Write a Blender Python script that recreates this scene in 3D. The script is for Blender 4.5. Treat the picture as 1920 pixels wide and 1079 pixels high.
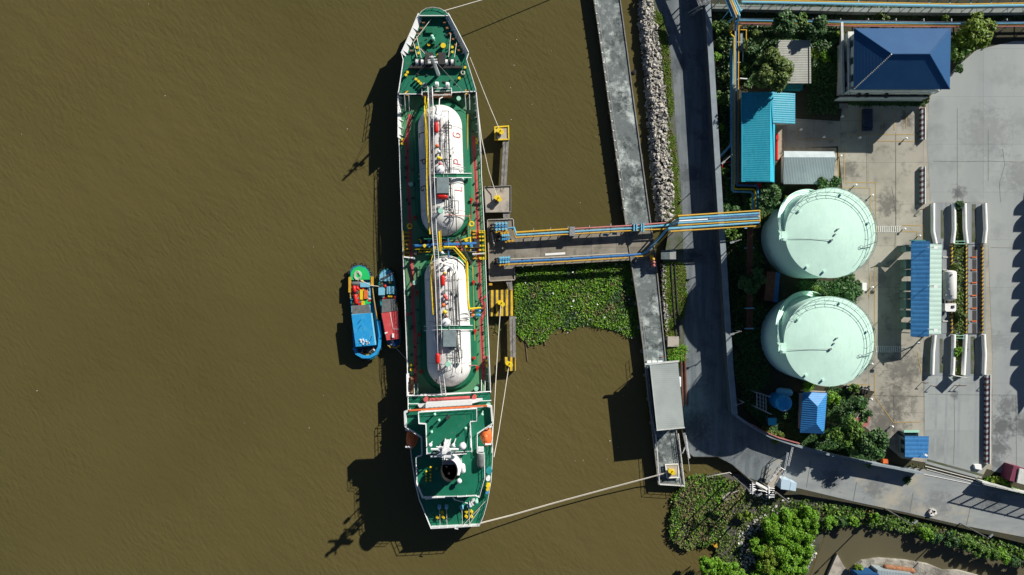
import bpy, math, random
import numpy as np
from mathutils import Vector
random.seed(7); rng = np.random.default_rng(7)
for _o in list(bpy.data.objects): bpy.data.objects.remove(_o)
SC = bpy.context.scene; COL = SC.collection
S = 0.105; HC = 134.0
WZ = -1.4            # water level; the yard is z = 0
# ------------------------------------------------------------ camera, sky, sun
cd = bpy.data.cameras.new('camera'); cam = bpy.data.objects.new('camera', cd); COL.objects.link(cam)
cam.location = (0, 0, HC); cd.sensor_width = 36; cd.lens = 36*HC/(1920*S); cd.clip_end = 6000; cd.clip_start = 1
SC.camera = cam
wd = bpy.data.worlds.new('World'); SC.world = wd; wd.use_nodes = True
nt = wd.node_tree; bg = nt.nodes['Background']; sk = nt.nodes.new('ShaderNodeTexSky')
sk.sky_type = 'NISHITA'; sk.sun_disc = False; sk.sun_elevation = math.radians(28.5); sk.sun_rotation = math.radians(45)
sk.air_density = 0.5; sk.dust_density = 0.2; sk.ozone_density = 1.0
nt.links.new(sk.outputs[0], bg.inputs[0]); bg.inputs[1].default_value = 0.05
sl = bpy.data.lights.new('sun', 'SUN'); sl.energy = 5.0; sl.angle = math.radians(0.5); sl.color = (1.0, 0.95, 0.86)
so = bpy.data.objects.new('sun', sl); COL.objects.link(so); so.location = (80, 80, 100)
so.rotation_euler = Vector((-1, -1, -1.414*math.tan(math.radians(28.5)))).to_track_quat('-Z', 'Y').to_euler()
SC.view_settings.view_transform = 'Standard'; SC.view_settings.look = 'None'; SC.view_settings.gamma = 1
SC.view_settings.exposure = 0.5
# ------------------------------------------------------------ helpers
def W(x, y, z=0.0):
    f = (HC-z)/HC
    return ((x-960)*S*f, (540-y)*S*f, z)
class M:
    def __init__(s): s.v = []; s.f = []; s.m = []
    def add(s, vs, fs, mi=0):
        b = len(s.v); s.v += [tuple(v) for v in vs]; s.f += [tuple(b+i for i in f) for f in fs]; s.m += [mi]*len(fs)
    def prism(s, pts, z0, z1, mi=0, ms=None):      # px outline seen at height z1
        w = [W(x, y, z1) for x, y in pts]; return s.wprism(w, z0, z1, mi, ms)
    def wprism(s, w, z0, z1, mi=0, ms=None):
        n = len(w); a = sum(w[i][0]*w[(i+1) % n][1]-w[(i+1) % n][0]*w[i][1] for i in range(n))
        if a < 0: w = w[::-1]
        vs = [(p[0], p[1], z1) for p in w]+[(p[0], p[1], z0) for p in w]
        s.add(vs, [tuple(range(n))], mi)
        s.add(vs, [(i, i+n, (i+1) % n+n, (i+1) % n) for i in range(n)]+[tuple(range(2*n-1, n-1, -1))], mi if ms is None else ms)
        return s
    def rect(s, x0, y0, x1, y1, z0, z1, mi=0): return s.prism([(x0, y0), (x1, y0), (x1, y1), (x0, y1)], z0, z1, mi)
    def sheet(s, pts, z, mi=0):
        w = [W(x, y, z) for x, y in pts]; n = len(w)
        a = sum(w[i][0]*w[(i+1) % n][1]-w[(i+1) % n][0]*w[i][1] for i in range(n))
        if a < 0: w = w[::-1]
        s.add(w, [tuple(range(n))], mi); return s
    def line(s, pts, w, z0, z1, mi=0):             # px polyline strip, w in px, mitred at the bends
        closed = len(pts) > 3 and pts[0] == pts[-1]; P = [Vector((x, y)) for x, y in (pts[:-1] if closed else pts)]; n = len(P); Lf = []; Rt = []
        for i in range(n):
            d0 = (P[i]-P[i-1]).normalized() if (i or closed) else None; d1 = (P[(i+1) % n]-P[i]).normalized() if (i < n-1 or closed) else None
            a = d0 or d1; b = d1 or d0; n0 = Vector((-a.y, a.x)); n1 = Vector((-b.y, b.x)); m = n0+n1
            m = n0 if m.length < .3 else m.normalized()/max(.4, m.normalized().dot(n0))
            e = Vector((0, 0)) if (d0 and d1) else (-b*w*.45 if not d0 else a*w*.45)
            Lf.append(P[i]+m*w/2+e); Rt.append(P[i]-m*w/2+e)
        for i in range(n if closed else n-1):
            k = (i+1) % n; p = [tuple(Lf[i]), tuple(Lf[k]), tuple(Rt[k]), tuple(Rt[i])]
            if z0 == z1: s.sheet(p, z1, mi)
            else: s.prism(p, z0, z1, mi)
        return s
    def box(s, c, d, rz=0, mi=0, rx=0):
        cx, cy, cz = c; a, b, h = d[0]/2, d[1]/2, d[2]/2; co, si = math.cos(rz), math.sin(rz); cr, sr = math.cos(rx), math.sin(rx)
        vs = []
        for z in (-h, h):
            for x, y in ((-a, -b), (a, -b), (a, b), (-a, b)):
                yy, zz = y*cr-z*sr, y*sr+z*cr
                vs.append((cx+x*co-yy*si, cy+x*si+yy*co, cz+zz))
        s.add(vs, [(3, 2, 1, 0), (4, 5, 6, 7), (0, 1, 5, 4), (1, 2, 6, 5), (2, 3, 7, 6), (3, 0, 4, 7)], mi); return s
    def tube(s, pts, r, n=6, mi=0, r2=None):
        P = [Vector(p) for p in pts]; k = len(P); vs = []; r2 = r if r2 is None else r2
        for i, p in enumerate(P):
            d = ((P[i]-P[i-1]).normalized() if i else Vector()) + ((P[i+1]-P[i]).normalized() if i < k-1 else Vector())
            if d.length < 1e-6: d = Vector((0, 0, 1))
            d.normalize(); u = d.cross(Vector((0, 0, 1)))
            if u.length < 1e-3: u = Vector((1, 0, 0))
            u.normalize(); v = d.cross(u); rr = r+(r2-r)*i/max(1, k-1)
            if 0 < i < k-1:
                c = max(.5, (P[i]-P[i-1]).normalized().dot(d)); 
            else: c = 1
            for j in range(n):
                a = 2*math.pi*j/n; vs.append(p+u*math.cos(a)*rr/c+v*math.sin(a)*rr)
        fs = [(i*n+j, i*n+(j+1) % n, (i+1)*n+(j+1) % n, (i+1)*n+j) for i in range(k-1) for j in range(n)]
        fs += [tuple(range(n-1, -1, -1)), tuple((k-1)*n+j for j in range(n))]
        s.add(vs, fs, mi); return s
    def pt(s, pts, r, n=6, mi=0): return s.tube([W(*p) for p in pts], r, n, mi)   # px points (x, y, z)
    def cyl(s, c, r, z0, z1, n=16, mi=0, r1=None):
        return s.tube([(c[0], c[1], z0), (c[0], c[1], z1)], r, n, mi, r1)
    def pcyl(s, x, y, r, z0, z1, n=12, mi=0, r1=None):
        w = W(x, y, z1); return s.cyl(w, r, z0, z1, n, mi, r1)
    def dome(s, c, r, h, z, n=14, k=5, mi=0):
        vs = []; 
        for i in range(k):
            a = math.pi/2*i/k; vs += [(c[0]+r*math.cos(a)*math.cos(2*math.pi*j/n), c[1]+r*math.cos(a)*math.sin(2*math.pi*j/n), z+h*math.sin(a)) for j in range(n)]
        vs.append((c[0], c[1], z+h)); T = k*n
        fs = [(i*n+j, i*n+(j+1) % n, (i+1)*n+(j+1) % n, (i+1)*n+j) for i in range(k-1) for j in range(n)]
        fs += [((k-1)*n+j, (k-1)*n+(j+1) % n, T) for j in range(n)]
        s.add(vs, fs, mi); return s
    def capsule(s, a, b, r, n=14, k=4, mi=0, flat=1.0):
        A, B = Vector(a), Vector(b); d = (B-A).normalized(); L = (B-A).length; pts = []; rad = []
        for i in range(k+1):
            t = math.pi/2*i/k; pts.append(A-d*r*flat*math.cos(t)); rad.append(max(r*math.sin(t), .01))
        for i in range(k+1):
            t = math.pi/2*(1-i/k); pts.append(B+d*r*flat*math.cos(t)); rad.append(max(r*math.sin(t), .01))
        u = d.cross(Vector((0, 0, 1))); u = Vector((1, 0, 0)) if u.length < 1e-3 else u.normalized(); v = d.cross(u); vs = []
        for p, q in zip(pts, rad): vs += [p+u*math.cos(2*math.pi*j/n)*q+v*math.sin(2*math.pi*j/n)*q for j in range(n)]
        K = len(pts); s.add(vs, [(i*n+j, i*n+(j+1) % n, (i+1)*n+(j+1) % n, (i+1)*n+j) for i in range(K-1) for j in range(n)], mi); return s
    def rail(s, pts, z, h=1.0, r=.04, step=2.0, bars=2, mi=0, n=4):   # px polyline seen at height z
        w = [Vector(W(x, y, z)) for x, y in pts]
        for b in range(bars): s.tube([p+Vector((0, 0, h*(b+1)/bars)) for p in w], r, n, mi)
        for p, q in zip(w[:-1], w[1:]):
            k = max(1, round((q-p).length/step))
            for i in range(k+1):
                c = p.lerp(q, i/k); s.tube([c, c+Vector((0, 0, h))], r, n, mi)
        return s
OFF = {}
def tag(o, label=None, cat=None, group=None, kind=None):
    if label: o['label'] = label
    if cat: o['category'] = cat
    if group: o['group'] = group
    if kind: o['kind'] = kind
    return o
def ob(name, m, mats, parent=None, smooth=False, at=None):
    off = OFF[parent.name] if parent is not None else (at or (0, 0, 0))
    me = bpy.data.meshes.new(name)
    v = np.array(m.v, dtype=np.float64)-np.array(off)
    me.from_pydata([tuple(q) for q in v], [], m.f)
    if not isinstance(mats, (list, tuple)): mats = [mats]
    for q in mats: me.materials.append(q)
    if len(mats) > 1: me.polygons.foreach_set('material_index', m.m)
    if smooth: me.polygons.foreach_set('use_smooth', [True]*len(me.polygons)); 
    me.update()
    if smooth: me.set_sharp_from_angle(angle=math.radians(40))
    o = bpy.data.objects.new(name, me); COL.objects.link(o)
    if parent is not None: o.parent = parent
    else: o.location = off
    OFF[o.name] = off
    return o
def thing(name, label, cat, loc, group=None):
    o = bpy.data.objects.new(name, None); COL.objects.link(o); o.location = loc; o.empty_display_size = .5
    OFF[o.name] = tuple(loc); return tag(o, label, cat, group)
def solo(name, m, mats, label, cat, loc, group=None, smooth=False):
    return tag(ob(name, m, mats, None, smooth, at=loc), label, cat, group)
def struct(name, m, mats, kind='structure'):
    return tag(ob(name, m, mats), kind=kind)
def copy_tree(o, loc, rz=0, label=None, parent=None):
    c = o.copy(); COL.objects.link(c)
    if parent is None: c.location = loc; c.rotation_euler = (0, 0, rz)
    else: c.parent = parent
    if label: c['label'] = label
    for ch in list(o.children): copy_tree(ch, None, parent=c)
    return c
# ------------------------------------------------------------ materials
def mat(name, col, rough=.7, col2=None, sc=1.0, lo=.35, hi=.65, detail=6, metal=0, bump=0, bsc=None, spec=.4,
        stretch=None, col3=None, sc3=.1, lo3=.45, hi3=.6, wave=None, brick=None, island=0, coat=0, dirt=0, blots=None, nr=.6):
    m = bpy.data.materials.new(name); m.use_nodes = True; n = m.node_tree.nodes; L = m.node_tree.links
    b = n['Principled BSDF']; b.inputs['Roughness'].default_value = rough; b.inputs['Metallic'].default_value = metal
    b.inputs['Specular IOR Level'].default_value = spec; b.inputs['Coat Weight'].default_value = coat
    tc = n.new('ShaderNodeTexCoord'); co = tc.outputs['Object']
    def mapped(st):
        mp = n.new('ShaderNodeMapping'); mp.inputs['Scale'].default_value = st[:3]
        if len(st) > 3: mp.inputs['Rotation'].default_value = (0, 0, math.radians(st[3]))
        L.new(co, mp.inputs[0]); return mp.outputs[0]
    def noise(scale, st=None, det=6, lo=.35, hi=.65, nr=nr):
        t = n.new('ShaderNodeTexNoise'); t.inputs['Scale'].default_value = scale; t.inputs['Detail'].default_value = det; t.inputs['Roughness'].default_value = nr
        L.new(mapped(st) if st else co, t.inputs['Vector'])
        r = n.new('ShaderNodeMapRange'); r.inputs[1].default_value = lo; r.inputs[2].default_value = hi
        L.new(t.outputs[0], r.inputs[0]); return r.outputs[0], t.outputs[0]
    def mix(f, a, c, typ='MIX'):
        x = n.new('ShaderNodeMix'); x.data_type = 'RGBA'; x.blend_type = typ
        if isinstance(f, float): x.inputs[0].default_value = f
        else: L.new(f, x.inputs[0])
        for i, q in ((6, a), (7, c)):
            if isinstance(q, tuple): x.inputs[i].default_value = (*q, 1)
            else: L.new(q, x.inputs[i])
        return x.outputs[2]
    out = col
    if col2: out = mix(noise(sc, stretch, detail, lo, hi)[0], col, col2)
    if col3: out = mix(noise(sc3, None, 4, lo3, hi3)[0], out, col3)
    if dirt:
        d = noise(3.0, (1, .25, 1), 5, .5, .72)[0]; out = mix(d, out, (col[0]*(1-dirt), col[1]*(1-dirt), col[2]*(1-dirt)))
    if brick:
        w, h, mort, c = brick[:4]; t = n.new('ShaderNodeTexBrick'); t.offset = 0; t.inputs['Scale'].default_value = 1
        t.inputs['Brick Width'].default_value = w; t.inputs['Row Height'].default_value = h; t.inputs['Mortar Size'].default_value = mort
        t.inputs['Color1'].default_value = (1, 1, 1, 1); t.inputs['Color2'].default_value = (brick[4],)*3+(1,); t.inputs['Mortar'].default_value = (c, c, c, 1)
        L.new(co, t.inputs[0]); out = mix(1.0, out, t.outputs[0], 'MULTIPLY')
    if island:
        g = n.new('ShaderNodeNewGeometry'); r = n.new('ShaderNodeMapRange'); r.inputs[3].default_value = 1-island; r.inputs[4].default_value = 1+island
        L.new(g.outputs['Random Per Island'], r.inputs[0])
        h = n.new('ShaderNodeHueSaturation'); L.new(r.outputs[0], h.inputs['Value'])
        r2 = n.new('ShaderNodeMapRange'); r2.inputs[3].default_value = .475; r2.inputs[4].default_value = .52
        w = n.new('ShaderNodeMath'); w.operation = 'FRACT'; w2 = n.new('ShaderNodeMath'); w2.operation = 'MULTIPLY'; w2.inputs[1].default_value = 17.3
        L.new(g.outputs['Random Per Island'], w2.inputs[0]); L.new(w2.outputs[0], w.inputs[0]); L.new(w.outputs[0], r2.inputs[0]); L.new(r2.outputs[0], h.inputs['Hue'])
        if isinstance(out, tuple): h.inputs['Color'].default_value = (*out, 1)
        else: L.new(out, h.inputs['Color'])
        out = h.outputs[0]
    for (bx, by, br, amt) in (blots or []):
        w_ = W(bx, by); vd = n.new('ShaderNodeVectorMath'); vd.operation = 'DISTANCE'; L.new(co, vd.inputs[0]); vd.inputs[1].default_value = (w_[0], w_[1], 0)
        r = n.new('ShaderNodeMapRange'); r.inputs[1].default_value = br*S; r.inputs[2].default_value = 0; L.new(vd.outputs['Value'], r.inputs[0])
        _, nz = noise(.9, None, 12, nr=.72); ad = n.new('ShaderNodeMath'); ad.operation = 'MULTIPLY_ADD'; L.new(r.outputs[0], ad.inputs[0]); ad.inputs[1].default_value = .45; L.new(nz, ad.inputs[2])
        r2 = n.new('ShaderNodeMapRange'); r2.inputs[1].default_value = .66; r2.inputs[2].default_value = .86; r2.inputs[4].default_value = amt; L.new(ad.outputs[0], r2.inputs[0])
        out = mix(r2.outputs[0], out, (col[0]*.28, col[1]*.28, col[2]*.3))
    hgt = None
    if wave:
        t = n.new('ShaderNodeTexWave'); t.bands_direction = wave[0]; t.inputs['Scale'].default_value = .314/wave[1]
        L.new(co, t.inputs[0]); hgt = t.outputs[1]; bump = wave[2]
        r = n.new('ShaderNodeMapRange'); r.inputs[1].default_value = 0; r.inputs[2].default_value = .35; r.inputs[3].default_value = wave[3]; r.inputs[4].default_value = 1
        L.new(hgt, r.inputs[0]); v = n.new('ShaderNodeCombineColor'); [L.new(r.outputs[0], v.inputs[i]) for i in range(3)]
        out = mix(1.0, out, v.outputs[0], 'MULTIPLY')
    elif bump: hgt = noise(bsc or sc, stretch)[1]
    if bump:
        bn = n.new('ShaderNodeBump'); bn.inputs['Strength'].default_value = bump if not wave else .6; bn.inputs['Distance'].default_value = .3 if not wave else wave[2]
        L.new(hgt, bn.inputs['Height']); L.new(bn.outputs[0], b.inputs['Normal'])
    if isinstance(out, tuple): b.inputs['Base Color'].default_value = (*out, 1)
    else: L.new(out, b.inputs['Base Color'])
    return m
MT = dict(
 water=mat('river_water', (.084,.071,.024), .16, (.106,.090,.033), .022, .3, .7, spec=.25, col3=(.112,.09,.034), sc3=.006, lo3=.42, hi3=.7),
 canal=mat('canal_water', (.085,.08,.05), .2, (.12,.105,.06), .06, .3, .7, bump=.05, bsc=.5, spec=.25),
 pier=mat('weathered_pier_concrete', (.06,.075,.075), .85, (.50,.55,.53), .42, .46, .62, 14, nr=.76, col3=(.14,.165,.165), sc3=.3, lo3=.44, hi3=.6, bump=.2, bsc=2),
 jetty=mat('brown_jetty_concrete', (.20,.175,.135), .85, (.30,.275,.23), .35, .35, .7, 8, col3=(.12,.115,.10), sc3=.5, lo3=.5, hi3=.72, brick=(5, 6.1, .05, .55, .82)),
 pad=mat('pale_pad_concrete', (.42,.38,.32), .85, (.22,.2,.18), .45, .5, .68, 7),
 walk=mat('walkway_concrete', (.26,.25,.225), .85, (.19,.18,.16), 1.2),
 yard=mat('yard_concrete', (.395,.375,.315), .85, (.28,.265,.22), .16, .4, .7, 8, col3=(.14,.145,.13), sc3=.32, lo3=.56, hi3=.74, brick=(5.4, 8.2, .05, .70, .90), blots=[(1665, 385, 45, .8), (1690, 690, 70, .8), (1660, 790, 80, .85), (1680, 745, 50, .7), (1590, 320, 40, .7), (1700, 225, 32, .9), (1650, 520, 40, .5), (1690, 560, 50, .4)]),
 apron=mat('apron_concrete', (.345,.37,.36), .8, (.28,.31,.315), .07, .35, .65, 8, stretch=(1.6,.35,1), col3=(.20,.225,.23), sc3=.14, lo3=.5, hi3=.8, brick=(11.6, 9.4, .04, .74, .90), blots=[(1878, 800, 45, .9), (1890, 760, 40, .7), (1872, 840, 40, .8), (1915, 800, 40, .8), (1797, 362, 26, .9), (1865, 870, 26, .7), (1866, 640, 40, .35), (1790, 742, 16, .7), (1765, 600, 120, .25), (1850, 250, 90, .3), (1910, 330, 60, .4)]),
 lane=mat('lane_concrete', (.26,.29,.30), .8, (.20,.22,.235), .4, .4, .65, 6, stretch=(3,.2,1)),
 road=mat('road_concrete', (.11,.135,.15), .85, (.21,.23,.24), .3, .38, .66, 12, nr=.7, stretch=(2.6,.25,1), col3=(.085,.10,.11), sc3=.25, lo3=.5, hi3=.72, bump=.1, bsc=2, blots=[(1300, 800, 60, .6), (1275, 120, 40, .5), (1300, 480, 30, .6), (1290, 330, 40, .5)]),
 street=mat('street_concrete', (.29,.31,.305), .85, (.215,.24,.25), .3, .38, .66, 12, nr=.72, stretch=(.5,1.6,1), col3=(.37,.345,.28), sc3=.07, lo3=.5, hi3=.62, blots=[(1640, 915, 40, .5), (1760, 945, 50, .4), (1860, 940, 40, .5), (1560, 900, 40, .6), (1700, 950, 40, .3)]),
 soil=mat('dark_soil', (.035,.04,.02), .95, (.06,.05,.03), .3, bump=.4, bsc=3),
 mud=mat('mud', (.085,.08,.055), .8, (.045,.055,.03), .25, .4, .6, 8, col3=(.10,.09,.085), sc3=.12, bump=.3, bsc=2),
 sand=mat('pale_rubble_ground', (.38,.36,.31), .9, (.16,.15,.13), .4, .42, .62, 8, bump=.5, bsc=3),
 gravel=mat('gravel_verge', (.12,.125,.11), .9, (.07,.09,.035), .4, .4, .6, bump=.3, bsc=4),
 beige=mat('beige_paving', (.42,.38,.29), .85, (.28,.25,.18), .7),
 rock=mat('riprap_stone', (.46,.44,.39), .9, (.25,.24,.20), .8, .45, .7, bump=.5, bsc=3, island=.25),
 walld=mat('shade_painted_wall_face', (.07,.085,.095), .9, (.05,.06,.07), .6),  # dark copy of the wall colour, shade of the river-side face painted in
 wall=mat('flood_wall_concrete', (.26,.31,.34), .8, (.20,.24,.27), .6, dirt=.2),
 cream=mat('cream_wall_paint', (.62,.64,.60), .7, (.5,.52,.49), 1.2, dirt=.25),
 grey=mat('galvanised_steel', (.33,.35,.36), .5, (.22,.23,.24), 2, metal=.2),
 dark=mat('dark_steel', (.03,.032,.035), .5, (.06,.055,.05), 3),
 black=mat('black_rubber', (.012,.012,.012), .8),
 white=mat('white_paint', (.82,.82,.80), .5, (.70,.69,.65), .7, .5, .75),
 shipwhite=mat('ship_white_paint', (.70,.72,.72), .45, (.58,.56,.50), 1.3, .58, .8),
 gastank=mat('cargo_tank_white', (.72,.72,.70), .5, (.50,.47,.40), .5, .5, .75, 10, stretch=(2.4,.5,1), nr=.7, dirt=.25),  # grey streaks are dirt and also stand in for catwalk shade
 green=mat('forecastle_green_deck', (.004,.135,.072), .6, (.008,.17,.10), .5, .4, .7, col3=(.05,.14,.09), sc3=1.2, lo3=.58, hi3=.75),
 dgreen=mat('main_deck_green', (.065,.25,.12), .65, (.11,.26,.13), .35, .4, .7, col3=(.15,.19,.09), sc3=.3, lo3=.5, hi3=.72),
 trunk=mat('trunk_deck_green', (.006,.115,.055), .55, (.008,.14,.07), .4),
 lanered=mat('red_walkway_paint', (.56,.105,.10), .65, (.46,.08,.08), .8),
 red=mat('red_paint', (.62,.015,.012), .4, (.45,.02,.015), 2),
 orange=mat('lifeboat_orange', (.75,.18,.045), .45, (.6,.13,.035), 1.5),
 rust=mat('rusty_steel', (.20,.075,.03), .85, (.33,.17,.09), 1.5),
 brown=mat('rust_brown_pipe', (.10,.035,.022), .7, (.16,.06,.035), 1.5),
 yellow=mat('safety_yellow', (.76,.56,.02), .55, (.55,.36,.02), 2, .5, .8),
 amber=mat('pipe_yellow', (.62,.36,.035), .5, (.5,.28,.03), 2),
 cyan=mat('pipe_light_blue', (.16,.42,.58), .45, (.11,.33,.48), 1),
 blue=mat('pipe_blue', (.04,.19,.46), .45, (.03,.14,.36), 1),
 pink=mat('pipe_faded_red', (.45,.17,.16), .6, (.35,.12,.11), 1),
 pipecream=mat('pipe_cream', (.5,.45,.36), .6, (.35,.31,.25), 2),
 valve=mat('valve_blue', (.035,.22,.48), .45, (.08,.3,.5), 5),
 mint=mat('storage_tank_mint', (.60,.86,.735), .7, (.555,.80,.69), .35, .4, .6, spec=.2, col3=(.51,.75,.64), sc3=.12, lo3=.45, hi3=.7, bump=.12, bsc=.35, dirt=.12),
 mintdome=mat('mint_fitting', (.35,.68,.52), .5, (.3,.6,.46), 2),
 lblue=mat('light_blue_paint', (.16,.45,.62), .5, (.2,.48,.62), 2),
 bblue=mat('boat_blue', (.02,.31,.66), .5, (.06,.36,.62), 1.1, .5, .75, dirt=.3),
 hullblue=mat('boat_hull_blue', (.015,.13,.42), .5, (.02,.1,.3), 1.5),
 bgreen=mat('boat_green', (.02,.55,.14), .5, (.02,.45,.12), .7),
 bred=mat('boat_red', (.58,.07,.075), .6, (.55,.14,.13), 1.1, .5, .75, dirt=.3),
 tarp=mat('grey_tarpaulin', (.10,.115,.115), .8, (.16,.17,.17), 1.5),
 housegrey=mat('ship_house_grey', (.22,.28,.29), .6, (.16,.2,.21), 1),
 teal=mat('teal_paint', (.02,.26,.27), .5, (.02,.2,.22), 2),
 roofcyan=mat('cyan_metal_roof', (.012,.30,.43), .45, (.03,.34,.46), .25, dirt=.18, wave=('Y',.42,.03,.80)),
 ridgecyan=mat('cyan_ridge_cap', (.03,.42,.58), .4),
 roofgrey=mat('pale_grey_metal_roof', (.40,.41,.37), .5, (.31,.32,.28), .3, dirt=.2, wave=('Y',.45,.03,.82)),
 roofsilver=mat('silver_metal_roof', (.33,.40,.42), .4, (.27,.33,.36), .3, wave=('X',.3,.04,.72)),
 roofpier=mat('pier_hut_metal_roof', (.42,.46,.44), .45, (.33,.37,.36), .2, wave=('Y',.38,.02,.90)),
 roofnavy=mat('navy_metal_roof', (.013,.072,.19), .65, (.018,.085,.21), .2, spec=.2, wave=('X',.45,.008,.95)),
 roofblue=mat('blue_metal_roof', (.05,.22,.52), .45, (.075,.26,.55), .4, dirt=.2, wave=('Y',.84,.04,.78)),
 roofmint=mat('mint_metal_roof', (.46,.63,.56), .5, (.42,.57,.51), .4, wave=('Y',.9,.04,.85)),
 rooftile=mat('blue_tiled_roof', (.05,.26,.60), .45, (.04,.22,.52), 1, wave=('Y',.42,.05,.75)),
 glass=mat('dark_window_glass', (.02,.045,.06), .1, spec=.6),
 leaf=mat('leaf_mid_green', (.07,.15,.016), .55, island=.45, spec=.3),
 leafd=mat('leaf_dark_green', (.038,.10,.022), .55, island=.45, spec=.3),
 leafy=mat('leaf_yellow_green', (.125,.20,.012), .55, island=.4, spec=.3),
 leafo=mat('leaf_olive', (.085,.135,.022), .55, island=.45, spec=.3),
 leafb=mat('leaf_bright_green', (.10,.235,.008), .55, island=.4, spec=.3),
 hya=mat('water_hyacinth_leaf', (.065,.14,.016), .5, (.13,.10,.045), .28, .5, .66, island=.6, spec=.3),
 grass=mat('grass_blades', (.09,.16,.012), .7, (.14,.13,.04), .5, .45, .7, island=.4, spec=.2),
 mat_=mat('floating_mat', (.03,.045,.015), .9, (.075,.06,.035), .35, .4, .62, 8, bump=.4, bsc=2),
 bark=mat('bark', (.10,.08,.055), .9, (.06,.05,.035), 4),
 rope=mat('mooring_rope', (.66,.62,.54), .85),
 stain=mat('oil_stain', (.10,.11,.11), .8),
 purple=mat('kiosk_maroon', (.17,.035,.07), .7, dirt=.2),
 line=mat('worn_yellow_paint', (.50,.33,.08), .8, (.38,.30,.14), 2, .45, .65),
 wline=mat('worn_white_paint', (.62,.62,.58), .8, (.4,.4,.36), 2, .5, .7),
 wood=mat('driftwood', (.16,.11,.07), .9, (.10,.07,.045), 3),
 litter=mat('white_litter', (.62,.60,.56), .8, island=.3),
 carblue=mat('car_paint_navy', (.006,.014,.035), .25, coat=.6),
 skin=mat('skin', (.35,.2,.13), .6),
)
# fine wind ripples on the river
m = MT['water']; n = m.node_tree.nodes; L = m.node_tree.links; tc = [q for q in n if q.type == 'TEX_COORD'][0]
prev = None
for sc_, st, rz_, dist in ((1.5, (2.1, 1, 1), -52, .10), (.33, (1.7, 1, 1), -32, .16), (3.6, (1.5, 1, 1), -60, .03)):
    mp = n.new('ShaderNodeMapping'); mp.vector_type = 'TEXTURE'; mp.inputs['Scale'].default_value = st; mp.inputs['Rotation'].default_value = (0, 0, math.radians(rz_)); L.new(tc.outputs['Object'], mp.inputs[0])
    t = n.new('ShaderNodeTexNoise'); t.inputs['Scale'].default_value = sc_; t.inputs['Detail'].default_value = 4; L.new(mp.outputs[0], t.inputs['Vector'])
    b = n.new('ShaderNodeBump'); b.inputs['Distance'].default_value = dist; L.new(t.outputs[0], b.inputs['Height'])
    t2 = n.new('ShaderNodeTexNoise'); t2.inputs['Scale'].default_value = .035 if sc_ > 1 else .015; t2.inputs['Detail'].default_value = 3; L.new(tc.outputs['Object'], t2.inputs['Vector'])
    r2 = n.new('ShaderNodeMapRange'); r2.inputs[1].default_value = .35; r2.inputs[2].default_value = .62; r2.inputs[3].default_value = .3; r2.inputs[4].default_value = 1; L.new(t2.outputs[0], r2.inputs[0]); L.new(r2.outputs[0], b.inputs['Strength'])
    if prev: L.new(prev, b.inputs['Normal'])
    prev = b.outputs[0]
L.new(prev, n['Principled BSDF'].inputs['Normal'])
# hazard stripes shared by kerbs and barriers
def stripes(name, c1, c2, period, ang, duty=.5):
    m = bpy.data.materials.new(name); m.use_nodes = True; n = m.node_tree.nodes; L = m.node_tree.links
    tc = n.new('ShaderNodeTexCoord'); mp = n.new('ShaderNodeMapping'); mp.inputs['Rotation'].default_value = (0, 0, math.radians(ang)); L.new(tc.outputs['Object'], mp.inputs[0])
    s = n.new('ShaderNodeSeparateXYZ'); L.new(mp.outputs[0], s.inputs[0])
    d = n.new('ShaderNodeMath'); d.operation = 'DIVIDE'; d.inputs[1].default_value = period; L.new(s.outputs[0], d.inputs[0])
    f = n.new('ShaderNodeMath'); f.operation = 'FRACT'; L.new(d.outputs[0], f.inputs[0])
    g = n.new('ShaderNodeMath'); g.operation = 'GREATER_THAN'; g.inputs[1].default_value = duty; L.new(f.outputs[0], g.inputs[0])
    x = n.new('ShaderNodeMix'); x.data_type = 'RGBA'; x.inputs[6].default_value = (*c1, 1); x.inputs[7].default_value = (*c2, 1); L.new(g.outputs[0], x.inputs[0])
    nz = n.new('ShaderNodeTexNoise'); nz.inputs['Scale'].default_value = 1.5; nz.inputs['Detail'].default_value = 6; L.new(tc.outputs['Object'], nz.inputs[0])
    r = n.new('ShaderNodeMapRange'); r.inputs[1].default_value = .3; r.inputs[2].default_value = .6; r.inputs[3].default_value = .6; L.new(nz.outputs[0], r.inputs[0])
    y = n.new('ShaderNodeMix'); y.data_type = 'RGBA'; y.blend_type = 'MULTIPLY'; y.inputs[0].default_value = 1; L.new(x.outputs[2], y.inputs[6])
    v = n.new('ShaderNodeCombineColor'); [L.new(r.outputs[0], v.inputs[i]) for i in range(3)]; L.new(v.outputs[0], y.inputs[7])
    b = n['Principled BSDF']; b.inputs['Roughness'].default_value = .7; L.new(y.outputs[2], b.inputs['Base Color']); return m
MT['hazx'] = stripes('yellow_black_stripes', (.72,.47,.02), (.03,.03,.028), .965, 0)
MT['hazd'] = stripes('yellow_black_diagonal', (.65,.40,.04), (.04,.035,.03), .55, 45)
MT['rw'] = stripes('maroon_white_stripes', (.11,.04,.055), (.40,.42,.43), 1.02, 72)
MT['plank'] = stripes('walkway_planks', (.28,.265,.235), (.23,.22,.20), 1.6, 60)
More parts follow.
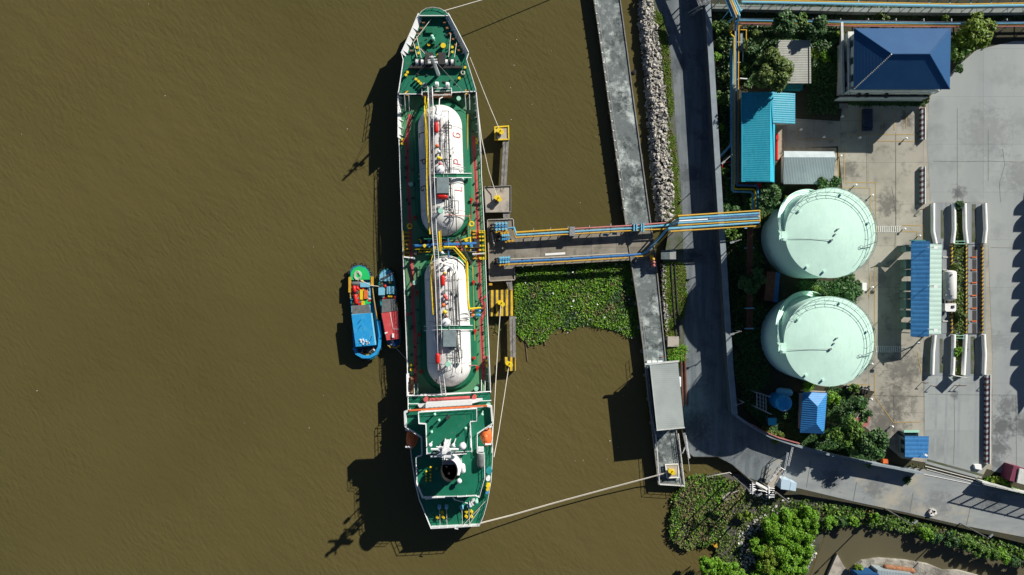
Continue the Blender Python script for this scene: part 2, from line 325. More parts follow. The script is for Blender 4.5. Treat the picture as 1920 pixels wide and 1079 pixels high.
# ------------------------------------------------------------ foliage
def leaf_mesh(C, N, size, up=.6):
    n = len(C); r = rng.normal(size=(n, 3)); r[:, 2] = np.abs(r[:, 2])+up; nn = r*(1-.35)+N*.8; nn /= np.linalg.norm(nn, axis=1)[:, None]
    t = rng.normal(size=(n, 3)); u = np.cross(nn, t); u /= np.linalg.norm(u, axis=1)[:, None]; v = np.cross(nn, u)
    s = size*rng.uniform(.6, 1.25, (n, 1)); u = u*s*.5; v = v*s*.8
    return np.stack([C-v, C+u, C+v, C-u], 1).reshape(-1, 3)
def leaf_obj(name, V, material, parent=None, at=(0, 0, 0)):
    off = OFF[parent.name] if parent is not None else at
    n = len(V)//4; me = bpy.data.meshes.new(name); me.vertices.add(n*4); me.loops.add(n*4); me.polygons.add(n)
    me.vertices.foreach_set('co', (V-np.array(off)).astype(np.float32).ravel()); me.loops.foreach_set('vertex_index', np.arange(n*4, dtype=np.int32))
    me.polygons.foreach_set('loop_start', np.arange(0, n*4, 4, dtype=np.int32))
    me.update(calc_edges=True); me.materials.append(material); o = bpy.data.objects.new(name, me); COL.objects.link(o)
    if parent is not None: o.parent = parent
    else: o.location = at
    OFF[o.name] = off; return o
def crown(c, r, rz, dens=1.0, size=.34, k=None):
    k = k or max(7, int(7+r*5.5)); P = []; N = []
    for i in range(k):
        a = rng.uniform(0, 2*math.pi); q = math.sqrt(rng.uniform(0, 1))*r*.76; h = rng.uniform(-.35, .55)*rz*(1-.5*(q/r))
        cc = np.array([c[0]+q*math.cos(a), c[1]+q*math.sin(a), c[2]+h]); cr = r*rng.uniform(.17, .36)
        m_ = int(dens*(60+125*cr*cr)); d = rng.normal(size=(m_, 3)); d /= np.linalg.norm(d, axis=1)[:, None]; d[:, 2] = np.where(d[:, 2] < -.3, -d[:, 2], d[:, 2])
        P.append(cc+d*(cr*rng.uniform(.45, 1.25, (m_, 1)))*np.array([1, 1, .8])); N.append(d)
    P = np.concatenate(P); N = np.concatenate(N); return leaf_mesh(P, N, size)
def tree(name, label, x, y, rpx, h, material, group=None, cat='tree', dens=1.0, size=.36, trunk=True):
    r = rpx*S; cz = max(h-r*.75, .35*h); cx, cy, _ = W(x, y, cz); root = thing(name, label, cat, (cx, cy, 0), group)
    leaf_obj('crown' if cat == 'tree' else 'foliage', crown((cx, cy, cz), r, r*.9, dens, size), material, root)
    t = M()
    if trunk:
        t.tube([(cx, cy, 0), (cx+.1, cy, cz*.5), (cx, cy+.1, cz)], .05*h*.6+.05, 7, 0, .08)
        for i in range(4):
            a = i*1.6+r; t.tube([(cx, cy, cz*.55), (cx+r*.5*math.cos(a), cy+r*.5*math.sin(a), cz+.3*r)], .09, 5, 0, .03)
        ob('trunk', t, MT['bark'], root)
    else:
        for i in range(5):
            a = i*1.26; t.tube([(cx, cy, 0 if h > 1 else -.9), (cx+r*.45*math.cos(a), cy+r*.45*math.sin(a), cz)], .05, 4, 0, .02)
        ob('stem', t, MT['bark'], root)
    return root
def inpoly(P, poly):
    x, y = P[:, 0], P[:, 1]; ins = np.zeros(len(P), bool); n = len(poly)
    for i in range(n):
        x0, y0 = poly[i]; x1, y1 = poly[i-1]
        c = ((y0 > y) != (y1 > y)) & (x < (x1-x0)*(y-y0)/((y1-y0) if y1 != y0 else 1e-9)+x0); ins ^= c
    return ins
def scatter(polys, n, z, clump=0, csc=6.0):
    out = []
    for poly in polys:
        a = np.array(poly, float); lo, hi = a.min(0), a.max(0); P = rng.uniform(lo, hi, (n*4, 2)); P = P[inpoly(P, poly)]
        if clump:
            ph = rng.uniform(0, 6, 6)
            g = np.sin(P[:, 0]/csc+ph[0]+1.3*np.sin(P[:, 1]/csc*1.1+ph[1]))+np.sin(P[:, 1]/csc*.8+ph[2]+1.5*np.sin(P[:, 0]/csc*.6+ph[3]))+.8*np.sin((P[:, 0]+P[:, 1])/csc*2.1+ph[4])
            P = P[rng.uniform(-2.8, 2.8, len(P))*(1-.65*clump) < g+2.0*(1-clump)]
        P = P[:n]; P = P+rng.normal(0, 1.0, P.shape)*rng.uniform(0, 2.6, (len(P), 1)); f = (HC-z)/HC
        out.append(np.stack([(P[:, 0]-960)*S*f, (540-P[:, 1])*S*f, np.full(len(P), z)], 1))
    return np.concatenate(out)
def ground_leaves(name, polys, n, z, material, size, zh=.3, clump=.7, up=.8, csc=6.0):
    P = scatter(polys, n, z, clump, csc); P[:, 2] += rng.uniform(.03, zh, len(P))
    V = leaf_mesh(P, np.zeros_like(P)+np.array([0, 0, .5]), size, up)
    return tag(leaf_obj(name, V, material), kind='stuff')
# ============================================================ SETTING
def sheetw(name, pts, z, m): q = M(); q.sheet(pts, z); return struct(name, q, m)
q = M(); q.add([(-1500, -1500, WZ), (1500, -1500, WZ), (1500, 1500, WZ), (-1500, 1500, WZ)], [(0, 1, 2, 3)]); struct('river', q, MT['water'])
LAND = [(1212, -1500), (1216, -60), (1224, 0), (1233, 60), (1242, 140), (1251, 220), (1259, 300), (1264, 400), (1258, 425), (1243, 500), (1247, 600), (1255, 680), (1272, 780), (1288, 850), (1300, 858), (1345, 858), (1372, 872), (1400, 897), (1440, 930), (1500, 928), (1600, 945), (1700, 966), (1800, 990), (1920, 1020), (2300, 1110), (8000, 2400), (12000, 2400), (12000, -8000), (1208, -8000)]
q = M(); q.prism(LAND, -3.2, -0.03); struct('ground', q, MT['soil'])
ROAD = [(1222, -400), (1228, 0), (1252, 60), (1262, 150), (1268, 250), (1276, 330), (1280, 410), (1282, 500), (1284, 600), (1282, 700), (1283, 780), (1290, 848), (1300, 857), (1345, 857), (1372, 871), (1402, 896), (1428, 905), (1440, 870), (1500, 838), (1420, 800), (1380, 782), (1368, 600), (1357, 450), (1345, 300), (1336, 150), (1326, -20), (1322, -400)]
sheetw('riverside_road', ROAD, 0.0, MT['road'])
STREET = [(1500, 838), (1440, 872), (1432, 905), (1500, 917), (1600, 941), (1700, 962), (1800, 985), (1920, 1008), (2300, 1095), (5000, 1690), (5000, 1500), (2300, 1010), (1920, 928), (1848, 908), (1730, 880), (1600, 866)]
sheetw('street', STREET, 0.012, MT['street'])
sheetw('verge', [(1238, -60), (1228, 0), (1252, 60), (1262, 150), (1268, 250), (1276, 330), (1280, 410), (1282, 500), (1284, 600), (1282, 700), (1283, 780), (1270, 790), (1250, 660), (1240, 520), (1255, 425), (1265, 400), (1260, 300), (1252, 220), (1243, 140), (1234, 60), (1225, 0)], 0.008, MT['gravel'])
YARD = [(1468, 222), (1575, 228), (1580, 196), (1730, 200), (1745, 180), (1790, 130), (1830, 95), (1900, 78), (2600, 70), (6000, 70), (6000, 1500), (2300, 985), (1925, 900), (1850, 880), (1840, 898), (1735, 868), (1700, 862), (1690, 860), (1640, 818), (1605, 785), (1640, 735), (1590, 725), (1560, 720), (1600, 640), (1598, 560), (1600, 480), (1630, 400), (1580, 360), (1572, 275), (1450, 280), (1450, 232)]
sheetw('yard', YARD, 0.012, MT['yard'])
sheetw('apron', [(1742, 185), (1790, 130), (1830, 95), (1900, 78), (2600, 70), (6000, 70), (6000, 1500), (2300, 985), (1925, 900), (1860, 884), (1862, 705), (1850, 380), (1745, 380), (1742, 330), (1738, 270)], 0.03, MT['apron'])
sheetw('truck_apron', [(1732, 706), (1848, 706), (1845, 880), (1832, 897), (1735, 870)], 0.032, MT['apron'])
sheetw('beige_path', [(1450, 233), (1470, 233), (1470, 277), (1568, 278), (1574, 350), (1560, 352), (1560, 285), (1470, 284), (1455, 310), (1450, 312)], 0.03, MT['beige'])
sheetw('lane_slab', [(1746, 381), (1848, 381), (1848, 706), (1746, 706)], 0.045, MT['lane'])
sheetw('pink_paving', [(1600, 785), (1632, 780), (1628, 800), (1612, 803)], 0.03, MT['pink'])
q = M(); q.prism([(1296, 902), (1282, 915), (1272, 930), (1268, 938), (1270, 954), (1262, 974), (1262, 1000), (1268, 1012), (1282, 1022), (1292, 1026), (1306, 1019), (1324, 1021), (1338, 1018), (1346, 1045), (1322, 1060), (1310, 1300), (1490, 1300), (1516, 1079), (1545, 1005), (1590, 985), (1650, 990), (1740, 1010), (1830, 1030), (1920, 1056), (2600, 1250), (2600, 1160), (1920, 1012), (1700, 958), (1500, 925), (1440, 922), (1395, 890), (1345, 888)], -3, -0.95); struct('mud_bank', q, MT['mud'])
q = M(); q.add([W(x, y, WZ+.02) for x, y in [(1505, 1400), (1520, 1079), (1548, 1003), (1600, 985), (1760, 1010), (1920, 1056), (2600, 1240), (2600, 1400)]], [tuple(range(7, -1, -1))]); struct('canal', q, MT['canal'])
q = M(); q.prism([(1618, 1054), (1650, 1049), (1700, 1053), (1742, 1060), (1772, 1072), (1800, 1072), (1850, 1085), (2000, 1130), (2000, 1500), (1585, 1500), (1590, 1082), (1606, 1062)], -3, -0.4); struct('south_bank', q, MT['sand'])
q = M(); q.prism([(1570, 1040), (1582, 1062), (1604, 1085), (1610, 1300), (1530, 1300), (1553, 1079), (1562, 1058)], -3, -0.7); struct('concrete_ramp', q, MT['pad'])
q = M(); q.rect(1608, 1077, 1648, 1110, -.4, 2.6); solo('shed', q, MT['roofnavy'], 'dark blue shed roof at the bottom edge beside the corrugated roof', 'shed', W(1628, 1093)[:2]+(-.4,))
q = M(); q.prism([(1646, 1070), (1712, 1078), (1706, 1140), (1640, 1130)], -.4, 2.2); solo('shed', q, MT['roofsilver'], 'ribbed grey metal roof at the bottom edge of the south bank', 'shed', W(1678, 1100)[:2]+(-.4,))
q = M(); q.capsule(W(1661, 1064, .5), W(1710, 1071, .5), .55); solo('rusty_drum', q, MT['rust'], 'long rusty orange cylinder lying above the ribbed grey roof', 'drum', W(1686, 1067)[:2]+(-.4,), smooth=True)
# painted marks on the yard
q = M()
for p in ([(1572, 276), (1572, 345)], [(1583, 276), (1583, 343), (1642, 343), (1642, 415)], [(1580, 353), (1632, 353), (1632, 400)], [(1645, 425), (1645, 440)], [(1640, 500), (1640, 660)], [(1632, 512), (1630, 560)], [(1693, 423), (1730, 424), (1730, 450)], [(1690, 435), (1720, 435), (1720, 450)], [(1640, 700), (1640, 744), (1675, 793), (1725, 792)], [(1720, 660), (1712, 822)][:1]+[(1728, 700)], [(1590, 203), (1590, 250)], [(1611, 203), (1611, 250)], [(1633, 203), (1633, 245)], [(1655, 203), (1655, 245)], [(1677, 203), (1677, 245)], [(1699, 203), (1699, 242)], [(1721, 203), (1721, 248)], [(1590, 253), (1718, 253)], [(1640, 265), (1722, 266), (1722, 253)], [(1497, 240), (1497, 262), (1570, 262)], [(1588, 722), (1632, 722)], [(1606, 722), (1606, 738), (1625, 738)], [(1616, 722), (1616, 738)]):
    if len(p) > 1: q.line(p, 1.1, .05, .05)
struct('yard_marking', q, MT['line'])
q = M()
for y0 in (425, 650):
    q.line([(1641, y0), (1688, y0)], .8, .055, .055); q.line([(1641, y0+11), (1688, y0+11)], .8, .055, .055)
    for i in range(12): q.line([(1643+i*4, y0+1), (1643+i*4, y0+10.5)], 2.0, .06, .06)
struct('crossing_marking', q, MT['wline'])
q = M()
for p in ([(1606, 905), (1603, 922), (1600, 939)], [(1712, 925), (1706, 960)], [(1820, 950), (1812, 985)], [(1520, 865), (1512, 915)]): q.line(p, .9, .02, .02)
for p in ([(1750, 303), (1800, 304), (1852, 303), (1920, 305)], [(1880, 280), (1884, 310), (1874, 345), (1876, 380)], [(1853, 245), (1853, 340)], [(1742, 740), (1800, 741), (1905, 742)], [(1795, 205), (1795, 380)], [(1789, 742), (1790, 812), (1788, 872)], [(1858, 465), (1905, 466)], [(1905, 745), (1906, 880)], [(1672, 350), (1680, 400), (1678, 470)], [(1625, 250), (1626, 352)], [(1679, 250), (1680, 420)], [(1600, 742), (1735, 744)], [(1676, 744), (1677, 820)]): q.line(p, .45, .047, .047)
struct('pavement_joint', q, MT['gravel'])
q = M()
for x in (1757, 1776, 1800, 1832): q.line([(x, 712), (x-2, 780), (x-4, 868)], 4.5, .036, .036)
struct('tyre_track', q, mat('tyre_darkened_concrete', (.30,.33,.33), .8, (.245,.275,.285), .4, .3, .7, 8))
# ============================================================ GREENERY THAT NOBODY COULD COUNT
HY = [(966, 503), (1010, 500), (1180, 489), (1188, 520), (1194, 590), (1198, 625), (1188, 636), (1160, 622), (1130, 614), (1095, 611), (1062, 620), (1042, 616), (1022, 640), (995, 648), (978, 636), (964, 622)]
q = M(); q.prism([(1082+(x-1082)*.96, 556+(y-556)*.95) for x, y in HY], WZ-.2, WZ+.03); tag(ob('floating_mat', q, MT['mat_']), kind='stuff')
ground_leaves('water_hyacinth', [HY], 7000, WZ, MT['leafd'], .28, .2, .3, csc=10)
ground_leaves('water_hyacinth', [HY], 8500, WZ+.05, MT['hya'], .28, .3, .9, csc=15)
ground_leaves('litter', [HY[:8]+[(1000, 640)]], 22, WZ+.3, MT['litter'], .35, .1, 0)
ground_leaves('water_hyacinth', [HY], 5500, WZ+.1, MT['leafb'], .23, .35, .85, csc=14)
ground_leaves('water_hyacinth', [[(925, 590), (940, 600), (942, 625), (925, 630), (918, 610)]], 60, WZ, MT['hya'], .3, .2, .3)
HB = [(1292, 893), (1276, 912), (1270, 925), (1262, 934), (1264, 952), (1256, 972), (1255, 995), (1259, 1012), (1270, 1018), (1276, 1028), (1292, 1031), (1304, 1024), (1322, 1026), (1338, 1019), (1346, 1002), (1356, 1000), (1360, 984), (1372, 975), (1370, 958), (1384, 948), (1402, 932), (1394, 920), (1384, 903), (1365, 900), (1350, 890), (1336, 896), (1318, 890)]
ground_leaves('reeds', [HB], 2600, -.95, MT['leafd'], .28, .3, .4, csc=9)
ground_leaves('reeds', [HB], 4200, -.93, MT['hya'], .28, .5, .9, csc=10)
ground_leaves('reeds', [HB], 2600, -.9, mat('dry_reed', (.13,.115,.05), .8, island=.5), .30, .5, .9, csc=12)
ground_leaves('reeds', [HB], 1500, -.9, MT['leafb'], .26, .5, .95, csc=7)
ground_leaves('bank_weeds', [[(1400, 925), (1480, 930), (1600, 950), (1700, 968), (1800, 995), (1920, 1018), (2100, 1062), (2100, 1100), (1920, 1050), (1800, 1022), (1700, 1000), (1600, 982), (1540, 1000), (1500, 975), (1430, 960)]], 8000, -.95, MT['hya'], .30, .6, .85, csc=10)
ground_leaves('bank_weeds', [[(1345, 1003), (1372, 970), (1400, 925), (1470, 928), (1440, 965), (1425, 1010), (1400, 1079), (1330, 1079), (1340, 1040)]], 2000, -.93, MT['leafo'], .26, .3, .8, csc=7)
ground_leaves('bank_weeds', [[(1500, 940), (1600, 955), (1700, 975), (1830, 1004), (1920, 1030), (1920, 1046), (1800, 1020), (1650, 985), (1545, 985)]], 2600, -.9, MT['leaf'], .36, .7, .7)
ground_leaves('grass', [[(1212, 8), (1240, 30), (1252, 80), (1256, 140), (1262, 200), (1258, 230), (1250, 180), (1243, 100), (1235, 60)], [(1252, 230), (1264, 260), (1270, 340), (1275, 412), (1240, 412), (1262, 380), (1258, 320), (1250, 260)], [(1247, 492), (1284, 495), (1288, 560), (1280, 600), (1262, 600), (1246, 560)], [(1247, 600), (1262, 600), (1268, 640), (1276, 690), (1256, 676)]], 6000, 0, MT['grass'], .2, .15, .55, csc=7)
ground_leaves('grass', [[(1440, 0), (1920, 26), (1920, 38), (1340, 36), (1345, 10)], [(1700, 900), (1700, 901), (1701, 901)], [(1590, 184), (1735, 184), (1735, 198), (1590, 198)], [(1515, 95), (1570, 95), (1570, 215), (1515, 215)], [(1550, 725), (1600, 730), (1600, 800), (1553, 815)]], 2600, 0, MT['leafd'], .25, .2, .45)
ground_leaves('undergrowth', [[(1340, 40), (1372, 40), (1380, 370), (1415, 440), (1440, 520), (1440, 720), (1390, 760), (1376, 700), (1362, 420)], [(1392, 350), (1470, 350), (1430, 420), (1395, 395)], [(1395, 760), (1500, 740), (1500, 830), (1440, 810)], [(1500, 800), (1640, 860), (1600, 862), (1480, 830)], [(1390, 52), (1570, 52), (1570, 160), (1395, 165)], [(1500, 530), (1610, 530), (1600, 570), (1500, 560)]], 9000, 0, MT['leafd'], .34, .5, .55, csc=8)
ground_leaves('thicket_ground_cover', [[(1415, 1079), (1425, 1010), (1440, 975), (1475, 955), (1530, 950), (1538, 985), (1520, 1030), (1505, 1079)]], 5200, -.9, MT['leafb'], .3, .9, .5, csc=9)
ground_leaves('planting_strip', [[(1791, 382), (1806, 382), (1810, 457), (1811, 627), (1804, 706), (1791, 706), (1788, 627), (1787, 457)]], 3600, .05, MT['leafo'], .3, .35, .6, csc=6)
ground_leaves('grass', [[(1848, 896), (1878, 898), (1890, 912), (1925, 925), (1925, 930), (1880, 918), (1846, 906)], [(1270, 650), (1285, 650), (1285, 676), (1254, 676)]], 1500, .1, MT['leafb'], .25, .4, .3)
ground_leaves('litter', [[(1395, 905), (1430, 960), (1390, 1000), (1440, 1005), (1500, 950), (1480, 935)], [(1380, 1000), (1410, 985), (1420, 1050), (1395, 1075), (1385, 1040)], [(1500, 1050), (1520, 1010), (1530, 1040), (1505, 1079)]], 170, -.8, MT['litter'], .35, .15, .5)
P_ = [(30, 20), (990, 20), (1100, 20), (1120, 400), (1180, 900), (1240, 1060), (20, 1060)]
ground_leaves('floating_debris', [[(0, 0), (740, 0), (680, 480), (620, 700), (600, 1079), (0, 1079)], [(900, 20), (1100, 20), (1150, 400), (970, 420)], [(1000, 690), (1180, 680), (1200, 860), (940, 960)]], 14, WZ+.01, MT['litter'], .12, .04, 0, 3)
# ---------------------------------------------------------- riprap
RL = [(-12, 1196, 1217), (0, 1197, 1224), (40, 1197, 1230), (60, 1198, 1233), (100, 1202, 1238), (140, 1206, 1242), (180, 1210, 1247), (220, 1213, 1251), (260, 1215, 1254), (300, 1218, 1259), (340, 1221, 1263), (380, 1226, 1264), (415, 1230, 1264)]
RL2 = [(495, 1238, 1249), (560, 1240, 1250), (640, 1247, 1255)]
def rl(T, y):
    for (a, l0, r0), (b, l1, r1) in zip(T[:-1], T[1:]):
        if a <= y <= b: t = (y-a)/(b-a); return l0+(l1-l0)*t, r0+(r1-r0)*t
q = M(); n = len(RL)
vs = [W(l, y, WZ-.3) for y, l, r in RL]+[W(l+(r-l)*.4, y, -.3) for y, l, r in RL]+[W(r+3, y, -.1) for y, l, r in RL]
q.add(vs, [(i, i+1, n+i+1, n+i) for i in range(n-1)]+[(n+i, n+i+1, 2*n+i+1, 2*n+i) for i in range(n-1)]); struct('riprap_slope', q, MT['mud'])
def rock_verts(c, s):
    d = [Vector((random.gauss(0, 1), random.gauss(0, 1), random.gauss(0, 1))).normalized() for _ in range(9)]
    import bmesh
    bm = bmesh.new(); ax = (s*random.uniform(.75, 1.25), s*random.uniform(.55, .9), s*random.uniform(.45, .75)); a = random.uniform(0, 3.14)
    for v in d:
        x, y, z = v.x*ax[0], v.y*ax[1], v.z*ax[2]; bm.verts.new((c[0]+x*math.cos(a)-y*math.sin(a), c[1]+x*math.sin(a)+y*math.cos(a), c[2]+z))
    bmesh.ops.convex_hull(bm, input=bm.verts); bm.verts.index_update()
    V = [v.co[:] for v in bm.verts if v.link_faces]; ix = {v.index: i for i, v in enumerate([v for v in bm.verts if v.link_faces])}
    F = [tuple(ix[v.index] for v in f.verts) for f in bm.faces]; bm.free(); return V, F
protos = [rock_verts((0, 0, 0), 1) for _ in range(14)]
def addrock(q, c, s):
    V, F = random.choice(protos); a = random.uniform(0, 6.3); co, si = math.cos(a)*s, math.sin(a)*s
    q.add([(c[0]+x*co-y*si, c[1]+x*si+y*co, c[2]+z*s) for x, y, z in V], F)
small = M(); big = []
def rockpos(T):
    y = random.uniform(T[0][0], T[-1][0]); l, r = rl(T, y); t = random.random(); x = l+(r-l)*t
    return x, y, WZ+.05+1.5*min(1, .12+t*2.6)-.25*max(0, t-.6)
for i in range(2500):
    x, y, z = rockpos(RL); addrock(small, W(x, y, z), random.uniform(.17, .36))
for i in range(170):
    x, y, z = rockpos(RL2); addrock(small, W(x, y, z), random.uniform(.15, .3))
for i in range(260):
    x = random.uniform(1395, 1440); y = random.uniform(895, 1060); addrock(small, W(x, y, -.9), random.uniform(.06, .14))
tag(ob('riprap', small, MT['rock']), kind='stuff')
rm = []
for V, F in protos[:10]:
    q = M(); q.add(V, F); me = bpy.data.meshes.new('boulder'); me.from_pydata(V, [], F); me.materials.append(MT['rock']); rm.append(me)
for i in range(290):
    x, y, z = rockpos(RL); o = bpy.data.objects.new('boulder', random.choice(rm)); COL.objects.link(o)
    o.location = W(x, y, z+.12); s = random.uniform(.38, .64); o.scale = (s, s*random.uniform(.8, 1.1), s*.9); o.rotation_euler = (random.uniform(-.4, .4), random.uniform(-.4, .4), random.uniform(0, 6.3)); OFF[o.name] = tuple(o.location)
    tag(o, 'pale grey boulder in the riprap slope between the long pier and the road', 'boulder', 'boulders of the riprap slope')
# ============================================================ PIER AND JETTY
PR = [(1113, 0), (1128, 100), (1139, 180), (1153, 280), (1167, 380), (1181, 480), (1195, 570), (1209, 680), (1221, 790), (1234, 909)]
PRr = [(1164, 0), (1177, 95), (1188, 180), (1202, 280), (1217, 390), (1230, 480), (1238, 560), (1250, 680), (1268, 800), (1283, 911)]
pt_ = thing('pier', 'long weathered grey concrete pier running along the shore', 'pier', W(1190, 450, WZ))
q = M(); q.prism([(1098, -110)]+PR+PRr[::-1]+[(1150, -110)], -.75, 0.02); ob('deck', q, MT['pier'], pt_)
q = M(); q.line([(1098, -110)]+[(x+1, y) for x, y in PR], 2.0, 0.02, .22); q.line([(1150, -110)]+[(x-1, y) for x, y in PRr], 1.6, .02, .2); q.line([(1235, 907.5), (1282, 909.5)], 1.6, .02, .2); ob('kerb', q, MT['walk'], pt_)
q = M(); q.pt([(1104, -110, .35)]+[(x+5.5, y, .35) for x, y in PR[:5]], .07, 6); q.pt([(x+5.5, y, .35) for x, y in PR[6:]], .07, 6); ob('service_pipe', q, MT['grey'], pt_)
q = M()
for i in range(-4, 24):
    y = i*18.3+8
    if y < 0 or y > 400: continue
    x = 1113+(y*.1425)+1.2
    q = M(); q.pcyl(x+1, y, .13, .2, .42, 8); ob('kerb_post', q, MT['white'], pt_)
q = M()
for i in range(22):
    y = -60+i*45
    t = (y/909); xl = 1113+121*t; xr = 1164+119*t
    for x in (xl+4, xr-4): w = W(x, y, -.7); q = M(); q.cyl(w, .4, -4, -.75, 8); ob('pile', q, MT['walk'], pt_)
q = M(); q.rail([(1228, 815), (1235, 907), (1282, 910), (1270, 812)], .02, 1.0, .045, 1.6); ob('railing', q, MT['white'], pt_)
q = M(); q.rail([(1205, 655), (1213, 740), (1226, 812)], .02, 1.0, .04, 1.6); ob('railing', q, MT['grey'], pt_)
jt = thing('jetty', 'stained brown concrete jetty with loading platform between the tanker and the pier', 'jetty', W(1060, 465, WZ))
q = M(); q.prism([(960, 441), (1222, 421), (1222, 484), (1180, 489), (962, 501)], -.7, 0.06); ob('approach_deck', q, MT['jetty'], jt)
q = M(); q.prism([(913, 412), (963, 410), (966, 526), (917, 529)], -.8, 0.09); ob('platform_deck', q, MT['jetty'], jt)
q = M(); q.line([(914, 413), (962.5, 411)], 1.6, .09, .3); q.line([(914, 413), (918, 528)], 1.6, .09, .3); q.line([(918, 528), (965.5, 525.5)], 1.6, .09, .3); q.line([(962.5, 411), (963.5, 430)], 1.6, .09, .3); q.line([(964.5, 503), (965.5, 525.5)], 1.6, .09, .3); ob('kerb', q, MT['pad'], jt)
for x in range(970, 1180, 42):
    for dy in (6, 46): w = W(x, 441-(x-960)*.076+dy, -.7); q = M(); q.cyl(w, .35, -4, -.7, 8); ob('pile', q, MT['walk'], jt)
for x in (920, 958):
    for y in (418, 450, 490, 520): w = W(x, y, -.8); q = M(); q.cyl(w, .35, -4, -.8, 8); ob('pile', q, MT['walk'], jt)
q = M(); q.line([(1024, 478), (1058, 476)], 4, .07, .12); ob('cover_plate', q, MT['white'], jt)
# manifolds: blue valve clusters, each with yellow headers
def manifold(x0, y0, x1, y1, label, n=3, extra=()):
    t = thing('loading_manifold', label, 'manifold', W((x0+x1)/2, (y0+y1)/2, .09), 'loading manifolds on the jetty platform')
    for i in range(n):
        y = y0+(y1-y0)*i/max(1, n-1); q = M(); q.pt([(x0, y+1.5, .5), (x0+4, y+1, 1.2), (x1, y-1, 1.2)], .16, 8); ob('pipe', q, MT['valve'], t, True)
        v = M()
        for k in range(4):
            x = x0+6+(x1-x0-8)*k/3; w = W(x, y-(x-x0)*.06, 1.2); v.cyl(w, .28, 1.0, 1.5, 8); v.cyl(w, .06, 1.5, 2.0, 6); v.cyl(w, .22, 2.0, 2.06, 8)
        ob('valve', v, MT['lblue'] if i != 1 else MT['valve'], t)
        h = M(); h.tube([W(x0-6, y+3, .3), W(x0-3, y+1, 1.0), W(x0, y+1.5, .6)], .12, 6); ob('hose', h, MT['black'], t)
    s = M()
    for k in range(3):
        x = x0+2+(x1-x0-4)*k/2; s.tube([W(x, y0-2, .09), W(x, y0-2, 1.0), W(x, y1+2, 1.0), W(x, y1+2, .09)], .07, 5)
    ob('support_frame', s, MT['grey'], t)
    for (a, b, c, d) in extra:
        q = M(); q.pt([(a, b, 1.5), (c, d, 1.5)], .14, 8)
        for k in range(3): w = W(a+(c-a)*(k+.5)/3, b+(d-b)*(k+.5)/3, 1.5); q.cyl(w, .25, 1.3, 1.8, 8)
        ob('header_pipe', q, MT['amber'], t)
    return t
manifold(925, 421, 951, 432, 'northernmost blue loading manifold on the jetty platform', 3, [(927, 436, 952, 434)])
manifold(937, 443, 955, 450, 'short dark blue loading manifold below the yellow header pipes', 2, [(938, 439, 955, 437), (946, 454, 964, 452)])
manifold(933, 485, 956, 493, 'southern blue loading manifold at the foot of the blue pipeline', 3, [(934, 498, 958, 496)])
q = M(); q.pt([(920, 427, .6), (927, 462, .6)], .1, 6); solo('gangway_ladder', q, MT['wline'], 'thin pale boarding ladder lying beside the manifolds', 'ladder', W(923, 445, .09))
q = M(); q.rect(917, 532, 923, 536, -.6, .1); solo('fender_box', q, MT['amber'], 'small yellow step box between the platform and the striped dolphin', 'box', W(920, 534, -.6))
# dolphins
def hook(x, y, label, z=.1, side=1):
    t = thing('mooring_hook', label, 'mooring hook', W(x, y, z), 'yellow mooring hooks')
    q = M(); q.pcyl(x, y, .5, z, z+.35, 12); q.box(W(x, y, z+.6), (.7, 1.0, .5)); ob('base', q, MT['yellow'], t)
    q = M(); q.pcyl(x-3, y-2, .34, z+.35, z+1.1, 10); q.pcyl(x+2.5, y+1.5, .36, z+.35, z+1.1, 10); q.pcyl(x-3, y-2, .45, z+1.1, z+1.2, 10); q.pcyl(x+2.5, y+1.5, .46, z+1.1, z+1.2, 10); ob('capstan', q, MT['yellow'], t, True)
    q = M(); q.tube([W(x-1, y+2, z+.2), W(x-5, y+6, z+.5), W(x-3, y+8, z+.1)], .12, 6); ob('hook_arm', q, MT['dark'], t)
def dolphin(pts, label, m, kerb, walk, piles):
    x = sum(p[0] for p in pts)/len(pts); y = sum(p[1] for p in pts)/len(pts); t = thing('dolphin', label, 'dolphin', W(x, y, WZ), 'mooring dolphins beside the tanker')
    q = M(); q.prism(pts, -.9, .1); ob('cap', q, m, t)
    if kerb:
        q = M(); q.line(pts+[pts[0]], kerb[1], .1, .32); ob('kerb', q, kerb[0], t)
    for px, py in pts: w = W(px+(x-px)*.3, py+(y-py)*.3, -.9); q = M(); q.cyl(w, .4, -4.5, -.9, 8); ob('pile', q, MT['walk'], t)
    if walk: q = M(); q.prism(walk, -.15, .06); ob('walkway', q, MT['plank'], t); q = M(); q.rail([walk[1], walk[2]], .06, .9, .035, 2); ob('railing', q, MT['grey'], t)
dolphin([(928, 239), (953.5, 237), (954, 262), (928, 263)], 'small pale dolphin with yellow kerbs, northernmost beside the tanker', MT['pad'], (MT['yellow'], 2.2), [(943, 262), (954, 262), (949, 350), (938, 350)], 4)
dolphin([(908, 351), (958, 349), (958, 398), (911, 399)], 'large pale concrete dolphin with dark stain, north of the loading platform', MT['pad'], (MT['walk'], 1.2), [(943, 398), (956, 398), (956, 411), (944, 412)], 4)
dolphin([(916, 545), (961, 544), (962, 593), (918, 594)], 'broad yellow and black striped dolphin south of the loading platform', MT['hazx'], None, [(948, 528), (959, 527), (961, 544), (955, 545)], 4)
dolphin([(945, 671), (967, 671), (967, 696), (946, 697)], 'small yellow striped dolphin, southernmost beside the tanker', MT['hazx'], None, [(955, 594), (966, 594), (967, 671), (957, 671)], 4)
hook(938, 247, 'yellow mooring hook on the northernmost dolphin'); hook(934, 373, 'yellow mooring hook on the stained concrete dolphin'); hook(940, 570, 'yellow mooring hook on the broad striped dolphin'); hook(955, 684, 'yellow mooring hook on the southernmost striped dolphin'); 
t = thing('mooring_block', 'square white-edged mooring block at the south end of the pier', 'mooring block', W(1260, 884, .02))
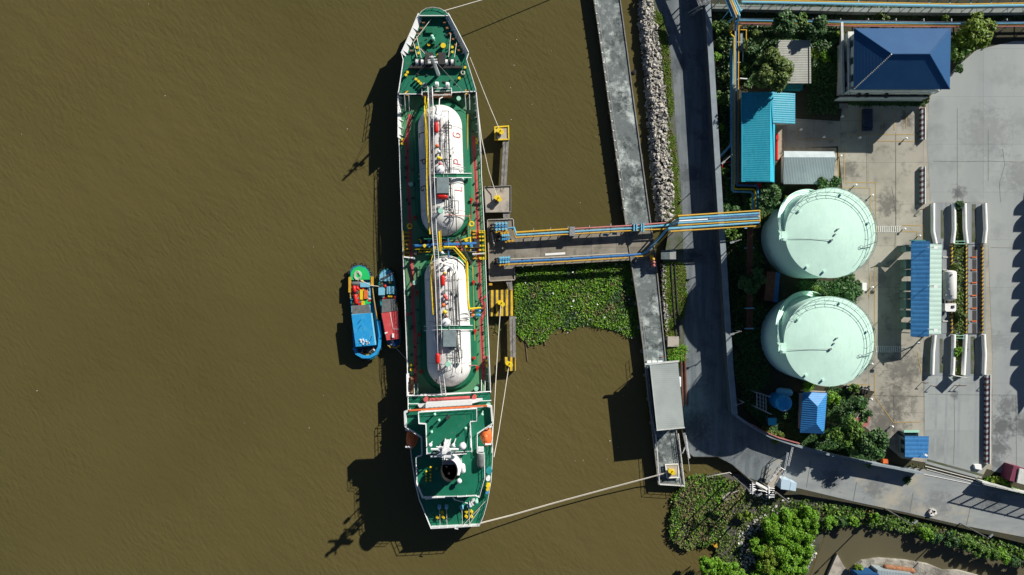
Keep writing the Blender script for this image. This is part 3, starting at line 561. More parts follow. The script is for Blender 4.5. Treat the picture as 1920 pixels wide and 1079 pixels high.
q = M(); q.rect(1250, 873, 1272, 897, .02, .5); ob('block', q, MT['pad'], t)
q = M(); q.line([(1248, 872), (1272, 871), (1273, 896), (1251, 897), (1248, 872)], 2, .5, .6); ob('edge_frame', q, MT['white'], t)
hook(1260, 886, 'yellow mooring hook on the square block at the south end of the pier', .5)
# ropes
def rope(pts, r, label): q = M(); q.pt(pts, r, 5); solo('mooring_rope', q, MT['rope'], label, 'rope', W(*pts[0]))
rope([(830, 22, 4.3), (862, 13, 3.8), (910, -1, 3.2), (1100, -55, 1)], .09, 'pale mooring rope running up and away from the bow')
rope([(881, 108, 4.1), (898, 150, 2.6), (918, 200, 1.5), (937, 245, 1.0)], .07, 'mooring rope from the bow to the northernmost dolphin')
rope([(893, 180, 3.4), (903, 260, 2.6), (916, 320, 1.5), (928, 358, .7), (933, 371, 1.0)], .07, 'mooring rope from the foredeck to the stained concrete dolphin')
rope([(939, 572, 1.2), (934, 640, 1.4), (927, 760, 2.4), (923, 830, 3.6), (922, 850, 4)], .09, 'mooring rope from the broad striped dolphin to the stern quarter')
rope([(954, 687, 1.0), (946, 740, 1.3), (935, 810, 2.2), (926, 858, 3.5)], .09, 'mooring rope from the southernmost dolphin to the stern quarter')
rope([(901, 981, 2.6), (960, 966, 1.3), (1040, 943, .4), (1140, 916, .3), (1220, 895, .7), (1256, 885, 1.3)], .07, 'long pale mooring rope from the stern to the pier end block')
rope([(901, 982.5, 2.6), (960, 967.5, 1.2), (1040, 944.6, .3), (1140, 917.6, .2), (1220, 896.2, .65), (1256.5, 886.3, 1.3)], .045, 'thinner rope lying just below the long stern rope')
# ---------------------------------------------------------- pier hut
t = thing('pier_hut', 'long hut with pale grey metal roof standing on the pier', 'hut', W(1245, 745, 0))
q = M(); q.prism([(1222, 688), (1268, 684), (1278, 800), (1236, 804)], .02, 3.7); ob('wall', q, MT['lblue'], t)
q = M(); q.prism([(1219, 686), (1271, 680), (1283, 802), (1232, 807)], 3.7, 4.15, 0); ob('roof', q, MT['roofpier'], t)
q = M(); q.line([(1211, 684), (1272, 678.5)], 3.2, 3.9, 4.25); q.line([(1232, 808), (1283.5, 803)], 1.5, 3.9, 4.25); q.line([(1219, 686), (1232, 807)], .8, 4.0, 4.22); ob('roof_edge', q, MT['cream'], t)
q = M(); q.prism([(1212, 688), (1219, 687), (1232, 804), (1226, 804)], 2.9, 3.0); ob('awning', q, MT['glass'], t)
for i in range(6):
    y = 700+i*17; x = 1219.5+(y-690)*.105; q = M(); q.prism([(x-1.2, y), (x+.3, y), (x+1.4, y+11), (x, y+11)], 1.0, 2.4); ob('window', q, MT['glass'], t)
q = M(); q.tube([W(1213, 688, .02), W(1213, 688, 2.95)], .08, 5); q.tube([W(1227, 803, .02), W(1227, 803, 2.95)], .08, 5); q.pt([(1213, 688, 2.95), (1227, 803, 2.95)], .08, 5); ob('post', q, MT['grey'], t)
for i, x in enumerate((1213, 1223.5, 1234)): 
    q = M(); q.rect(x, 677.5, x+8.5, 681.5, .02, .7); solo('planter_box', q, MT['white'], ['white box at the hut front, nearest the water', 'middle white box at the hut front', 'white box at the hut front, nearest the road'][i], 'box', W(x+4, 679, .02), 'white boxes in front of the pier hut')
q = M(); q.rect(1270, 708, 1277, 726, .02, 1.1); solo('water_tank_box', q, MT['white'], 'white box against the road side of the pier hut', 'box', W(1273, 717, .02))
t = thing('bicycle', 'bicycle parked at the front of the pier hut', 'bicycle', W(1240, 671, .02))
for dx in (0, 7):
    q = M(); w = Vector(W(1238+dx, 671-dx*.2, .35)); q.tube([w+Vector((.3*math.cos(a), .05*math.sin(a), .3*math.sin(a))) for a in [i*.7854 for i in range(9)]], .04, 4); ob('wheel', q, MT['black'], t)
q = M(); q.pt([(1238, 671, .35), (1241, 670, .8), (1245, 670, .8), (1245, 669.6, .35)], .04, 4); ob('frame', q, MT['red'], t)
q = M(); q.rect(1252, 632, 1273, 651, 0, .5); solo('concrete_pad', q, MT['pad'], 'square pale concrete chamber cover on the grass beside the pier', 'chamber cover', W(1262, 642, 0))
for i, x in enumerate((1277, 1284)):
    q = M(); q.pt([(x-1, 656, .25), (x+1, 700, .25), (x+3, 762, .25)], .22, 8); solo('verge_pipe', q, MT['brown'], ['rusty brown pipe on the verge, nearer the hut', 'rusty brown pipe on the verge, nearer the road'][i], 'pipe', W(x, 710, 0), 'rusty pipes on the verge', True)
for i, x in enumerate((1258, 1265)):
    q = M(); q.pt([(x, 493, .2), (x+4, 560, .2), (x+10, 635, .2)], .13, 6); solo('verge_pipe', q, MT['dark'], ['dark pipe crossing the grass beside the road, left one', 'dark pipe crossing the grass beside the road, right one'][i], 'pipe', W(x, 560, 0), 'dark pipes on the grass', True)
t = thing('access_ladder', 'steel grating stairs at the south end of the verge beside the pier', 'stairs', W(1287, 840, 0))
q = M(); q.line([(1283, 815), (1292, 858)], 5, .6, .7); ob('tread', q, MT['grey'], t); q = M(); q.rail([(1284, 815), (1290, 858)], .7, 1, .05, 1.2); q.rail([(1287, 830), (1278, 850)], .2, .8, .05, 1); ob('railing', q, MT['white'], t)
q = M(); q.pt([(1290, 858, .1), (1293, 884, -1.0)], .05, 4); solo('rope_line', q, MT['rope'], 'thin line hanging from the verge stairs into the pond', 'rope', W(1291, 870, 0))
t = thing('gas_cylinders', 'row of yellow and pink standing cylinders beside the pipeline bend', 'cylinder rack', W(1225, 488, .02))
for i, (x, y, c) in enumerate(((1223, 481, 'amber'), (1225, 487, 'amber'), (1226, 493, 'pink'), (1226, 499, 'pink'))): q = M(); q.pcyl(x, y, .33, .02, 1.5, 10); q.dome(W(x, y, 1.5), .33, .25, 1.5, 10, 3); ob('cylinder', q, MT[c], t, True)
t = thing('grating_platform', 'slatted steel platform roof beside the pipeline bend', 'platform', W(1254, 479, 0))
for a, b in ((1240, 1255.5), (1256.5, 1267)):
    q = M()
    for i in range(9): y = 471+i*1.9; q.line([(a, y), (b, y)], 1.05, 2.2, 2.28)
    ob('slat_panel', q, MT['housegrey'] if a < 1250 else MT['cream'], t)
q = M()
for x in (1241, 1266):
    for y in (471, 487): q.tube([W(x, y, 0), W(x, y, 2.2)], .07, 5)
ob('post', q, MT['grey'], t)
q = M(); q.pcyl(1189.5, 135, .42, WZ-.3, WZ+.25, 14); q.pcyl(1189.5, 135, .2, WZ+.25, WZ+.3, 10); solo('floating_tyre', q, MT['black'], 'black tyre floating between the pier and the riprap', 'tyre', W(1189.5, 135, WZ))
for p, l in (([(978, 625, -1.2), (991, 651, -1.25)], 'longer brown branch floating at the edge of the plants'), ([(985, 640, -1.36), (989, 677, -1.36)], 'half-sunk thin branch below the floating plants'), ([(1020, 633, -1.25), (1022, 648, -1.3)], 'short stick at the edge of the floating plants')): q = M(); q.pt(p, .13, 5); solo('driftwood', q, MT['wood'], l, 'branch', W(*p[0]), 'driftwood at the floating plants')
# ---------------------------------------------------------- flood wall
WL = [(1327, -60), (1331, 20), (1336, 100), (1341, 180), (1347, 280), (1353, 380), (1360, 480), (1366, 580), (1373, 690), (1381, 778)]
def ribbon(q, pts, w0, z0, z1):
    L_ = []; R_ = []
    for i, (x, y) in enumerate(pts):
        a = pts[max(0, i-1)]; b = pts[min(len(pts)-1, i+1)]; d = math.hypot(b[0]-a[0], b[1]-a[1]); nx, ny = -(b[1]-a[1])/d, (b[0]-a[0])/d
        L_.append((x+nx*w0/2, y+ny*w0/2)); R_.append((x-nx*w0/2, y-ny*w0/2))
    for i in range(len(pts)-1): q.prism([L_[i], L_[i+1], R_[i+1], R_[i]], z0, z1)
t = thing('flood_wall', 'long straight grey flood wall between the riverside road and the compound', 'wall', W(1355, 400, 0)); WL = [(1314, -400)]+[(x-3, y) for x, y in WL]
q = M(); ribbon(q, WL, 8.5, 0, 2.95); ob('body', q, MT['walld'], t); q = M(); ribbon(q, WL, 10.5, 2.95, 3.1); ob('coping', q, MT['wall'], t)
q = M(); ribbon(q, [(1378, 778), (1400, 794), (1422, 808), (1445, 820), (1480, 832), (1520, 845), (1570, 857), (1620, 868), (1680, 879), (1732, 890)], 4.0, 0, 2.2); solo('boundary_wall', q, MT['wall'], 'curved boundary wall along the south edge of the compound up to the gate', 'wall', W(1550, 850, 0))
q = M(); ribbon(q, [(1408, 796), (1430, 809), (1460, 822), (1500, 833)], 1.4, 0, 2.4); solo('coping_kerb', q, MT['pink'], 'thin pink kerb along the inside of the curved boundary wall', 'kerb', W(1440, 812, 0))
q = M(); ribbon(q, [(1842, 905), (1880, 914), (1925, 926), (2300, 1005)], 3.2, 0, 2.0); solo('boundary_wall', q, MT['cream'], 'pale boundary wall east of the gate in front of the planting', 'wall', W(1900, 920, 0))
# gate
t = thing('sliding_gate', 'grey sliding gate rails across the yard entrance', 'gate', W(1790, 890, 0))
q = M(); q.line([(1735, 875), (1842, 903)], 1.0, .02, .12); q.line([(1738, 881), (1836, 907)], .8, .02, .12); q.line([(1732, 890), (1838, 912)], .8, .02, .1); ob('rail', q, MT['white'], t)
q = M(); q.line([(1740, 864), (1842, 892)], 4, .035, .05); ob('drain_channel', q, MT['gravel'], t)
t = thing('gate_panel', 'tall open grid gate panel standing along the wall east of the entrance', 'gate', W(1880, 925, 0))
q = M()
for i in range(8):
    a = (1844+i*22, 909+i*5); q.tube([W(a[0], a[1], 0), W(a[0], a[1], 3.6)], .14, 5)
for z in (1.9, 3.5): q.pt([(1844, 909, z), (1998, 944, z)], .1, 5)
ob('frame', q, MT['grey'], t)
q = M()
for i in range(48): a = (1844+i*3.2, 909+i*.73); q.tube([W(a[0], a[1], 1.9), W(a[0], a[1], 3.5)], .035, 4)
ob('bar', q, MT['grey'], t)
# ============================================================ THE GAS TANKER
SH = thing('gas_tanker', 'green-decked gas tanker ship with two long white cargo tanks moored at the jetty', 'ship', W(838, 500, WZ))
ML = [(748, 176), (749, 260), (752, 350), (755, 430), (758, 510), (761, 590), (764, 670), (766, 745), (767, 800), (773, 860), (780, 905), (787, 935), (798, 962), (809, 990)]
MRt = [(893, 172), (899, 240), (903, 330), (908, 430), (911, 510), (914, 590), (917, 655), (920, 735), (923, 800), (924, 850), (921, 900), (914, 940), (907, 965), (899, 985)]
FL = [(786, 30), (772, 64), (754, 104), (757, 116), (752, 150), (748, 176)]
FR = [(841, 30), (858, 62), (879, 103), (875, 114), (886, 150), (893, 173)]
TIP = [(786, 30), (791, 23), (799, 18), (812, 16), (825, 18), (835, 23), (841, 30)]
def loft(q, top, z1, z0, cx, k):
    w = [W(x, y, z1) for x, y in top]; n = len(w); a = sum(w[i][0]*w[(i+1) % n][1]-w[(i+1) % n][0]*w[i][1] for i in range(n))
    if a < 0: w = w[::-1]
    b = [(p[0]+(W(cx(p), 0)[0]-p[0])*k, p[1], z0) for p in w]
    q.add([(p[0], p[1], z1) for p in w]+b, [tuple(range(n))]+[(i, i+n, (i+1) % n+n, (i+1) % n) for i in range(n)]+[tuple(range(2*n-1, n-1, -1))])
cxl = lambda p: 820+(540-p[1]/S-20)*.042
q = M(); loft(q, ML+MRt[::-1], 1.96, -3.5, cxl, .08); loft(q, FL+FR[::-1], 3.95, 1.9, cxl, .04); loft(q, [(786, 30), (772, 64), (752, 150), (748, 190)]+[(893, 190), (886, 150), (858, 62), (841, 30)], 1.9, -3.5, cxl, .3)
q.prism(ML[7:]+MRt[7:][::-1], 1.9, 3.36); ob('hull', q, mat('hull_dark_paint', (.03,.045,.05), .5, (.06,.05,.04), .6), SH)
q = M(); q.sheet([(x+1, y) for x, y in ML[:8]]+[(x-1, y) for x, y in MRt[:8]][::-1], 2.0); ob('main_deck', q, MT['dgreen'], SH)
q = M(); q.prism([(x+(1 if i else 0), y) for i, (x, y) in enumerate(FL)]+[(x-1, y) for x, y in FR][::-1], 3.9, 4.0); ob('forecastle_deck', q, MT['green'], SH)
q = M(); q.prism([(x+1, y) for x, y in ML[7:]]+[(x-1, y-1) for x, y in MRt[7:]][::-1], 3.3, 3.4); ob('poop_deck', q, MT['green'], SH)
q = M(); q.prism(TIP, 4.0, 5.1); ob('bow_platform', q, MT['green'], SH)
q = M(); q.rail(TIP, 5.1, .35, .05, 1.5, 1); q.line([(787, 30), (841, 30)], 1.6, 5.1, 5.18); ob('bow_rail', q, MT['shipwhite'], SH)
# bulwarks: thin plates leaning in, with stays
def bulwark(pts, z, h, lean, side, stay=1.3):
    q = M(); 
    for a, b in zip(pts[:-1], pts[1:]):
        A, B = W(*a, z), W(*b, z); d = Vector(B)-Vector(A); nrm = Vector((d.y, -d.x, 0)).normalized()*side
        At, Bt = Vector(A)+Vector((0, 0, h)), Vector(B)+Vector((0, 0, h)); Ai, Bi = Vector(A)-nrm*lean, Vector(B)-nrm*lean
        th = nrm*.09
        q.add([Ai, Bi, Bt, At, Ai+th, Bi+th, Bt+th, At+th], [(0, 1, 2, 3), (7, 6, 5, 4), (3, 2, 6, 7), (0, 4, 5, 1), (0, 3, 7, 4), (1, 5, 6, 2)])
        q.tube([At+th/2, Bt+th/2], .09, 5)
        k = max(1, int(d.length/stay))
        for i in range(k):
            p = Ai.lerp(Bi, (i+.5)/k); t = At.lerp(Bt, (i+.5)/k); q.add([p, t, p-nrm*.42, p+d.normalized()*.09, t+d.normalized()*.09, p-nrm*.42+d.normalized()*.09], [(0, 1, 2), (5, 4, 3), (1, 4, 5, 2), (0, 2, 5, 3)])
    return q
ob('bulwark', bulwark([(786, 30), (772, 64), (754, 104)], 4.0, 1.1, .75, 1), MT['shipwhite'], SH)
ob('bulwark', bulwark([(841, 30), (858, 62), (879, 103)], 4.0, 1.1, .75, -1), MT['shipwhite'], SH)
ob('bulwark', bulwark([(749, 178), (749, 262)], 2.0, 1.6, .35, 1), MT['shipwhite'], SH)
ob('bulwark', bulwark([(893, 176), (899, 240), (902, 290)], 2.0, 1.6, .35, -1), MT['shipwhite'], SH)
ob('bulwark', bulwark([(765, 700), (766, 742)], 2.0, 1.5, .35, 1), MT['shipwhite'], SH)
ob('bulwark', bulwark([(917, 668), (920, 735)], 2.0, 1.5, .35, -1), MT['shipwhite'], SH)
q = M(); q.rail([(754, 104), (757, 116), (752, 150), (748, 176)], 4.0, .9, .06, 1.5); ob('forecastle_rail', q, MT['shipwhite'], SH); q = M(); q.rail([(879, 103), (875, 114), (886, 150), (893, 173)], 4.0, .9, .06, 1.5); ob('forecastle_rail', q, MT['shipwhite'], SH)
q = M(); q.rail([(749, 262), (752, 350), (755, 430), (758, 510), (761, 590), (764, 670), (765, 700)], 2.0, .95, .055, 1.8); ob('side_rail', q, MT['shipwhite'], SH)
q = M(); q.rail([(902, 290), (903, 330), (908, 430), (911, 510), (914, 590), (917, 668)], 2.0, .95, .055, 1.8); ob('side_rail', q, MT['shipwhite'], SH)
q = M(); q.line(ML[:8], 1.0, 2.0, 2.12); ob('deck_edge_bar', q, MT['shipwhite'], SH); q = M(); q.line(MRt[:8], 1.0, 2.0, 2.12); ob('deck_edge_bar', q, MT['shipwhite'], SH)
q = M(); q.rail([(766, 745), (767, 800), (773, 860), (780, 905), (787, 935), (798, 962), (809, 989), (899, 984), (907, 965), (914, 940), (921, 900), (924, 850), (923, 800)], 3.4, .95, .06, 1.6); q.line([(809, 989), (899, 984.5)], 1.2, 3.4, 3.9); ob('stern_rail', q, MT['shipwhite'], SH)
# forecastle break
q = M(); q.line([(749, 177), (790, 177)], 1.6, 4.0, 4.15); q.line([(790, 173), (847, 171)], 1.2, 4.0, 4.15); q.line([(847, 174), (892, 172)], 1.6, 4.0, 4.15); q.line([(792, 182), (846, 181)], 1.0, 3.0, 3.2); ob('break_bulkhead_trim', q, MT['shipwhite'], SH)
q = M(); q.prism([(792, 172), (804, 172), (804, 181), (792, 182)], 2.0, 3.7); q.prism([(811, 170), (847, 169), (847, 180), (811, 181)], 2.0, 3.9); ob('bulkhead_locker', q, MT['rust'], SH)
q = M(); q.rail([(792, 169), (792, 181)], 4.0, .8, .05, 1.5); q.rail([(812, 168), (847, 168), (847, 180), (812, 181), (812, 168)], 3.9, .8, .05, 1.5); ob('bulkhead_rail', q, MT['shipwhite'], SH)
for x, x2, y in ((762.5, 767, 176), (876, 879, 174)):
    q = M(); q.rect(x-4, y-5, x+4, y+4, 4.0, 4.06); q.prism([(x-4, y+4), (x+4, y+4), (x+4.5, y+12), (x-3.5, y+12)], 3.0, 3.06); ob('stair_landing', q, MT['hazd'], SH)
    q = M(); q.tube([W(x-4, y+4, 4.9), W(x-2, y+33, 2.6)], .05, 4); q.tube([W(x+4, y+4, 4.9), W(x+5, y+33, 2.6)], .05, 4); q.tube([W(x-4, y+4, 4), W(x-2, y+33, 2)], .08, 4); q.tube([W(x+4, y+4, 4), W(x+5, y+33, 2)], .08, 4)
    ob('stair_rail', q, MT['shipwhite'], SH)
# deck lanes
q = M(); q.line([(768, 218), (763, 262), (764, 330), (767, 380), (769, 440), (772, 500), (775, 590), (779, 650), (779, 715)], 6.5, 2.012, 2.012); q.line([(762, 262), (752, 268)], 5, 2.016, 2.016); q.line([(764, 590), (774, 590)], 4.5, 2.016, 2.016); ob('walkway_stripe', q, MT['lanered'], SH)
q = M(); q.line([(888, 258), (890, 300), (893, 350), (896, 440), (899, 510), (900, 560), (907, 570), (907, 590), (902, 602), (904, 650), (907, 700), (906, 715)], 6.5, 2.012, 2.012); q.line([(903, 562), (911, 556)], 4, 2.016, 2.016); q.line([(906, 672), (916, 670)], 4, 2.016, 2.016); ob('walkway_stripe', q, MT['lanered'], SH)
def caps(c0, c1, r, n=14):
    (x0, y0), (x1, y1) = c0, c1; out = []
    for i in range(n+1): a = math.pi+math.pi*i/n; out.append((x0+r*math.cos(a), y0+r*math.sin(a)))
    for i in range(n+1): a = math.pi*i/n; out.append((x1+r*math.cos(a), y1+r*math.sin(a)))
    return out
def trunk(c0, c1):
    q = M(); a = caps(c0, c1, 53); b = caps(c0, c1, 48); c = caps(c0, c1, 40); n = len(a)
    A = [W(*p, 2.0) for p in a]; B = [W(*p, 2.75) for p in b]; C = [W(*p, 2.9) for p in c]
    q.add(A+B+C, [(i, i+n, (i+1) % n+n, (i+1) % n) for i in range(n)]+[(i+n, i+2*n, (i+1) % n+2*n, (i+1) % n+n) for i in range(n)]+[tuple(range(3*n-1, 2*n-1, -1))])
    q.f = [f[::-1] for f in q.f]; return q
ob('tank_trunk', trunk((826, 237), (832, 398)), MT['trunk'], SH); ob('tank_trunk', trunk((838, 527), (842, 683)), MT['trunk'], SH)
R = 4.25
tanks = []
for c0, c1 in (((825.5, 240), (831, 403)), ((837.5, 521), (842.5, 684))):
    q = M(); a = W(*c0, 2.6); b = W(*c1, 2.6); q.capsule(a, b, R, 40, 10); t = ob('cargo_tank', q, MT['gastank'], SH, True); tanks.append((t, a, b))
    s = M()
    for k in (.03, .5, .97):
        p = Vector(a).lerp(Vector(b), k); s.tube([p+Vector((R*1.004*math.cos(u), 0, R*1.004*math.sin(u))) for u in [math.pi*i/24 for i in range(25)]], .035, 4)
    ob('weld_seam', s, MT['grey'], t)
# lettering on the forward tank
GL = {'L': [[(0, 1), (0, 0), (.7, 0)]], 'P': [[(0, 0), (0, 1), (.5, 1), (.7, .88), (.7, .6), (.5, .48), (0, .48)]],
      'G': [[(.7, .82), (.55, 1), (.2, 1), (0, .8), (0, .2), (.2, 0), (.55, 0), (.7, .2), (.7, .45), (.4, .45)]]}
t0, a0, b0 = tanks[0]
def onskin(dx, wy):
    t = (wy-a0[1])/(b0[1]-a0[1]); ax = a0[0]+(b0[0]-a0[0])*t; return (ax+dx, wy, a0[2]+math.sqrt(max(.05, R*R-dx*dx))+.03)
for side, order in ((1, 'GPL'), (-1, 'LPG')):
    for ch, yy in zip(order, (251, 302, 352)):
        q = M(); yw = (540-yy)*S*.95
        for st in GL[ch]:
            pts = []
            for (u0, v0), (u1, v1) in zip(st[:-1], st[1:]):
                for k in range(4): pts.append((u0+(u1-u0)*k/3, v0+(v1-v0)*k/3))
            w = []
            for u, v in pts:
                if side > 0: dx, wy = 3.85-1.15*v, yw-.4+1.15*u
                else: dx, wy = -3.85+1.15*v, yw+.4-1.15*u
                w.append(onskin(dx, wy))
            v2 = [w[0]]
            for p in w[1:]:
                if (Vector(p)-Vector(v2[-1])).length > .01: v2.append(p)
            q.tube(v2, .10, 5)
        ob('letter', q, MT['brown'] if side < 0 else MT['lanered'], t0)
q = M()
for x, y in ((799, 417),): pass
# central catwalk, high over the tanks
CW = [(807, 165, 4.6), (809, 205, 6.9), (811, 330, 7.2), (815, 430, 7.2), (819, 480, 7.2), (824, 600, 7.2), (827, 690, 6), (833, 742, 5.0)]
q = M()
for (p0, p1) in zip(CW[:-1], CW[1:]):
    A, B = Vector(W(*p0)), Vector(W(*p1)); d = (B-A).normalized(); k = int((B-A).length/.3)
    for sgn in (-1, 1): q.tube([A+Vector((.34*sgn, 0, 0)), B+Vector((.34*sgn, 0, 0))], .05, 4)
    for i in range(k): p = A.lerp(B, (i+.5)/k); q.tube([p-Vector((.34, 0, 0)), p+Vector((.34, 0, 0))], .045, 4)
ob('catwalk', q, MT['grey'], SH)
for sgn in (-1, 1):
    q = M(); q.tube([Vector(W(*p))+Vector((.4*sgn, 0, .9)) for p in CW], .045, 5); q.tube([Vector(W(*p))+Vector((.4*sgn, 0, .45)) for p in CW], .03, 4)
    for (a, b) in zip(CW[:-1], CW[1:]):
        A, B = Vector(W(*a)), Vector(W(*b)); k = max(1, int((A-B).length/1.8))
        for i in range(k+1): p = A.lerp(B, i/k)+Vector((.4*sgn, 0, 0)); q.tube([p, p+Vector((0, 0, .9))], .035, 4)
    ob('catwalk_rail', q, MT['shipwhite'], SH)
q = M()
for x, y in ((809, 210), (811, 300), (815, 400), (821, 520), (825, 620), (828, 700)):
    w = W(x, y, 7); q.tube([(w[0], w[1], 6), (w[0], w[1], 7)], .1, 5)
ob('catwalk_support', q, MT['grey'], SH)
def pipe(pts, r, m, name='pipe', n=6): q = M(); q.pt(pts, r, n); return ob(name, q, MT[m], SH, True)
pipe([(797, 181, 3.5), (796, 210, 6.2), (798, 250, 6.6), (800, 345, 6.7), (802, 400, 6.7), (806, 440, 5.7)], .13, 'yellow'); pipe([(803, 181, 3.5), (799, 208, 6.2), (801, 250, 6.6), (803, 330, 6.7)], .1, 'yellow')
pipe([(805, 215, 6.5), (806, 300, 6.8), (809, 440, 6.5)], .09, 'brown'); pipe([(803, 250, 6.7), (806, 345, 6.7), (809, 400, 6.7)], .1, 'amber')
pipe([(807, 493, 6.2), (809, 540, 6.6), (812, 590, 6.6), (817, 590, 6.6)], .12, 'yellow'); pipe([(814, 490, 6.4), (815, 540, 6.8), (817, 600, 6.8), (818, 720, 5)], .09, 'brown'); pipe([(812, 492, 6.5), (813, 582, 6.6)], .09, 'amber')
pipe([(807, 493, 6.2), (816, 465, 5), (813, 472, 5)], .12, 'yellow')
pipe([(832, 464, 5.8), (853, 464, 5.8), (876, 490, 4.6), (877, 560, 4.2), (880, 580, 4.0), (902, 578, 3.4)], .17, 'yellow'); pipe([(828, 466, 5.7), (850, 467, 5.7), (874, 494, 4.6), (875, 575, 4.1)], .1, 'yellow')
pipe([(823, 434, 7), (825, 472, 6.5)], .16, 'yellow'); pipe([(826, 432, 7), (828, 475, 6.5)], .1, 'amber')
pipe([(840, 226, 6.8), (842, 300, 6.9), (846, 400, 6.7), (855, 405, 6.4), (856, 436, 5.6), (840, 438, 5.8), (840, 448, 5)], .08, 'dark'); pipe([(837, 228, 6.9), (839, 300, 7), (845, 360, 6), (853, 378, 6.7), (854, 405, 6.3)], .06, 'grey')
pipe([(830, 183, 4), (824, 186, 5), (823, 205, 7), (828, 212, 7.1), (829, 290, 7.1)], .09, 'shipwhite'); pipe([(843, 395, 6.8), (844, 420, 6.3), (840, 436, 5.6)], .06, 'dark'); pipe([(850, 395, 6.6), (850, 415, 5), (845, 432, 5)], .06, 'dark')
pipe([(840, 448, 5), (840, 486, 5.8), (858, 487, 5.6), (859, 545, 6.3), (861, 580, 6.3), (866, 700, 5.8)], .08, 'dark'); pipe([(836, 493, 6.6), (850, 496, 6.6), (855, 515, 6.6), (855, 560, 6.6), (857, 620, 6.6), (862, 680, 6.3)], .07, 'dark'); pipe([(850, 500, 6.7), (851, 560, 6.8), (855, 600, 6.8), (856, 680, 6.7)], .06, 'grey')
pipe([(837, 318, 6.8), (858, 313, 6.1), (872, 316, 4.6)], .06, 'grey'); pipe([(838, 320, 6.8), (860, 322, 5), (872, 320, 4.6)], .06, 'grey'); pipe([(845, 600, 6.7), (866, 589, 5.8), (885, 587, 4.0)], .09, 'grey'); pipe([(845, 606, 6.7), (868, 597, 5.6), (886, 595, 4.0)], .09, 'grey'); pipe([(858, 602, 6.5), (878, 600, 4.6)], .06, 'dark')
pipe([(844, 685, 6.8), (862, 692, 5), (880, 686, 4.2), (894, 686, 2.7)], .07, 'pink'); pipe([(835, 404, 6.9), (850, 404, 6.6), (870, 406, 4.8), (883, 406, 3.0)], .07, 'pink')
for x0, y0, x1, y1 in ((877, 215, 876, 330), (878, 345, 882, 440), (886, 500, 890, 640)): pipe([(x0, y0, 2.5), (x1, y1, 2.5)], .09, 'amber')
pipe([(882, 370, 2.4), (883, 410, 2.4), (869, 440, 2.4)], .12, 'brown'); pipe([(787, 500, 2.5), (790, 640, 2.5), (793, 690, 2.5)], .1, 'trunk')
# cross-gangways over each tank
for y, xa, xb in ((330, 785, 884), (615, 795, 886)):
    for dy in (-4, 4):
        q = M(); q.pt([(xa, y+2+dy, 3.4), (xa+14, y+1+dy, 6.2), (xa+28, y+dy, 7.2), (xb-28, y+dy, 7.2), (xb-10, y+dy, 5.2), (xb, y+dy, 3.4)], .07, 5); ob('gangway_rail', q, MT['shipwhite'], SH)
    q = M(); q.prism([(xa+28, y-3.5), (xb-28, y-3.5), (xb-28, y+3.5), (xa+28, y+3.5)], 7.02, 7.1)
    for s_, (x0, z0, x1, z1) in enumerate(((xa, 3.3, xa+28, 7.05), (xb, 3.3, xb-28, 7.05))):
        A = [Vector(W(x0, y-3.5, z0)), Vector(W(x1, y-3.5, z1)), Vector(W(x1, y+3.5, z1)), Vector(W(x0, y+3.5, z0))]; q.add(A, [(0, 1, 2, 3)])
    ob('gangway', q, MT['trunk'], SH)
# fittings on the tanks
def fit(name, m, fn, smooth=True): q = M(); fn(q); return ob(name, q, MT[m], SH, smooth)
for x, y in ((818, 240), (830, 527), (820.5, 673)): fit('red_bottle', 'red', lambda q: q.capsule(W(x, y-6, 7.3), W(x, y+6, 7.3), .42, 12, 3))
fit('red_bottle', 'red', lambda q: q.capsule(W(824, 369, 7.2), W(834, 369, 7.2), .55, 12, 3))
for x, y, r in ((819, 222, .62), (825, 318, .85), (836, 605, .85)):
    fit('tank_dome', 'shipwhite', lambda q: (q.pcyl(x, y, r, 6.3, 7.2, 16), q.dome(W(x, y, 7.2), r, .35, 7.2, 16, 4)))
    fit('dome_vent', 'grey', lambda q: q.pcyl(x-1, y, .14, 7.5, 7.9, 8))
for x, y in ((826, 396), (840, 684)): fit('relief_head', 'mintdome', lambda q: (q.pcyl(x, y, .2, 6.3, 8.2, 10), q.pcyl(x, y, .48, 8.2, 8.8, 14)))
fit('equipment_shelter', 'housegrey', lambda q: (q.rect(819, 333, 841, 363, 6.4, 7.9)), False); fit('equipment_shelter', 'housegrey', lambda q: q.rect(831, 621, 855, 651, 6.4, 7.9), False)
for x, y, c, r in ((819, 274, 'orange', .33), (823, 285, 'shipwhite', .3), (822, 297, 'yellow', .35), (825, 298, 'yellow', .3), (825, 308, 'lanered', .3), (834, 556, 'lanered', .38), (837, 561, 'lanered', .3), (831, 573, 'orange', .36), (834, 586, 'yellow', .4), (836, 594, 'brown', .3), (829, 475, 'shipwhite', .3), (831, 488, 'grey', .4), (833, 498, 'grey', .3), (833, 513, 'amber', .3)):
    fit('valve', c, lambda q: (q.pcyl(x, y, r*.5, 6.3, 7.3, 8), q.dome(W(x, y, 7.3), r, .25, 7.3, 10, 3), q.cyl(W(x, y, 7.6), .06, 7.5, 8, 5), q.box(W(x+3, y+1, 7), (.5, .12, .12))))
q = M()
for i in range(46):
    k = random.random(); y = 215+k*215 if i % 2 else 490+k*220; x = (826 if i % 2 else 838)+random.uniform(-8, 24); w = W(x, y, 6.7); q.box((w[0], w[1], 6.75), (random.uniform(.1, .5), random.uniform(.1, .5), random.uniform(.3, .8)))
tag(ob('tank_fittings', q, MT['grey'], SH), kind='stuff')
for (x, y, d, w_) in ((830, 226, 60, 12), (833, 240, 12, 14), (846, 390, 46, 14), (845, 664, 30, 22)):
    q = M(); q.rail([(x, y-d/4), (x+w_, y-d/4), (x+w_, y+d/4), (x, y+d/4)], 6.6, 1.0, .04, 1.2); ob('platform_rail', q, MT['dark'], SH)
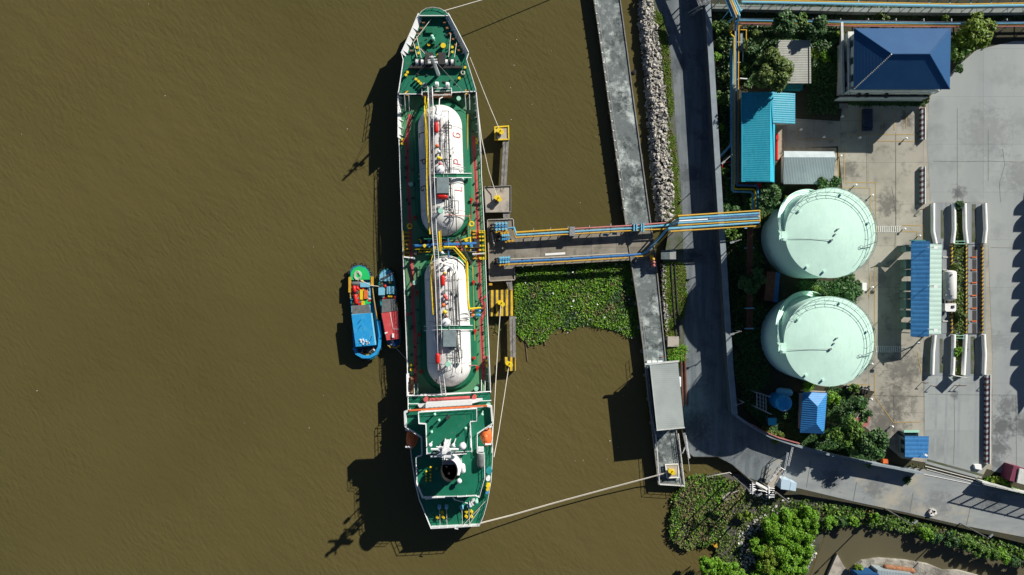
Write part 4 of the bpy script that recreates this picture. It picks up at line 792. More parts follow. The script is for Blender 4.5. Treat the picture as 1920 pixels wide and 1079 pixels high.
# midship manifolds
for x0, x1, ys in ((757, 768, (437, 444, 452, 459, 468, 475, 481)), (886, 893, (434, 440, 446, 469, 475, 480, 485))):
    q = M()
    for y in ys: q.rect(x0, y-1.6, x1, y+1.6, 2.0, 2.4)
    ob('saddle_row', q, MT['amber'], SH)
q = M()
for y in (437, 445, 452, 462, 470, 477, 485): q.rect(898, y-2, 908, y+1, 2.0, 2.5)
ob('saddle_row', q, MT['yellow'], SH)
q = M(); q.rail([(898, 434), (909, 434), (911, 487), (900, 488)], 2, 1.0, .06, 1.2); ob('manifold_rail', q, MT['yellow'], SH)
q = M(); q.rail([(757, 434), (759, 484)], 2, 1.0, .06, 1.2); ob('manifold_rail', q, MT['yellow'], SH)
pipe([(776, 462, 3.2), (800, 461, 3.4), (815, 459, 4.0), (860, 459, 4.0), (893, 457, 3.2)], .28, 'blue'); pipe([(840, 448, 5.0), (841, 484, 5.6)], .14, 'blue')
pipe([(778, 468, 3), (806, 468, 3.3), (820, 463, 3.6), (893, 465, 3)], .12, 'yellow'); pipe([(785, 449, 3), (789, 451, 3), (790, 462, 3), (786, 473, 3), (806, 473, 3.2), (813, 466, 3.4)], .12, 'yellow'); pipe([(858, 471, 3.2), (882, 470, 3), (882, 446, 3), (866, 451, 3)], .13, 'yellow')
pipe([(795, 449, 4.2), (868, 447, 4.2)], .12, 'trunk'); pipe([(795, 479, 4.2), (868, 476, 4.2)], .1, 'trunk'); pipe([(780, 457, 2.8), (893, 452, 2.8)], .1, 'brown'); pipe([(780, 474, 2.8), (893, 471, 2.8)], .12, 'dark')
for x in (796, 804, 858, 866, 874, 884): fit('manifold_valve', random.choice(['valve', 'lanered', 'yellow', 'grey']), lambda q: (q.pcyl(x, 460+random.uniform(-9, 9), .3, 2.6, 3.9, 10), q.pcyl(x, 463, .22, 3, 4.2, 8)))
fit('manifold_box', 'dark', lambda q: q.rect(889, 450, 899, 466, 2, 3.3), False)
fit('hose_boom', 'shipwhite', lambda q: (q.pt([(886, 478, 4.4), (909, 476, 4.8)], .14, 6), q.cyl(W(888, 478, 4), .25, 2, 4.4, 8))); fit('hose_boom', 'shipwhite', lambda q: (q.pt([(757, 483, 4.6), (776, 485, 4.4)], .14, 6), q.cyl(W(774, 485, 4), .25, 2, 4.4, 8)))
fit('deck_crane_jib', 'dark', lambda q: (q.tube([W(858, 445, 6), W(884, 497, 4.5)], .18, 6), q.cyl(W(882, 492, 4), .35, 2, 4.6, 10)))
for x, y in ((768, 426-40+40-1), (884, 421)): fit('ring_buoy', 'yellow', lambda q: q.tube([Vector(W(x, y, 3.2))+Vector((.42*math.cos(a), .42*math.sin(a), 0)) for a in [i*math.pi/6 for i in range(13)]], .14, 6))
for x, y in ((770, 346), (777, 531), (893, 730), (860, 185), (916, 760)): fit('mushroom_vent', 'mintdome', lambda q: (q.pcyl(x, y, .18, 2, 3.6, 8), q.pcyl(x, y, .42, 3.6, 4.0, 14)))
for x, y in ((782, 549), (778, 408), (786, 628), (790, 696), (884, 375), (888, 529), (891, 621), (895, 690), (889, 672)): fit('hydrant', 'red', lambda q: (q.pcyl(x, y, .16, 2, 3.0, 8), q.pcyl(x, y, .3, 3.0, 3.25, 8), q.box(W(x, y+4, 2.5), (.18, .7, .18))))
for i in range(2):
    for k in range(3): fit('pump', ('orange', 'teal', 'valve')[k], lambda q: q.capsule(W(886+k*5, 584+i*8, 2.9), W(889+k*5, 584+i*8, 2.9), .3, 8, 2))
q = M()
for y in range(300, 720, 13): w = W(897+(y-300)*.02+6, y, 2.3); q.tube([w, (w[0]-.5, w[1]-.4, 2.05)], .05, 4); 
ob('pipe_stanchion', q, MT['dark'], SH)
q = M()
for x, y in ((754, 262), (754, 270), (894, 262), (894, 268), (771, 686), (771, 694), (913, 678), (913, 686), (764, 136), (761, 141), (872, 127), (861, 147), (780, 149), (785, 153), (789, 157)): q = M(); z_ = 2 if y > 178 else 4; q.pcyl(x, y, .2, z_, z_+.7, 8); q.pcyl(x, y, .27, z_+.69, z_+.8, 8); ob('bollard', q, MT['yellow'], SH)
# forecastle gear
def winch(x, y, z, flip=1):
    q = M(); q.capsule(W(x-3, y, z+.7), W(x+3, y, z+.7), .55, 14, 2, flat=.15); ob('winch_drum', q, MT['shipwhite'], SH, True)
    q = M()
    for dx in (-3.6, 3.6): w = W(x+dx, y, z+.6); q.tube([(w[0]-.06, w[1], w[2]), (w[0]+.06, w[1], w[2])], .75, 14)
    q.box(W(x, y+6*flip, z+.5), (.9, .7, .9)); ob('winch_frame', q, MT['dark'], SH)
for x in (783, 793, 838, 849): winch(x, 118, 4.0)
q = M(); q.box(W(805, 112, 4.8), (1.5, 2.2, 1.2)); q.box(W(829, 112, 4.8), (1.3, 2.2, 1.2)); q.box(W(815, 118, 4.7), (4.5, .5, .8)); q.box(W(817, 127, 4.5), (10, .5, .8)); ob('windlass', q, MT['dark'], SH)
for x, y, r in ((831, 86, .5), (804, 84, .28), (821, 104, .26), (821, 108, .26), (782, 90, .26), (785, 100, .26), (848, 89, .26), (848, 98, .24)): fit('bollard', 'yellow', lambda q: (q.pcyl(x, y, r*.7, 4, 4.6, 10), q.pcyl(x, y, r, 4.6, 4.85, 12)))
for x, y in ((810, 69), (812, 73)): fit('vent_pipe', 'mintdome', lambda q: (q.pcyl(x, y, .25, 4, 5.3, 10), q.dome(W(x, y, 5.3), .35, .25, 5.3, 10, 3)))
q = M(); q.rect(798, 53, 811, 62, 4, 4.5); q.rect(807, 80, 815, 83, 4, 4.6); ob('hatch', q, MT['trunk'], SH)
for x, y in ((796, 161), (819, 159), (839, 160)): fit('drum_stack', 'shipwhite' if x != 796 else 'housegrey', lambda q: q.capsule(W(x-2.5, y, 4.7), W(x+2.5, y, 4.7), .5, 12, 2, flat=.3))
fit('rope_coil', 'rope', lambda q: q.tube([Vector(W(868, 138, 4.2))+Vector((.35*math.cos(a), .35*math.sin(a), a*.02)) for a in [i*math.pi/5 for i in range(31)]], .07, 4))
for a, b in (((808, 37), (775, 80)), ((781, 69), (790, 110)), ((775, 80), (782, 108)), ((845, 64), (841, 108)), ((856, 80), (852, 108)), ((802, 108), (788, 92))): fit('deck_line', 'rope', lambda q: q.pt([(*a, 4.5), (*b, 4.8)], .06, 4))
q = M(); q.tube([W(822, 141, 4), W(810, 107, 13.6)], .34, 8, 0, .2); ob('foremast', q, MT['shipwhite'], SH, True)
q = M(); q.tube([W(802, 114, 12), W(820, 112, 12)], .1, 6); q.tube([W(805, 108, 13), W(817, 107, 13)], .08, 6); q.box(W(805, 118, 11), (.5, .4, .5)); q.box(W(818, 118, 11), (.5, .4, .5)); ob('mast_crossarm', q, MT['shipwhite'], SH)
for p in ((790, 92), (868, 172), (770, 150)): fit('mast_stay', 'grey', lambda q: q.tube([W(811, 110, 12.8), W(*p, 4.2)], .035, 4))
q = M()
for t_, (l, r) in enumerate((((786, 30), (754, 104)), ((841, 30), (879, 103)))):
    for i in range(6):
        x = l[0]+(r[0]-l[0])*(i+1)/7+(13 if t_ == 0 else -13); y = l[1]+(r[1]-l[1])*(i+1)/7+3; q.box(W(x, y, 4.25), (.5, .3, .5))
ob('fairlead', q, MT['rust'], SH)
# accommodation block and bridge
HS = [(759, 772), (761, 800), (791, 820), (792, 853), (781, 857), (782, 905), (793, 932), (899, 931), (909, 895), (908, 850), (895, 848), (895, 813), (924, 794), (921, 763)]
q = M(); q.prism([(790, 776), (893, 770), (893, 850), (902, 852), (900, 922), (797, 924), (789, 900), (790, 857), (797, 853)], 3.4, 7.2); q.prism([(795, 772), (885, 768), (885, 776), (795, 780)], 7.2, 9.6); ob('deckhouse', q, MT['shipwhite'], SH)
q = M(); q.prism(HS, 7.2, 7.5); ob('bridge_deck', q, MT['green'], SH)
q = M(); q.rail([(759, 772), (761, 800), (791, 820), (792, 853), (781, 857), (782, 905), (793, 932), (834, 931)], 7.5, .9, .06, 1.5); q.rail([(858, 930), (892, 928), (899, 931), (909, 895), (908, 850), (895, 848), (895, 813), (924, 794), (921, 763)], 7.5, .9, .06, 1.5)
q.line(HS+[HS[0]], 1.0, 7.5, 7.62); ob('bridge_deck_rail', q, MT['shipwhite'], SH)
q = M(); q.line([(760, 800), (759, 774), (768, 771)], 3.5, 7.5, 8.5); q.line([(912, 762), (921, 764), (923, 790)], 3, 7.5, 8.5); ob('wing_bulwark', q, MT['shipwhite'], SH)
MI = [(785, 773), (894, 766), (894, 789), (882, 791), (885, 847), (801, 851), (799, 795), (786, 794)]
q = M(); q.prism([(787, 775), (892, 768), (892, 788), (880, 790), (883, 845), (803, 849), (801, 793), (788, 792)], 7.5, 9.7); ob('wheelhouse', q, MT['shipwhite'], SH)
q = M(); q.prism(MI, 9.7, 9.9); ob('wheelhouse_roof', q, MT['green'], SH)
q = M(); q.rail([MI[0], MI[1], MI[2], MI[3], MI[4]], 9.9, .8, .05, 1.5); q.rail([MI[5], MI[6], MI[7], MI[0]], 9.9, .8, .05, 1.5); q.line(MI+[MI[0]], .9, 9.9, 10.02); ob('wheelhouse_roof_rail', q, MT['shipwhite'], SH)
q = M(); q.line([(768, 770.5), (912, 761.5)], 3, 8.5, 8.7); ob('red_visor', q, MT['orange'], SH)
q = M(); q.prism([(798, 757), (885, 752), (885, 760), (798, 766)], 3.4, 6.3); q.prism([(783, 760), (798, 758), (798, 765), (786, 765)], 3.4, 5.2); q.prism([(886, 751), (904, 750), (904, 753), (886, 757)], 3.4, 5.2); ob('forward_house', q, MT['shipwhite'], SH)
q = M()
for i in range(10): a = 803+i*8.5; q.rect(a, 769-(a-768)*.0625-1.2, a+5, 769-(a-768)*.0625+.4, 7.8, 8.45)
ob('bridge_window', q, MT['glass'], SH)
fit('red_pipe', 'lanered', lambda q: q.pt([(806, 750, 4.4), (881, 746, 4.4)], .3, 8)); fit('red_reel', 'lanered', lambda q: q.pcyl(798, 750, .45, 3.4, 4.6, 10)); fit('red_reel', 'lanered', lambda q: q.pcyl(889, 746, .45, 3.4, 4.6, 10))
q = M(); q.rail([(766, 742), (814, 741), (832, 740), (920, 734)], 3.4, .9, .06, 1.6); q.line([(766, 742), (920, 735)], 2, 3.38, 3.5); q.rail([(767, 757), (797, 757)], 3.4, .9, .05, 1.6); q.rail([(887, 752), (921, 751)], 3.4, .9, .05, 1.6); ob('front_rail', q, MT['shipwhite'], SH)
for x, y in ((780, 725), (906, 718)):
    q = M(); q.tube([W(x-3.5, y-5, 2.6), W(x-3.5, y+16, 4.3)], .06, 4); q.tube([W(x+3.5, y-5, 2.6), W(x+3.5, y+16, 4.3)], .06, 4); ob('stair_rail', q, MT['shipwhite'], SH)
    q = M(); A = [Vector(W(x-3, y-5, 2.1)), Vector(W(x+3, y-5, 2.1)), Vector(W(x+3, y+16, 3.4)), Vector(W(x-3, y+16, 3.4))]; q.add(A, [(3, 2, 1, 0)]); ob('stair', q, MT['dgreen'], SH)
fit('side_tank_cover', 'rust', lambda q: q.rect(770, 708, 775, 738, 2, 2.9), False)
# mast and funnel
mb = Vector(W(840, 829, 9.9)); mt_ = Vector((mb.x, mb.y, 17.4))
q = M()
for dx in (-.35, .35):
    for dy in (-.35, .35): q.tube([mb+Vector((dx*1.4, dy*1.4, 0)), mt_+Vector((dx*.5, dy*.5, -1.5))], .11, 5)
for i in range(9): z = 10.4+i*.95; k = .5-.03*i; q.box((mb.x, mb.y, z), (k*2, k*2, .12)); 
for i in range(8): z = 10.4+i*.95; k = .42-.03*i; q.tube([(mb.x-k, mb.y-k, z), (mb.x+k, mb.y-k, z+.95)], .05, 4); q.tube([(mb.x+k, mb.y+k, z), (mb.x-k, mb.y+k, z+.95)], .05, 4); q.tube([(mb.x-k, mb.y+k, z), (mb.x-k, mb.y-k, z+.95)], .05, 4)
q.tube([mt_-Vector((0, 0, 2)), mt_+Vector((0, 0, .6))], .12, 6); ob('radar_mast', q, MT['shipwhite'], SH)
q = M(); q.tube([(mb.x-2.4, mb.y, 15.8), (mb.x+2.4, mb.y, 15.8)], .2, 6); q.tube([(mb.x-1.7, mb.y, 14), (mb.x+1.7, mb.y, 14)], .12, 6); q.tube([(mb.x, mb.y-1.6, 16.6), (mb.x, mb.y+1.4, 16.6)], .12, 6); q.box((mb.x, mb.y-.2, 17.2), (2.4, .4, .35), .5); q.box((mb.x, mb.y, 16.0), (1.6, 1.3, .2), .8); q.box((mb.x, mb.y-1, 15.1), (2.0, 1.2, .15)); ob('mast_crossarm', q, MT['shipwhite'], SH)
for dx, dy, z, r in ((2.9, -.1, 13.2, .65), (-2.9, 0, 12.8, .35), (-1.3, -.4, 14.6, .3), (1.4, .5, 15, .3)):
    q = M(); q.cyl((mb.x+dx, mb.y+dy), .1, 9.9, z-.3, 6); q.dome((mb.x+dx, mb.y+dy), r, r, z, 14, 4); q.cyl((mb.x+dx, mb.y+dy), r, z-.5, z, 14); ob('antenna_dome', q, MT['shipwhite'], SH, True)
q = M(); q.line([(808, 857), (828, 854)], 3.2, 9.2, 9.6); q.line([(848, 853), (872, 851)], 2.2, 9.2, 9.6); q.rail([(808, 857), (875, 850)], 9.3, .8, .05, 1.4); ob('mast_platform', q, MT['shipwhite'], SH)
fx, fy, _ = W(842, 884, 12.2)
q = M(); n = 26; out = [(fx+1.5*math.cos(i*2*math.pi/n), fy+1.95*math.sin(i*2*math.pi/n)) for i in range(n)]; inn = [(fx+1.38*math.cos(i*2*math.pi/n), fy+1.83*math.sin(i*2*math.pi/n)) for i in range(n)]
q.add([(x, y, 7.5) for x, y in out]+[(x, y, 12.2) for x, y in out]+[(x, y, 12.2) for x, y in inn]+[(x, y, 8.6) for x, y in inn], [(i, (i+1) % n, n+(i+1) % n, n+i) for i in range(n)]+[(n+i, n+(i+1) % n, 2*n+(i+1) % n, 2*n+i) for i in range(n)]+[(2*n+i, 2*n+(i+1) % n, 3*n+(i+1) % n, 3*n+i) for i in range(n)]+[tuple(3*n+i for i in range(n))])
q.m = [0]*n+[0]*n+[1]*n+[1]; ob('funnel', q, [MT['black'], MT['black']], SH, True)
q = M(); A_ = [math.radians(-25+i*8) for i in range(18)]; q.add([(fx+r*math.cos(a), fy+r*1.28*math.sin(a), z) for a in A_ for r, z in ((1.55, 7.5), (1.55, 11.9), (2.0, 11.2), (2.0, 7.5))], [(4*i+k, 4*i+4+k, 4*i+5+k, 4*i+1+k) for i in range(17) for k in range(3)]); ob('funnel_shroud', q, MT['shipwhite'], SH)
q = M()
for dx, dy in ((-.5, .6), (.5, .3), (-.1, -.7)): q = M(); q.cyl((fx+dx, fy+dy), .2, 8.6, 11.4, 8); ob('exhaust_pipe', q, MT['black'], SH, True)
fit('funnel_casing', 'shipwhite', lambda q: (q.rect(829, 862, 855, 872, 7.5, 10.8), q.rect(857, 868, 862, 892, 7.5, 9.4)), False)
fit('air_receiver', 'shipwhite', lambda q: q.capsule(W(868, 874, 8.4), W(869, 884, 8.4), .42, 12, 3))
fit('roof_vent', 'shipwhite', lambda q: (q.pcyl(861, 903, .25, 7.5, 8.5, 8), q.dome(W(861, 903, 8.5), .5, .4, 8.5, 12, 4)))
for x, y in ((815, 778), (823, 789), (873, 804), (809, 811), (904, 778)): fit('roof_vent', 'mintdome', lambda q: (q.pcyl(x, y, .12, 7.5 if x > 900 else 9.9, 11.0, 8), q.dome(W(x, y, 11), .28, .3, 11, 10, 3)))
fit('magnetic_compass', 'dark', lambda q: (q.pcyl(840, 784, .3, 9.9, 11.2, 10), q.box(W(840, 784, 11.2), (.9, .3, .2), .6)))
fit('antenna_whip', 'shipwhite', lambda q: q.tube([W(881, 793, 9.9), W(883, 840, 11)], .12, 6)); fit('liferaft_rack', 'shipwhite', lambda q: (q.rail([(801, 830), (808, 830), (807, 851), (800, 851), (801, 830)], 8.6, .8, .05, 1)))
for x, y in ((799, 885), (799, 891), (807, 877), (807, 883), (799, 897), (807, 890), (799, 902), (807, 902), (807, 896), (819, 879)): fit('deck_light', 'yellow', lambda q: (q.pcyl(x, y, .12, 7.5, 7.9, 6), q.dome(W(x, y, 7.9), .2, .15, 7.9, 8, 2)))
fit('grey_cover', 'tarp', lambda q: q.capsule(W(902, 856, 8.0), W(902, 872, 8.0), .75, 10, 3)); fit('white_locker', 'shipwhite', lambda q: q.rect(896, 840, 907, 848, 7.5, 8.3), False)
# stern deck
for x, y in ((824, 951), (837, 951), (866, 952), (879, 949)): 
    q = M(); q.capsule(W(x-2.5, y, 4.1), W(x+2.5, y, 4.1), .45, 12, 2, flat=.2); ob('winch_drum', q, MT['lblue'], SH, True)
    fit('deck_line', 'rope', lambda q: q.pt([(x, y+2, 4.2), (x+1, 985, 3.9)], .05, 4))
for x, y in ((820, 972), (874, 961), (884, 961), (874, 970), (884, 970), (829, 962), (831, 971)): fit('bollard', 'yellow', lambda q: (q.pcyl(x-1, y-1, .2, 3.4, 4.0, 8), q.pcyl(x+1, y+1, .2, 3.4, 4.0, 8), q.box(W(x, y, 3.9), (.7, .15, .15), -.7)))
for a, b in (((911, 940), (870, 984)), ((900, 955), (880, 984))): fit('deck_line', 'rope', lambda q: q.pt([(*a, 4.0), (*b, 4.0)], .06, 4))
fit('vent_cowl', 'mintdome', lambda q: (q.pcyl(893, 942, .3, 3.4, 4.8, 10), q.dome(W(893, 942, 4.8), .42, .3, 4.8, 12, 3))); fit('stern_gear', 'shipwhite', lambda q: [q.box(W(882+dx, 944+dy, 4.2), (.4, .4, 1.2), .3*dx) for dx, dy in ((0, 0), (3, -3), (5, 1), (1, 4), (6, -5))], False)
q = M(); q.line([(798, 937), (848, 932)], 1.8, 6.6, 7.1); q.tube([W(848, 932, 7), W(853, 938, 5.6)], .12, 5); q.tube([W(853, 938, 5.6), W(878, 945, 4)], .08, 5); ob('stern_boom', q, MT['shipwhite'], SH)
for x, y, c, r in ((917, 884, 'teal', .6), (915, 899, 'shipwhite', .42), (915, 912, 'yellow', .38), (914, 919, 'yellow', .28), (913, 925, 'valve', .3), (911, 930, 'trunk', .3)): fit('deck_drum', c, lambda q: q.pcyl(x, y, r, 3.4, 4.6, 14))
fit('stern_light', 'shipwhite', lambda q: q.tube([W(853, 986, 3.4), W(853, 992, 4.4), W(859, 993, 4.4)], .1, 5))
q = M()
for i in range(150):
    y = random.uniform(200, 725); sd = i % 2; x = (random.uniform(757, 780)+(y-200)*.022) if sd else (random.uniform(884, 899)+(y-200)*.022)
    if abs(y-460) < 24: continue
    w = W(x, y, 2.1); q.box((w[0], w[1], 2.15), (random.uniform(.08, .35), random.uniform(.08, .5), random.uniform(.15, .5)), random.uniform(0, 3))
tag(ob('deck_fittings', q, MT['dark'], SH), kind='stuff')
q = M()
for i in range(60):
    x = random.uniform(778, 893); y = random.uniform(447, 480); w = W(x, y, 2.4); q.box((w[0], w[1], 2.6), (random.uniform(.1, .6), random.uniform(.1, .4), random.uniform(.4, 1.6)), random.uniform(0, 3))
tag(ob('manifold_fittings', q, MT['dark'], SH), kind='stuff')
for k in range(7): pipe([(784+k*3, 451+k*3.6, 2.9), (893, 449+k*4, 2.9)], .07, ('dark', 'brown', 'grey', 'amber', 'dark', 'blue', 'grey')[k])
q = M()
for i in range(46):
    x = random.uniform(768, 880); y = random.uniform(60, 165)
    if y < 100 and (x < 790 or x > 845): continue
    w = W(x, y, 4.1); q.box((w[0], w[1], 4.1), (random.uniform(.08, .3), random.uniform(.08, .4), random.uniform(.1, .4)), random.uniform(0, 3))
tag(ob('forecastle_fittings', q, MT['dark'], SH), kind='stuff')
for ti, (c0, c1, xs) in enumerate((((825.5, 240), (831, 403), (-12, -16, 3, 7, 11, 16, 22)), ((837.5, 521), (842.5, 684), (-14, -19, 2, 6, 11, 15, 21)))):
    for k, dx in enumerate(xs):
        y0 = c0[1]+random.uniform(-18, 40); y1 = c1[1]-random.uniform(-16, 60); pp = []
        dw = dx*S*.95; zz = 2.6+math.sqrt(R*R-dw*dw)+.25+.12*(k % 3)
        for j in range(5): y = y0+(y1-y0)*j/4; pp.append((c0[0]+(c1[0]-c0[0])*(y-c0[1])/(c1[1]-c0[1])+dx, y, zz))
        e = 3 if dx > 0 else -3; pp = [(pp[0][0]+e, y0-2, zz-.5)]+pp+[(pp[-1][0]+e, y1+2, zz-.5)]
        pipe(pp, .055+.02*(k % 2), ('dark', 'brown', 'grey', 'dark', 'grey', 'dark', 'grey')[k], 'pipe', 5)
    for k in range(9):
        y = c0[1]+(c1[1]-c0[1])*(k+.3)/9; xc = c0[0]+(c1[0]-c0[0])*(k+.3)/9; pipe([(xc-3, y, 7.0), (xc+14+random.uniform(0, 9), y, 6.85)], .05, 'dark' if k % 2 else 'grey', 'pipe_tie', 4)
# lifeboats hang at the sides
def lifeboat(x, y, label, lean):
    t = thing('lifeboat', label, 'lifeboat', W(x, y, 5.0), 'lifeboats of the tanker'); c = Vector(W(x, y, 5.9))
    q = M(); n = 14; ring = []
    for i in range(9):
        u = -1+2*i/8; wd_ = 1.15*math.sqrt(max(0, 1-u**2*.96)); hh = .95*math.sqrt(max(0, 1-u**2*.8))
        ring.append([(c.x+wd_*math.cos(a)+lean*u, c.y+2.25*u, c.z+hh*math.sin(a)) for a in [2*math.pi*j/n for j in range(n)]])
    q.add([v for r_ in ring for v in r_], [(i*n+j, i*n+(j+1) % n, (i+1)*n+(j+1) % n, (i+1)*n+j) for i in range(8) for j in range(n)]+[tuple(range(n-1, -1, -1)), tuple(8*n+j for j in range(n))]); ob('hull', q, MT['orange'], t, True)
    q = M(); q.capsule((c.x, c.y-.9, c.z+.75), (c.x, c.y-.3, c.z+.8), .5, 12, 3); ob('cupola', q, MT['orange'], t, True)
    q = M()
    for dy in (-1.6, 1.6): q.tube([(c.x-lean*4, c.y+dy, 3.5), (c.x-lean*4, c.y+dy, 7.3), (c.x, c.y+dy, 7.4), (c.x, c.y+dy, 6.6)], .12, 6)
    ob('davit', q, MT['shipwhite'], t)
lifeboat(773, 820, 'dark shaded orange lifeboat on the river side of the tanker stern', .25); lifeboat(911, 815, 'sunlit orange lifeboat on the jetty side of the tanker stern', -.25)
# ============================================================ SMALL BOATS
def clutter(par, x0, x1, y0, y1, z, n):
    mats_ = [MT[k] for k in ('red', 'tarp', 'dark', 'orange', 'wood', 'teal', 'amber', 'white')]; q = M()
    for i in range(n): q.box(W(random.uniform(x0, x1), random.uniform(y0, y1), z), (random.uniform(.1, .6), random.uniform(.1, .7), random.uniform(.1, .4)), random.uniform(0, 3)); q.m[-6:] = [random.randrange(8)]*6
    tag(ob('deck_clutter', q, mats_, par), kind='stuff')
def boat_outline(spec): return [(l, y) for y, l, r in spec]+[(r, y) for y, l, r in spec[::-1]]
def hullmesh(spec, z1, z0):
    q = M(); n = len(spec); top = [W(x, y, z1) for x, y in boat_outline(spec)]; cx = sum(p[0] for p in top)/len(top); cy = sum(p[1] for p in top)/len(top)
    inn = [(cx+(p[0]-cx)*.86, cy+(p[1]-cy)*.965, z1) for p in top]; low = [(p[0], p[1], z1-.55) for p in inn]; bot = [(cx+(p[0]-cx)*.85, cy+(p[1]-cy)*.95, z0) for p in top]; N_ = len(top)
    def band(a, b): return [(a+i, a+(i+1) % N_, b+(i+1) % N_, b+i) for i in range(N_)]
    q.add(top+inn+low+bot, band(0, 3*N_)+[f[::-1] for f in band(0, N_)]+[f[::-1] for f in band(N_, 2*N_)]+[tuple(range(3*N_-1, 2*N_-1, -1)), tuple(range(3*N_, 4*N_))]); return q
S1 = [(498, 671, 676), (501, 662, 685), (508, 657, 691), (520, 655, 695), (540, 656, 699), (560, 657, 702), (580, 658, 705), (600, 660, 709), (620, 661, 713), (640, 662, 714), (655, 665, 713), (665, 671, 709), (672, 680, 702), (675, 688, 695)]
B1 = thing('harbour_boat', 'larger blue and green wooden harbour boat beside the tanker, outermost of the two', 'boat', W(683, 585, WZ), 'small boats alongside the tanker')
ob('hull', hullmesh(S1, .1, -2.2), mat('boat_hull_paint', (.02,.13,.32), .5, (.02,.2,.26), .6), B1)
q = M(); q.line([(656, 520), (657, 560)], 1.2, .1, .2); q.line([(695, 520), (699, 545), (703, 575), (708, 600)], 1.4, .1, .2); ob('rub_rail', q, MT['amber'], B1)
q = M(); q.prism([(656, 526), (658, 512), (663, 504), (673, 500), (684, 503), (690, 510), (694, 525)], -.3, .3); ob('foredeck', q, MT['bgreen'], B1)
q = M(); q.tube([Vector(W(671, 517, .42))+Vector(((.35+.02*i)*math.cos(i*.7), (.5+.02*i)*math.sin(i*.7), 0)) for i in range(26)], .05, 4); ob('rope_coil', q, MT['rope'], B1)
q = M(); q.prism([(659, 590), (695, 588), (703, 648), (668, 651)], .0, 1.5); q.prism([(659, 575), (694, 573), (694, 590), (659, 592)], .0, .2); ob('cabin', q, MT['lblue'], B1)
q = M(); q.prism([(659, 591), (695, 588), (703, 648), (667, 651)], 1.5, 1.62); ob('cabin_roof', q, MT['bblue'], B1)
q = M(); q.prism([(660, 574), (692, 572), (695, 588), (660, 591)], 1.3, 1.42); ob('awning', q, MT['tarp'], B1)
q = M(); q.line([(664, 655), (669, 664), (680, 670), (693, 670), (704, 664), (711, 652), (713, 630), (710, 605)], 5.5, .1, .45); q.line([(664, 655), (662, 620)], 2.5, .1, .4); ob('stern_gunwale', q, MT['bblue'], B1)
q = M(); q.sheet([(673, 655), (704, 650), (703, 662), (686, 667), (675, 662)], -.3); ob('stern_deck', q, MT['brown'], B1)
q = M(); q.sheet([(680, 664), (696, 662), (690, 668)], -.15); q.box(W(698, 529, .2), (.5, 2.0, .3)); q.box(W(656, 535, .2), (.5, 3, .3)); ob('stern_board', q, MT['amber'], B1)
def cap(x0, y0, x1, y1, z, r, m, name, par): q = M(); q.capsule(W(x0, y0, z), W(x1, y1, z), r, 10, 3); return ob(name, q, MT[m], par, True)
q = M(); q.box(W(685, 535, .2), (1.9, .9, .6)); q.box(W(692, 548, .0), (.5, 2.4, .4)); ob('engine_hatch', q, MT['lblue'], B1)
for x, y in ((661, 500), (666, 497), (678, 497), (685, 500), (691, 506), (695, 514), (697, 522), (655, 512), (712, 645), (713, 655), (708, 664), (700, 671), (690, 675), (680, 675), (671, 670)): fit2 = M(); fit2.tube([Vector(W(x, y, -.1))+Vector((.25*math.cos(a), .25*math.sin(a), 0)) for a in [i*math.pi/4 for i in range(9)]], .11, 5); ob('tyre_fender', fit2, MT['black'], B1)
q = M()
for i in range(12): x = 682+random.uniform(-8, 12); y = 641+random.uniform(-6, 5); q.box(W(x, y, 1.7), (random.uniform(.1, .5), random.uniform(.1, .4), .15), random.uniform(0, 3))
ob('roof_clutter', q, MT['white'], B1)
q = M(); q.tube([W(694, 640, 1.6), W(697, 631, 3.2)], .06, 5); q.tube([W(677, 600, 1.6), W(677, 600, 2.3)], .05, 5); q.tube([W(678, 610, 1.6), W(678, 610, 2.3)], .05, 5); ob('mast', q, MT['dark'], B1)
S2 = [(505, 723, 728), (508, 716, 734), (516, 711, 738), (530, 710, 741), (550, 712, 744), (575, 713, 746), (600, 716, 749), (620, 719, 752), (640, 725, 752), (650, 730, 749), (655, 735, 743)]
B2 = thing('harbour_boat', 'smaller red-roofed harbour boat between the blue boat and the tanker', 'boat', W(731, 580, WZ), 'small boats alongside the tanker')
ob('hull', hullmesh(S2, .0, -2.2), MT['teal'], B2)
q = M(); q.prism([(711, 528), (712, 516), (719, 508), (731, 508), (737, 516), (740, 528)], -.3, .15); ob('foredeck', q, MT['lblue'], B2)
q = M(); q.tube([W(713, 524, .4), W(724, 519, .5), (W(738, 512, .5))], .1, 5); q.tube([W(716, 528, .4), W(730, 516, .4)], .08, 5); ob('boat_pole', q, MT['wood'], B2)
q = M(); q.prism([(716, 588), (746, 585), (749, 634), (726, 638)], -.1, 1.1); ob('cabin', q, MT['teal'], B2)
q = M(); q.prism([(715, 588), (746, 584), (750, 636), (725, 639)], 1.1, 1.22); ob('cabin_roof', q, MT['bred'], B2)
q = M(); q.prism([(716, 562), (741, 561), (746, 583), (716, 587)], .95, 1.06); ob('awning', q, MT['tarp'], B2)
q = M(); q.line([(731, 586), (735, 607), (737, 618), (748, 618)], .7, 1.22, 1.28); q.box(W(737, 630, 1.4), (.35, .8, .25)); q.box(W(724, 625, 1.3), (.5, .3, .12), .4); ob('roof_fittings', q, MT['white'], B2)
q = M(); q.box(W(716, 547, .3), (1.2, 1.5, .7)); q.box(W(733, 545, .4), (1.5, 1.5, .7)); ob('deck_box', q, MT['lblue'], B2)
cap(722, 538, 722, 536, .5, .3, 'red', 'red_can', B2); cap(729, 557, 733, 557, .3, .3, 'yellow', 'yellow_drum', B2); cap(740, 558, 741, 563, .3, .3, 'red', 'red_can', B2)
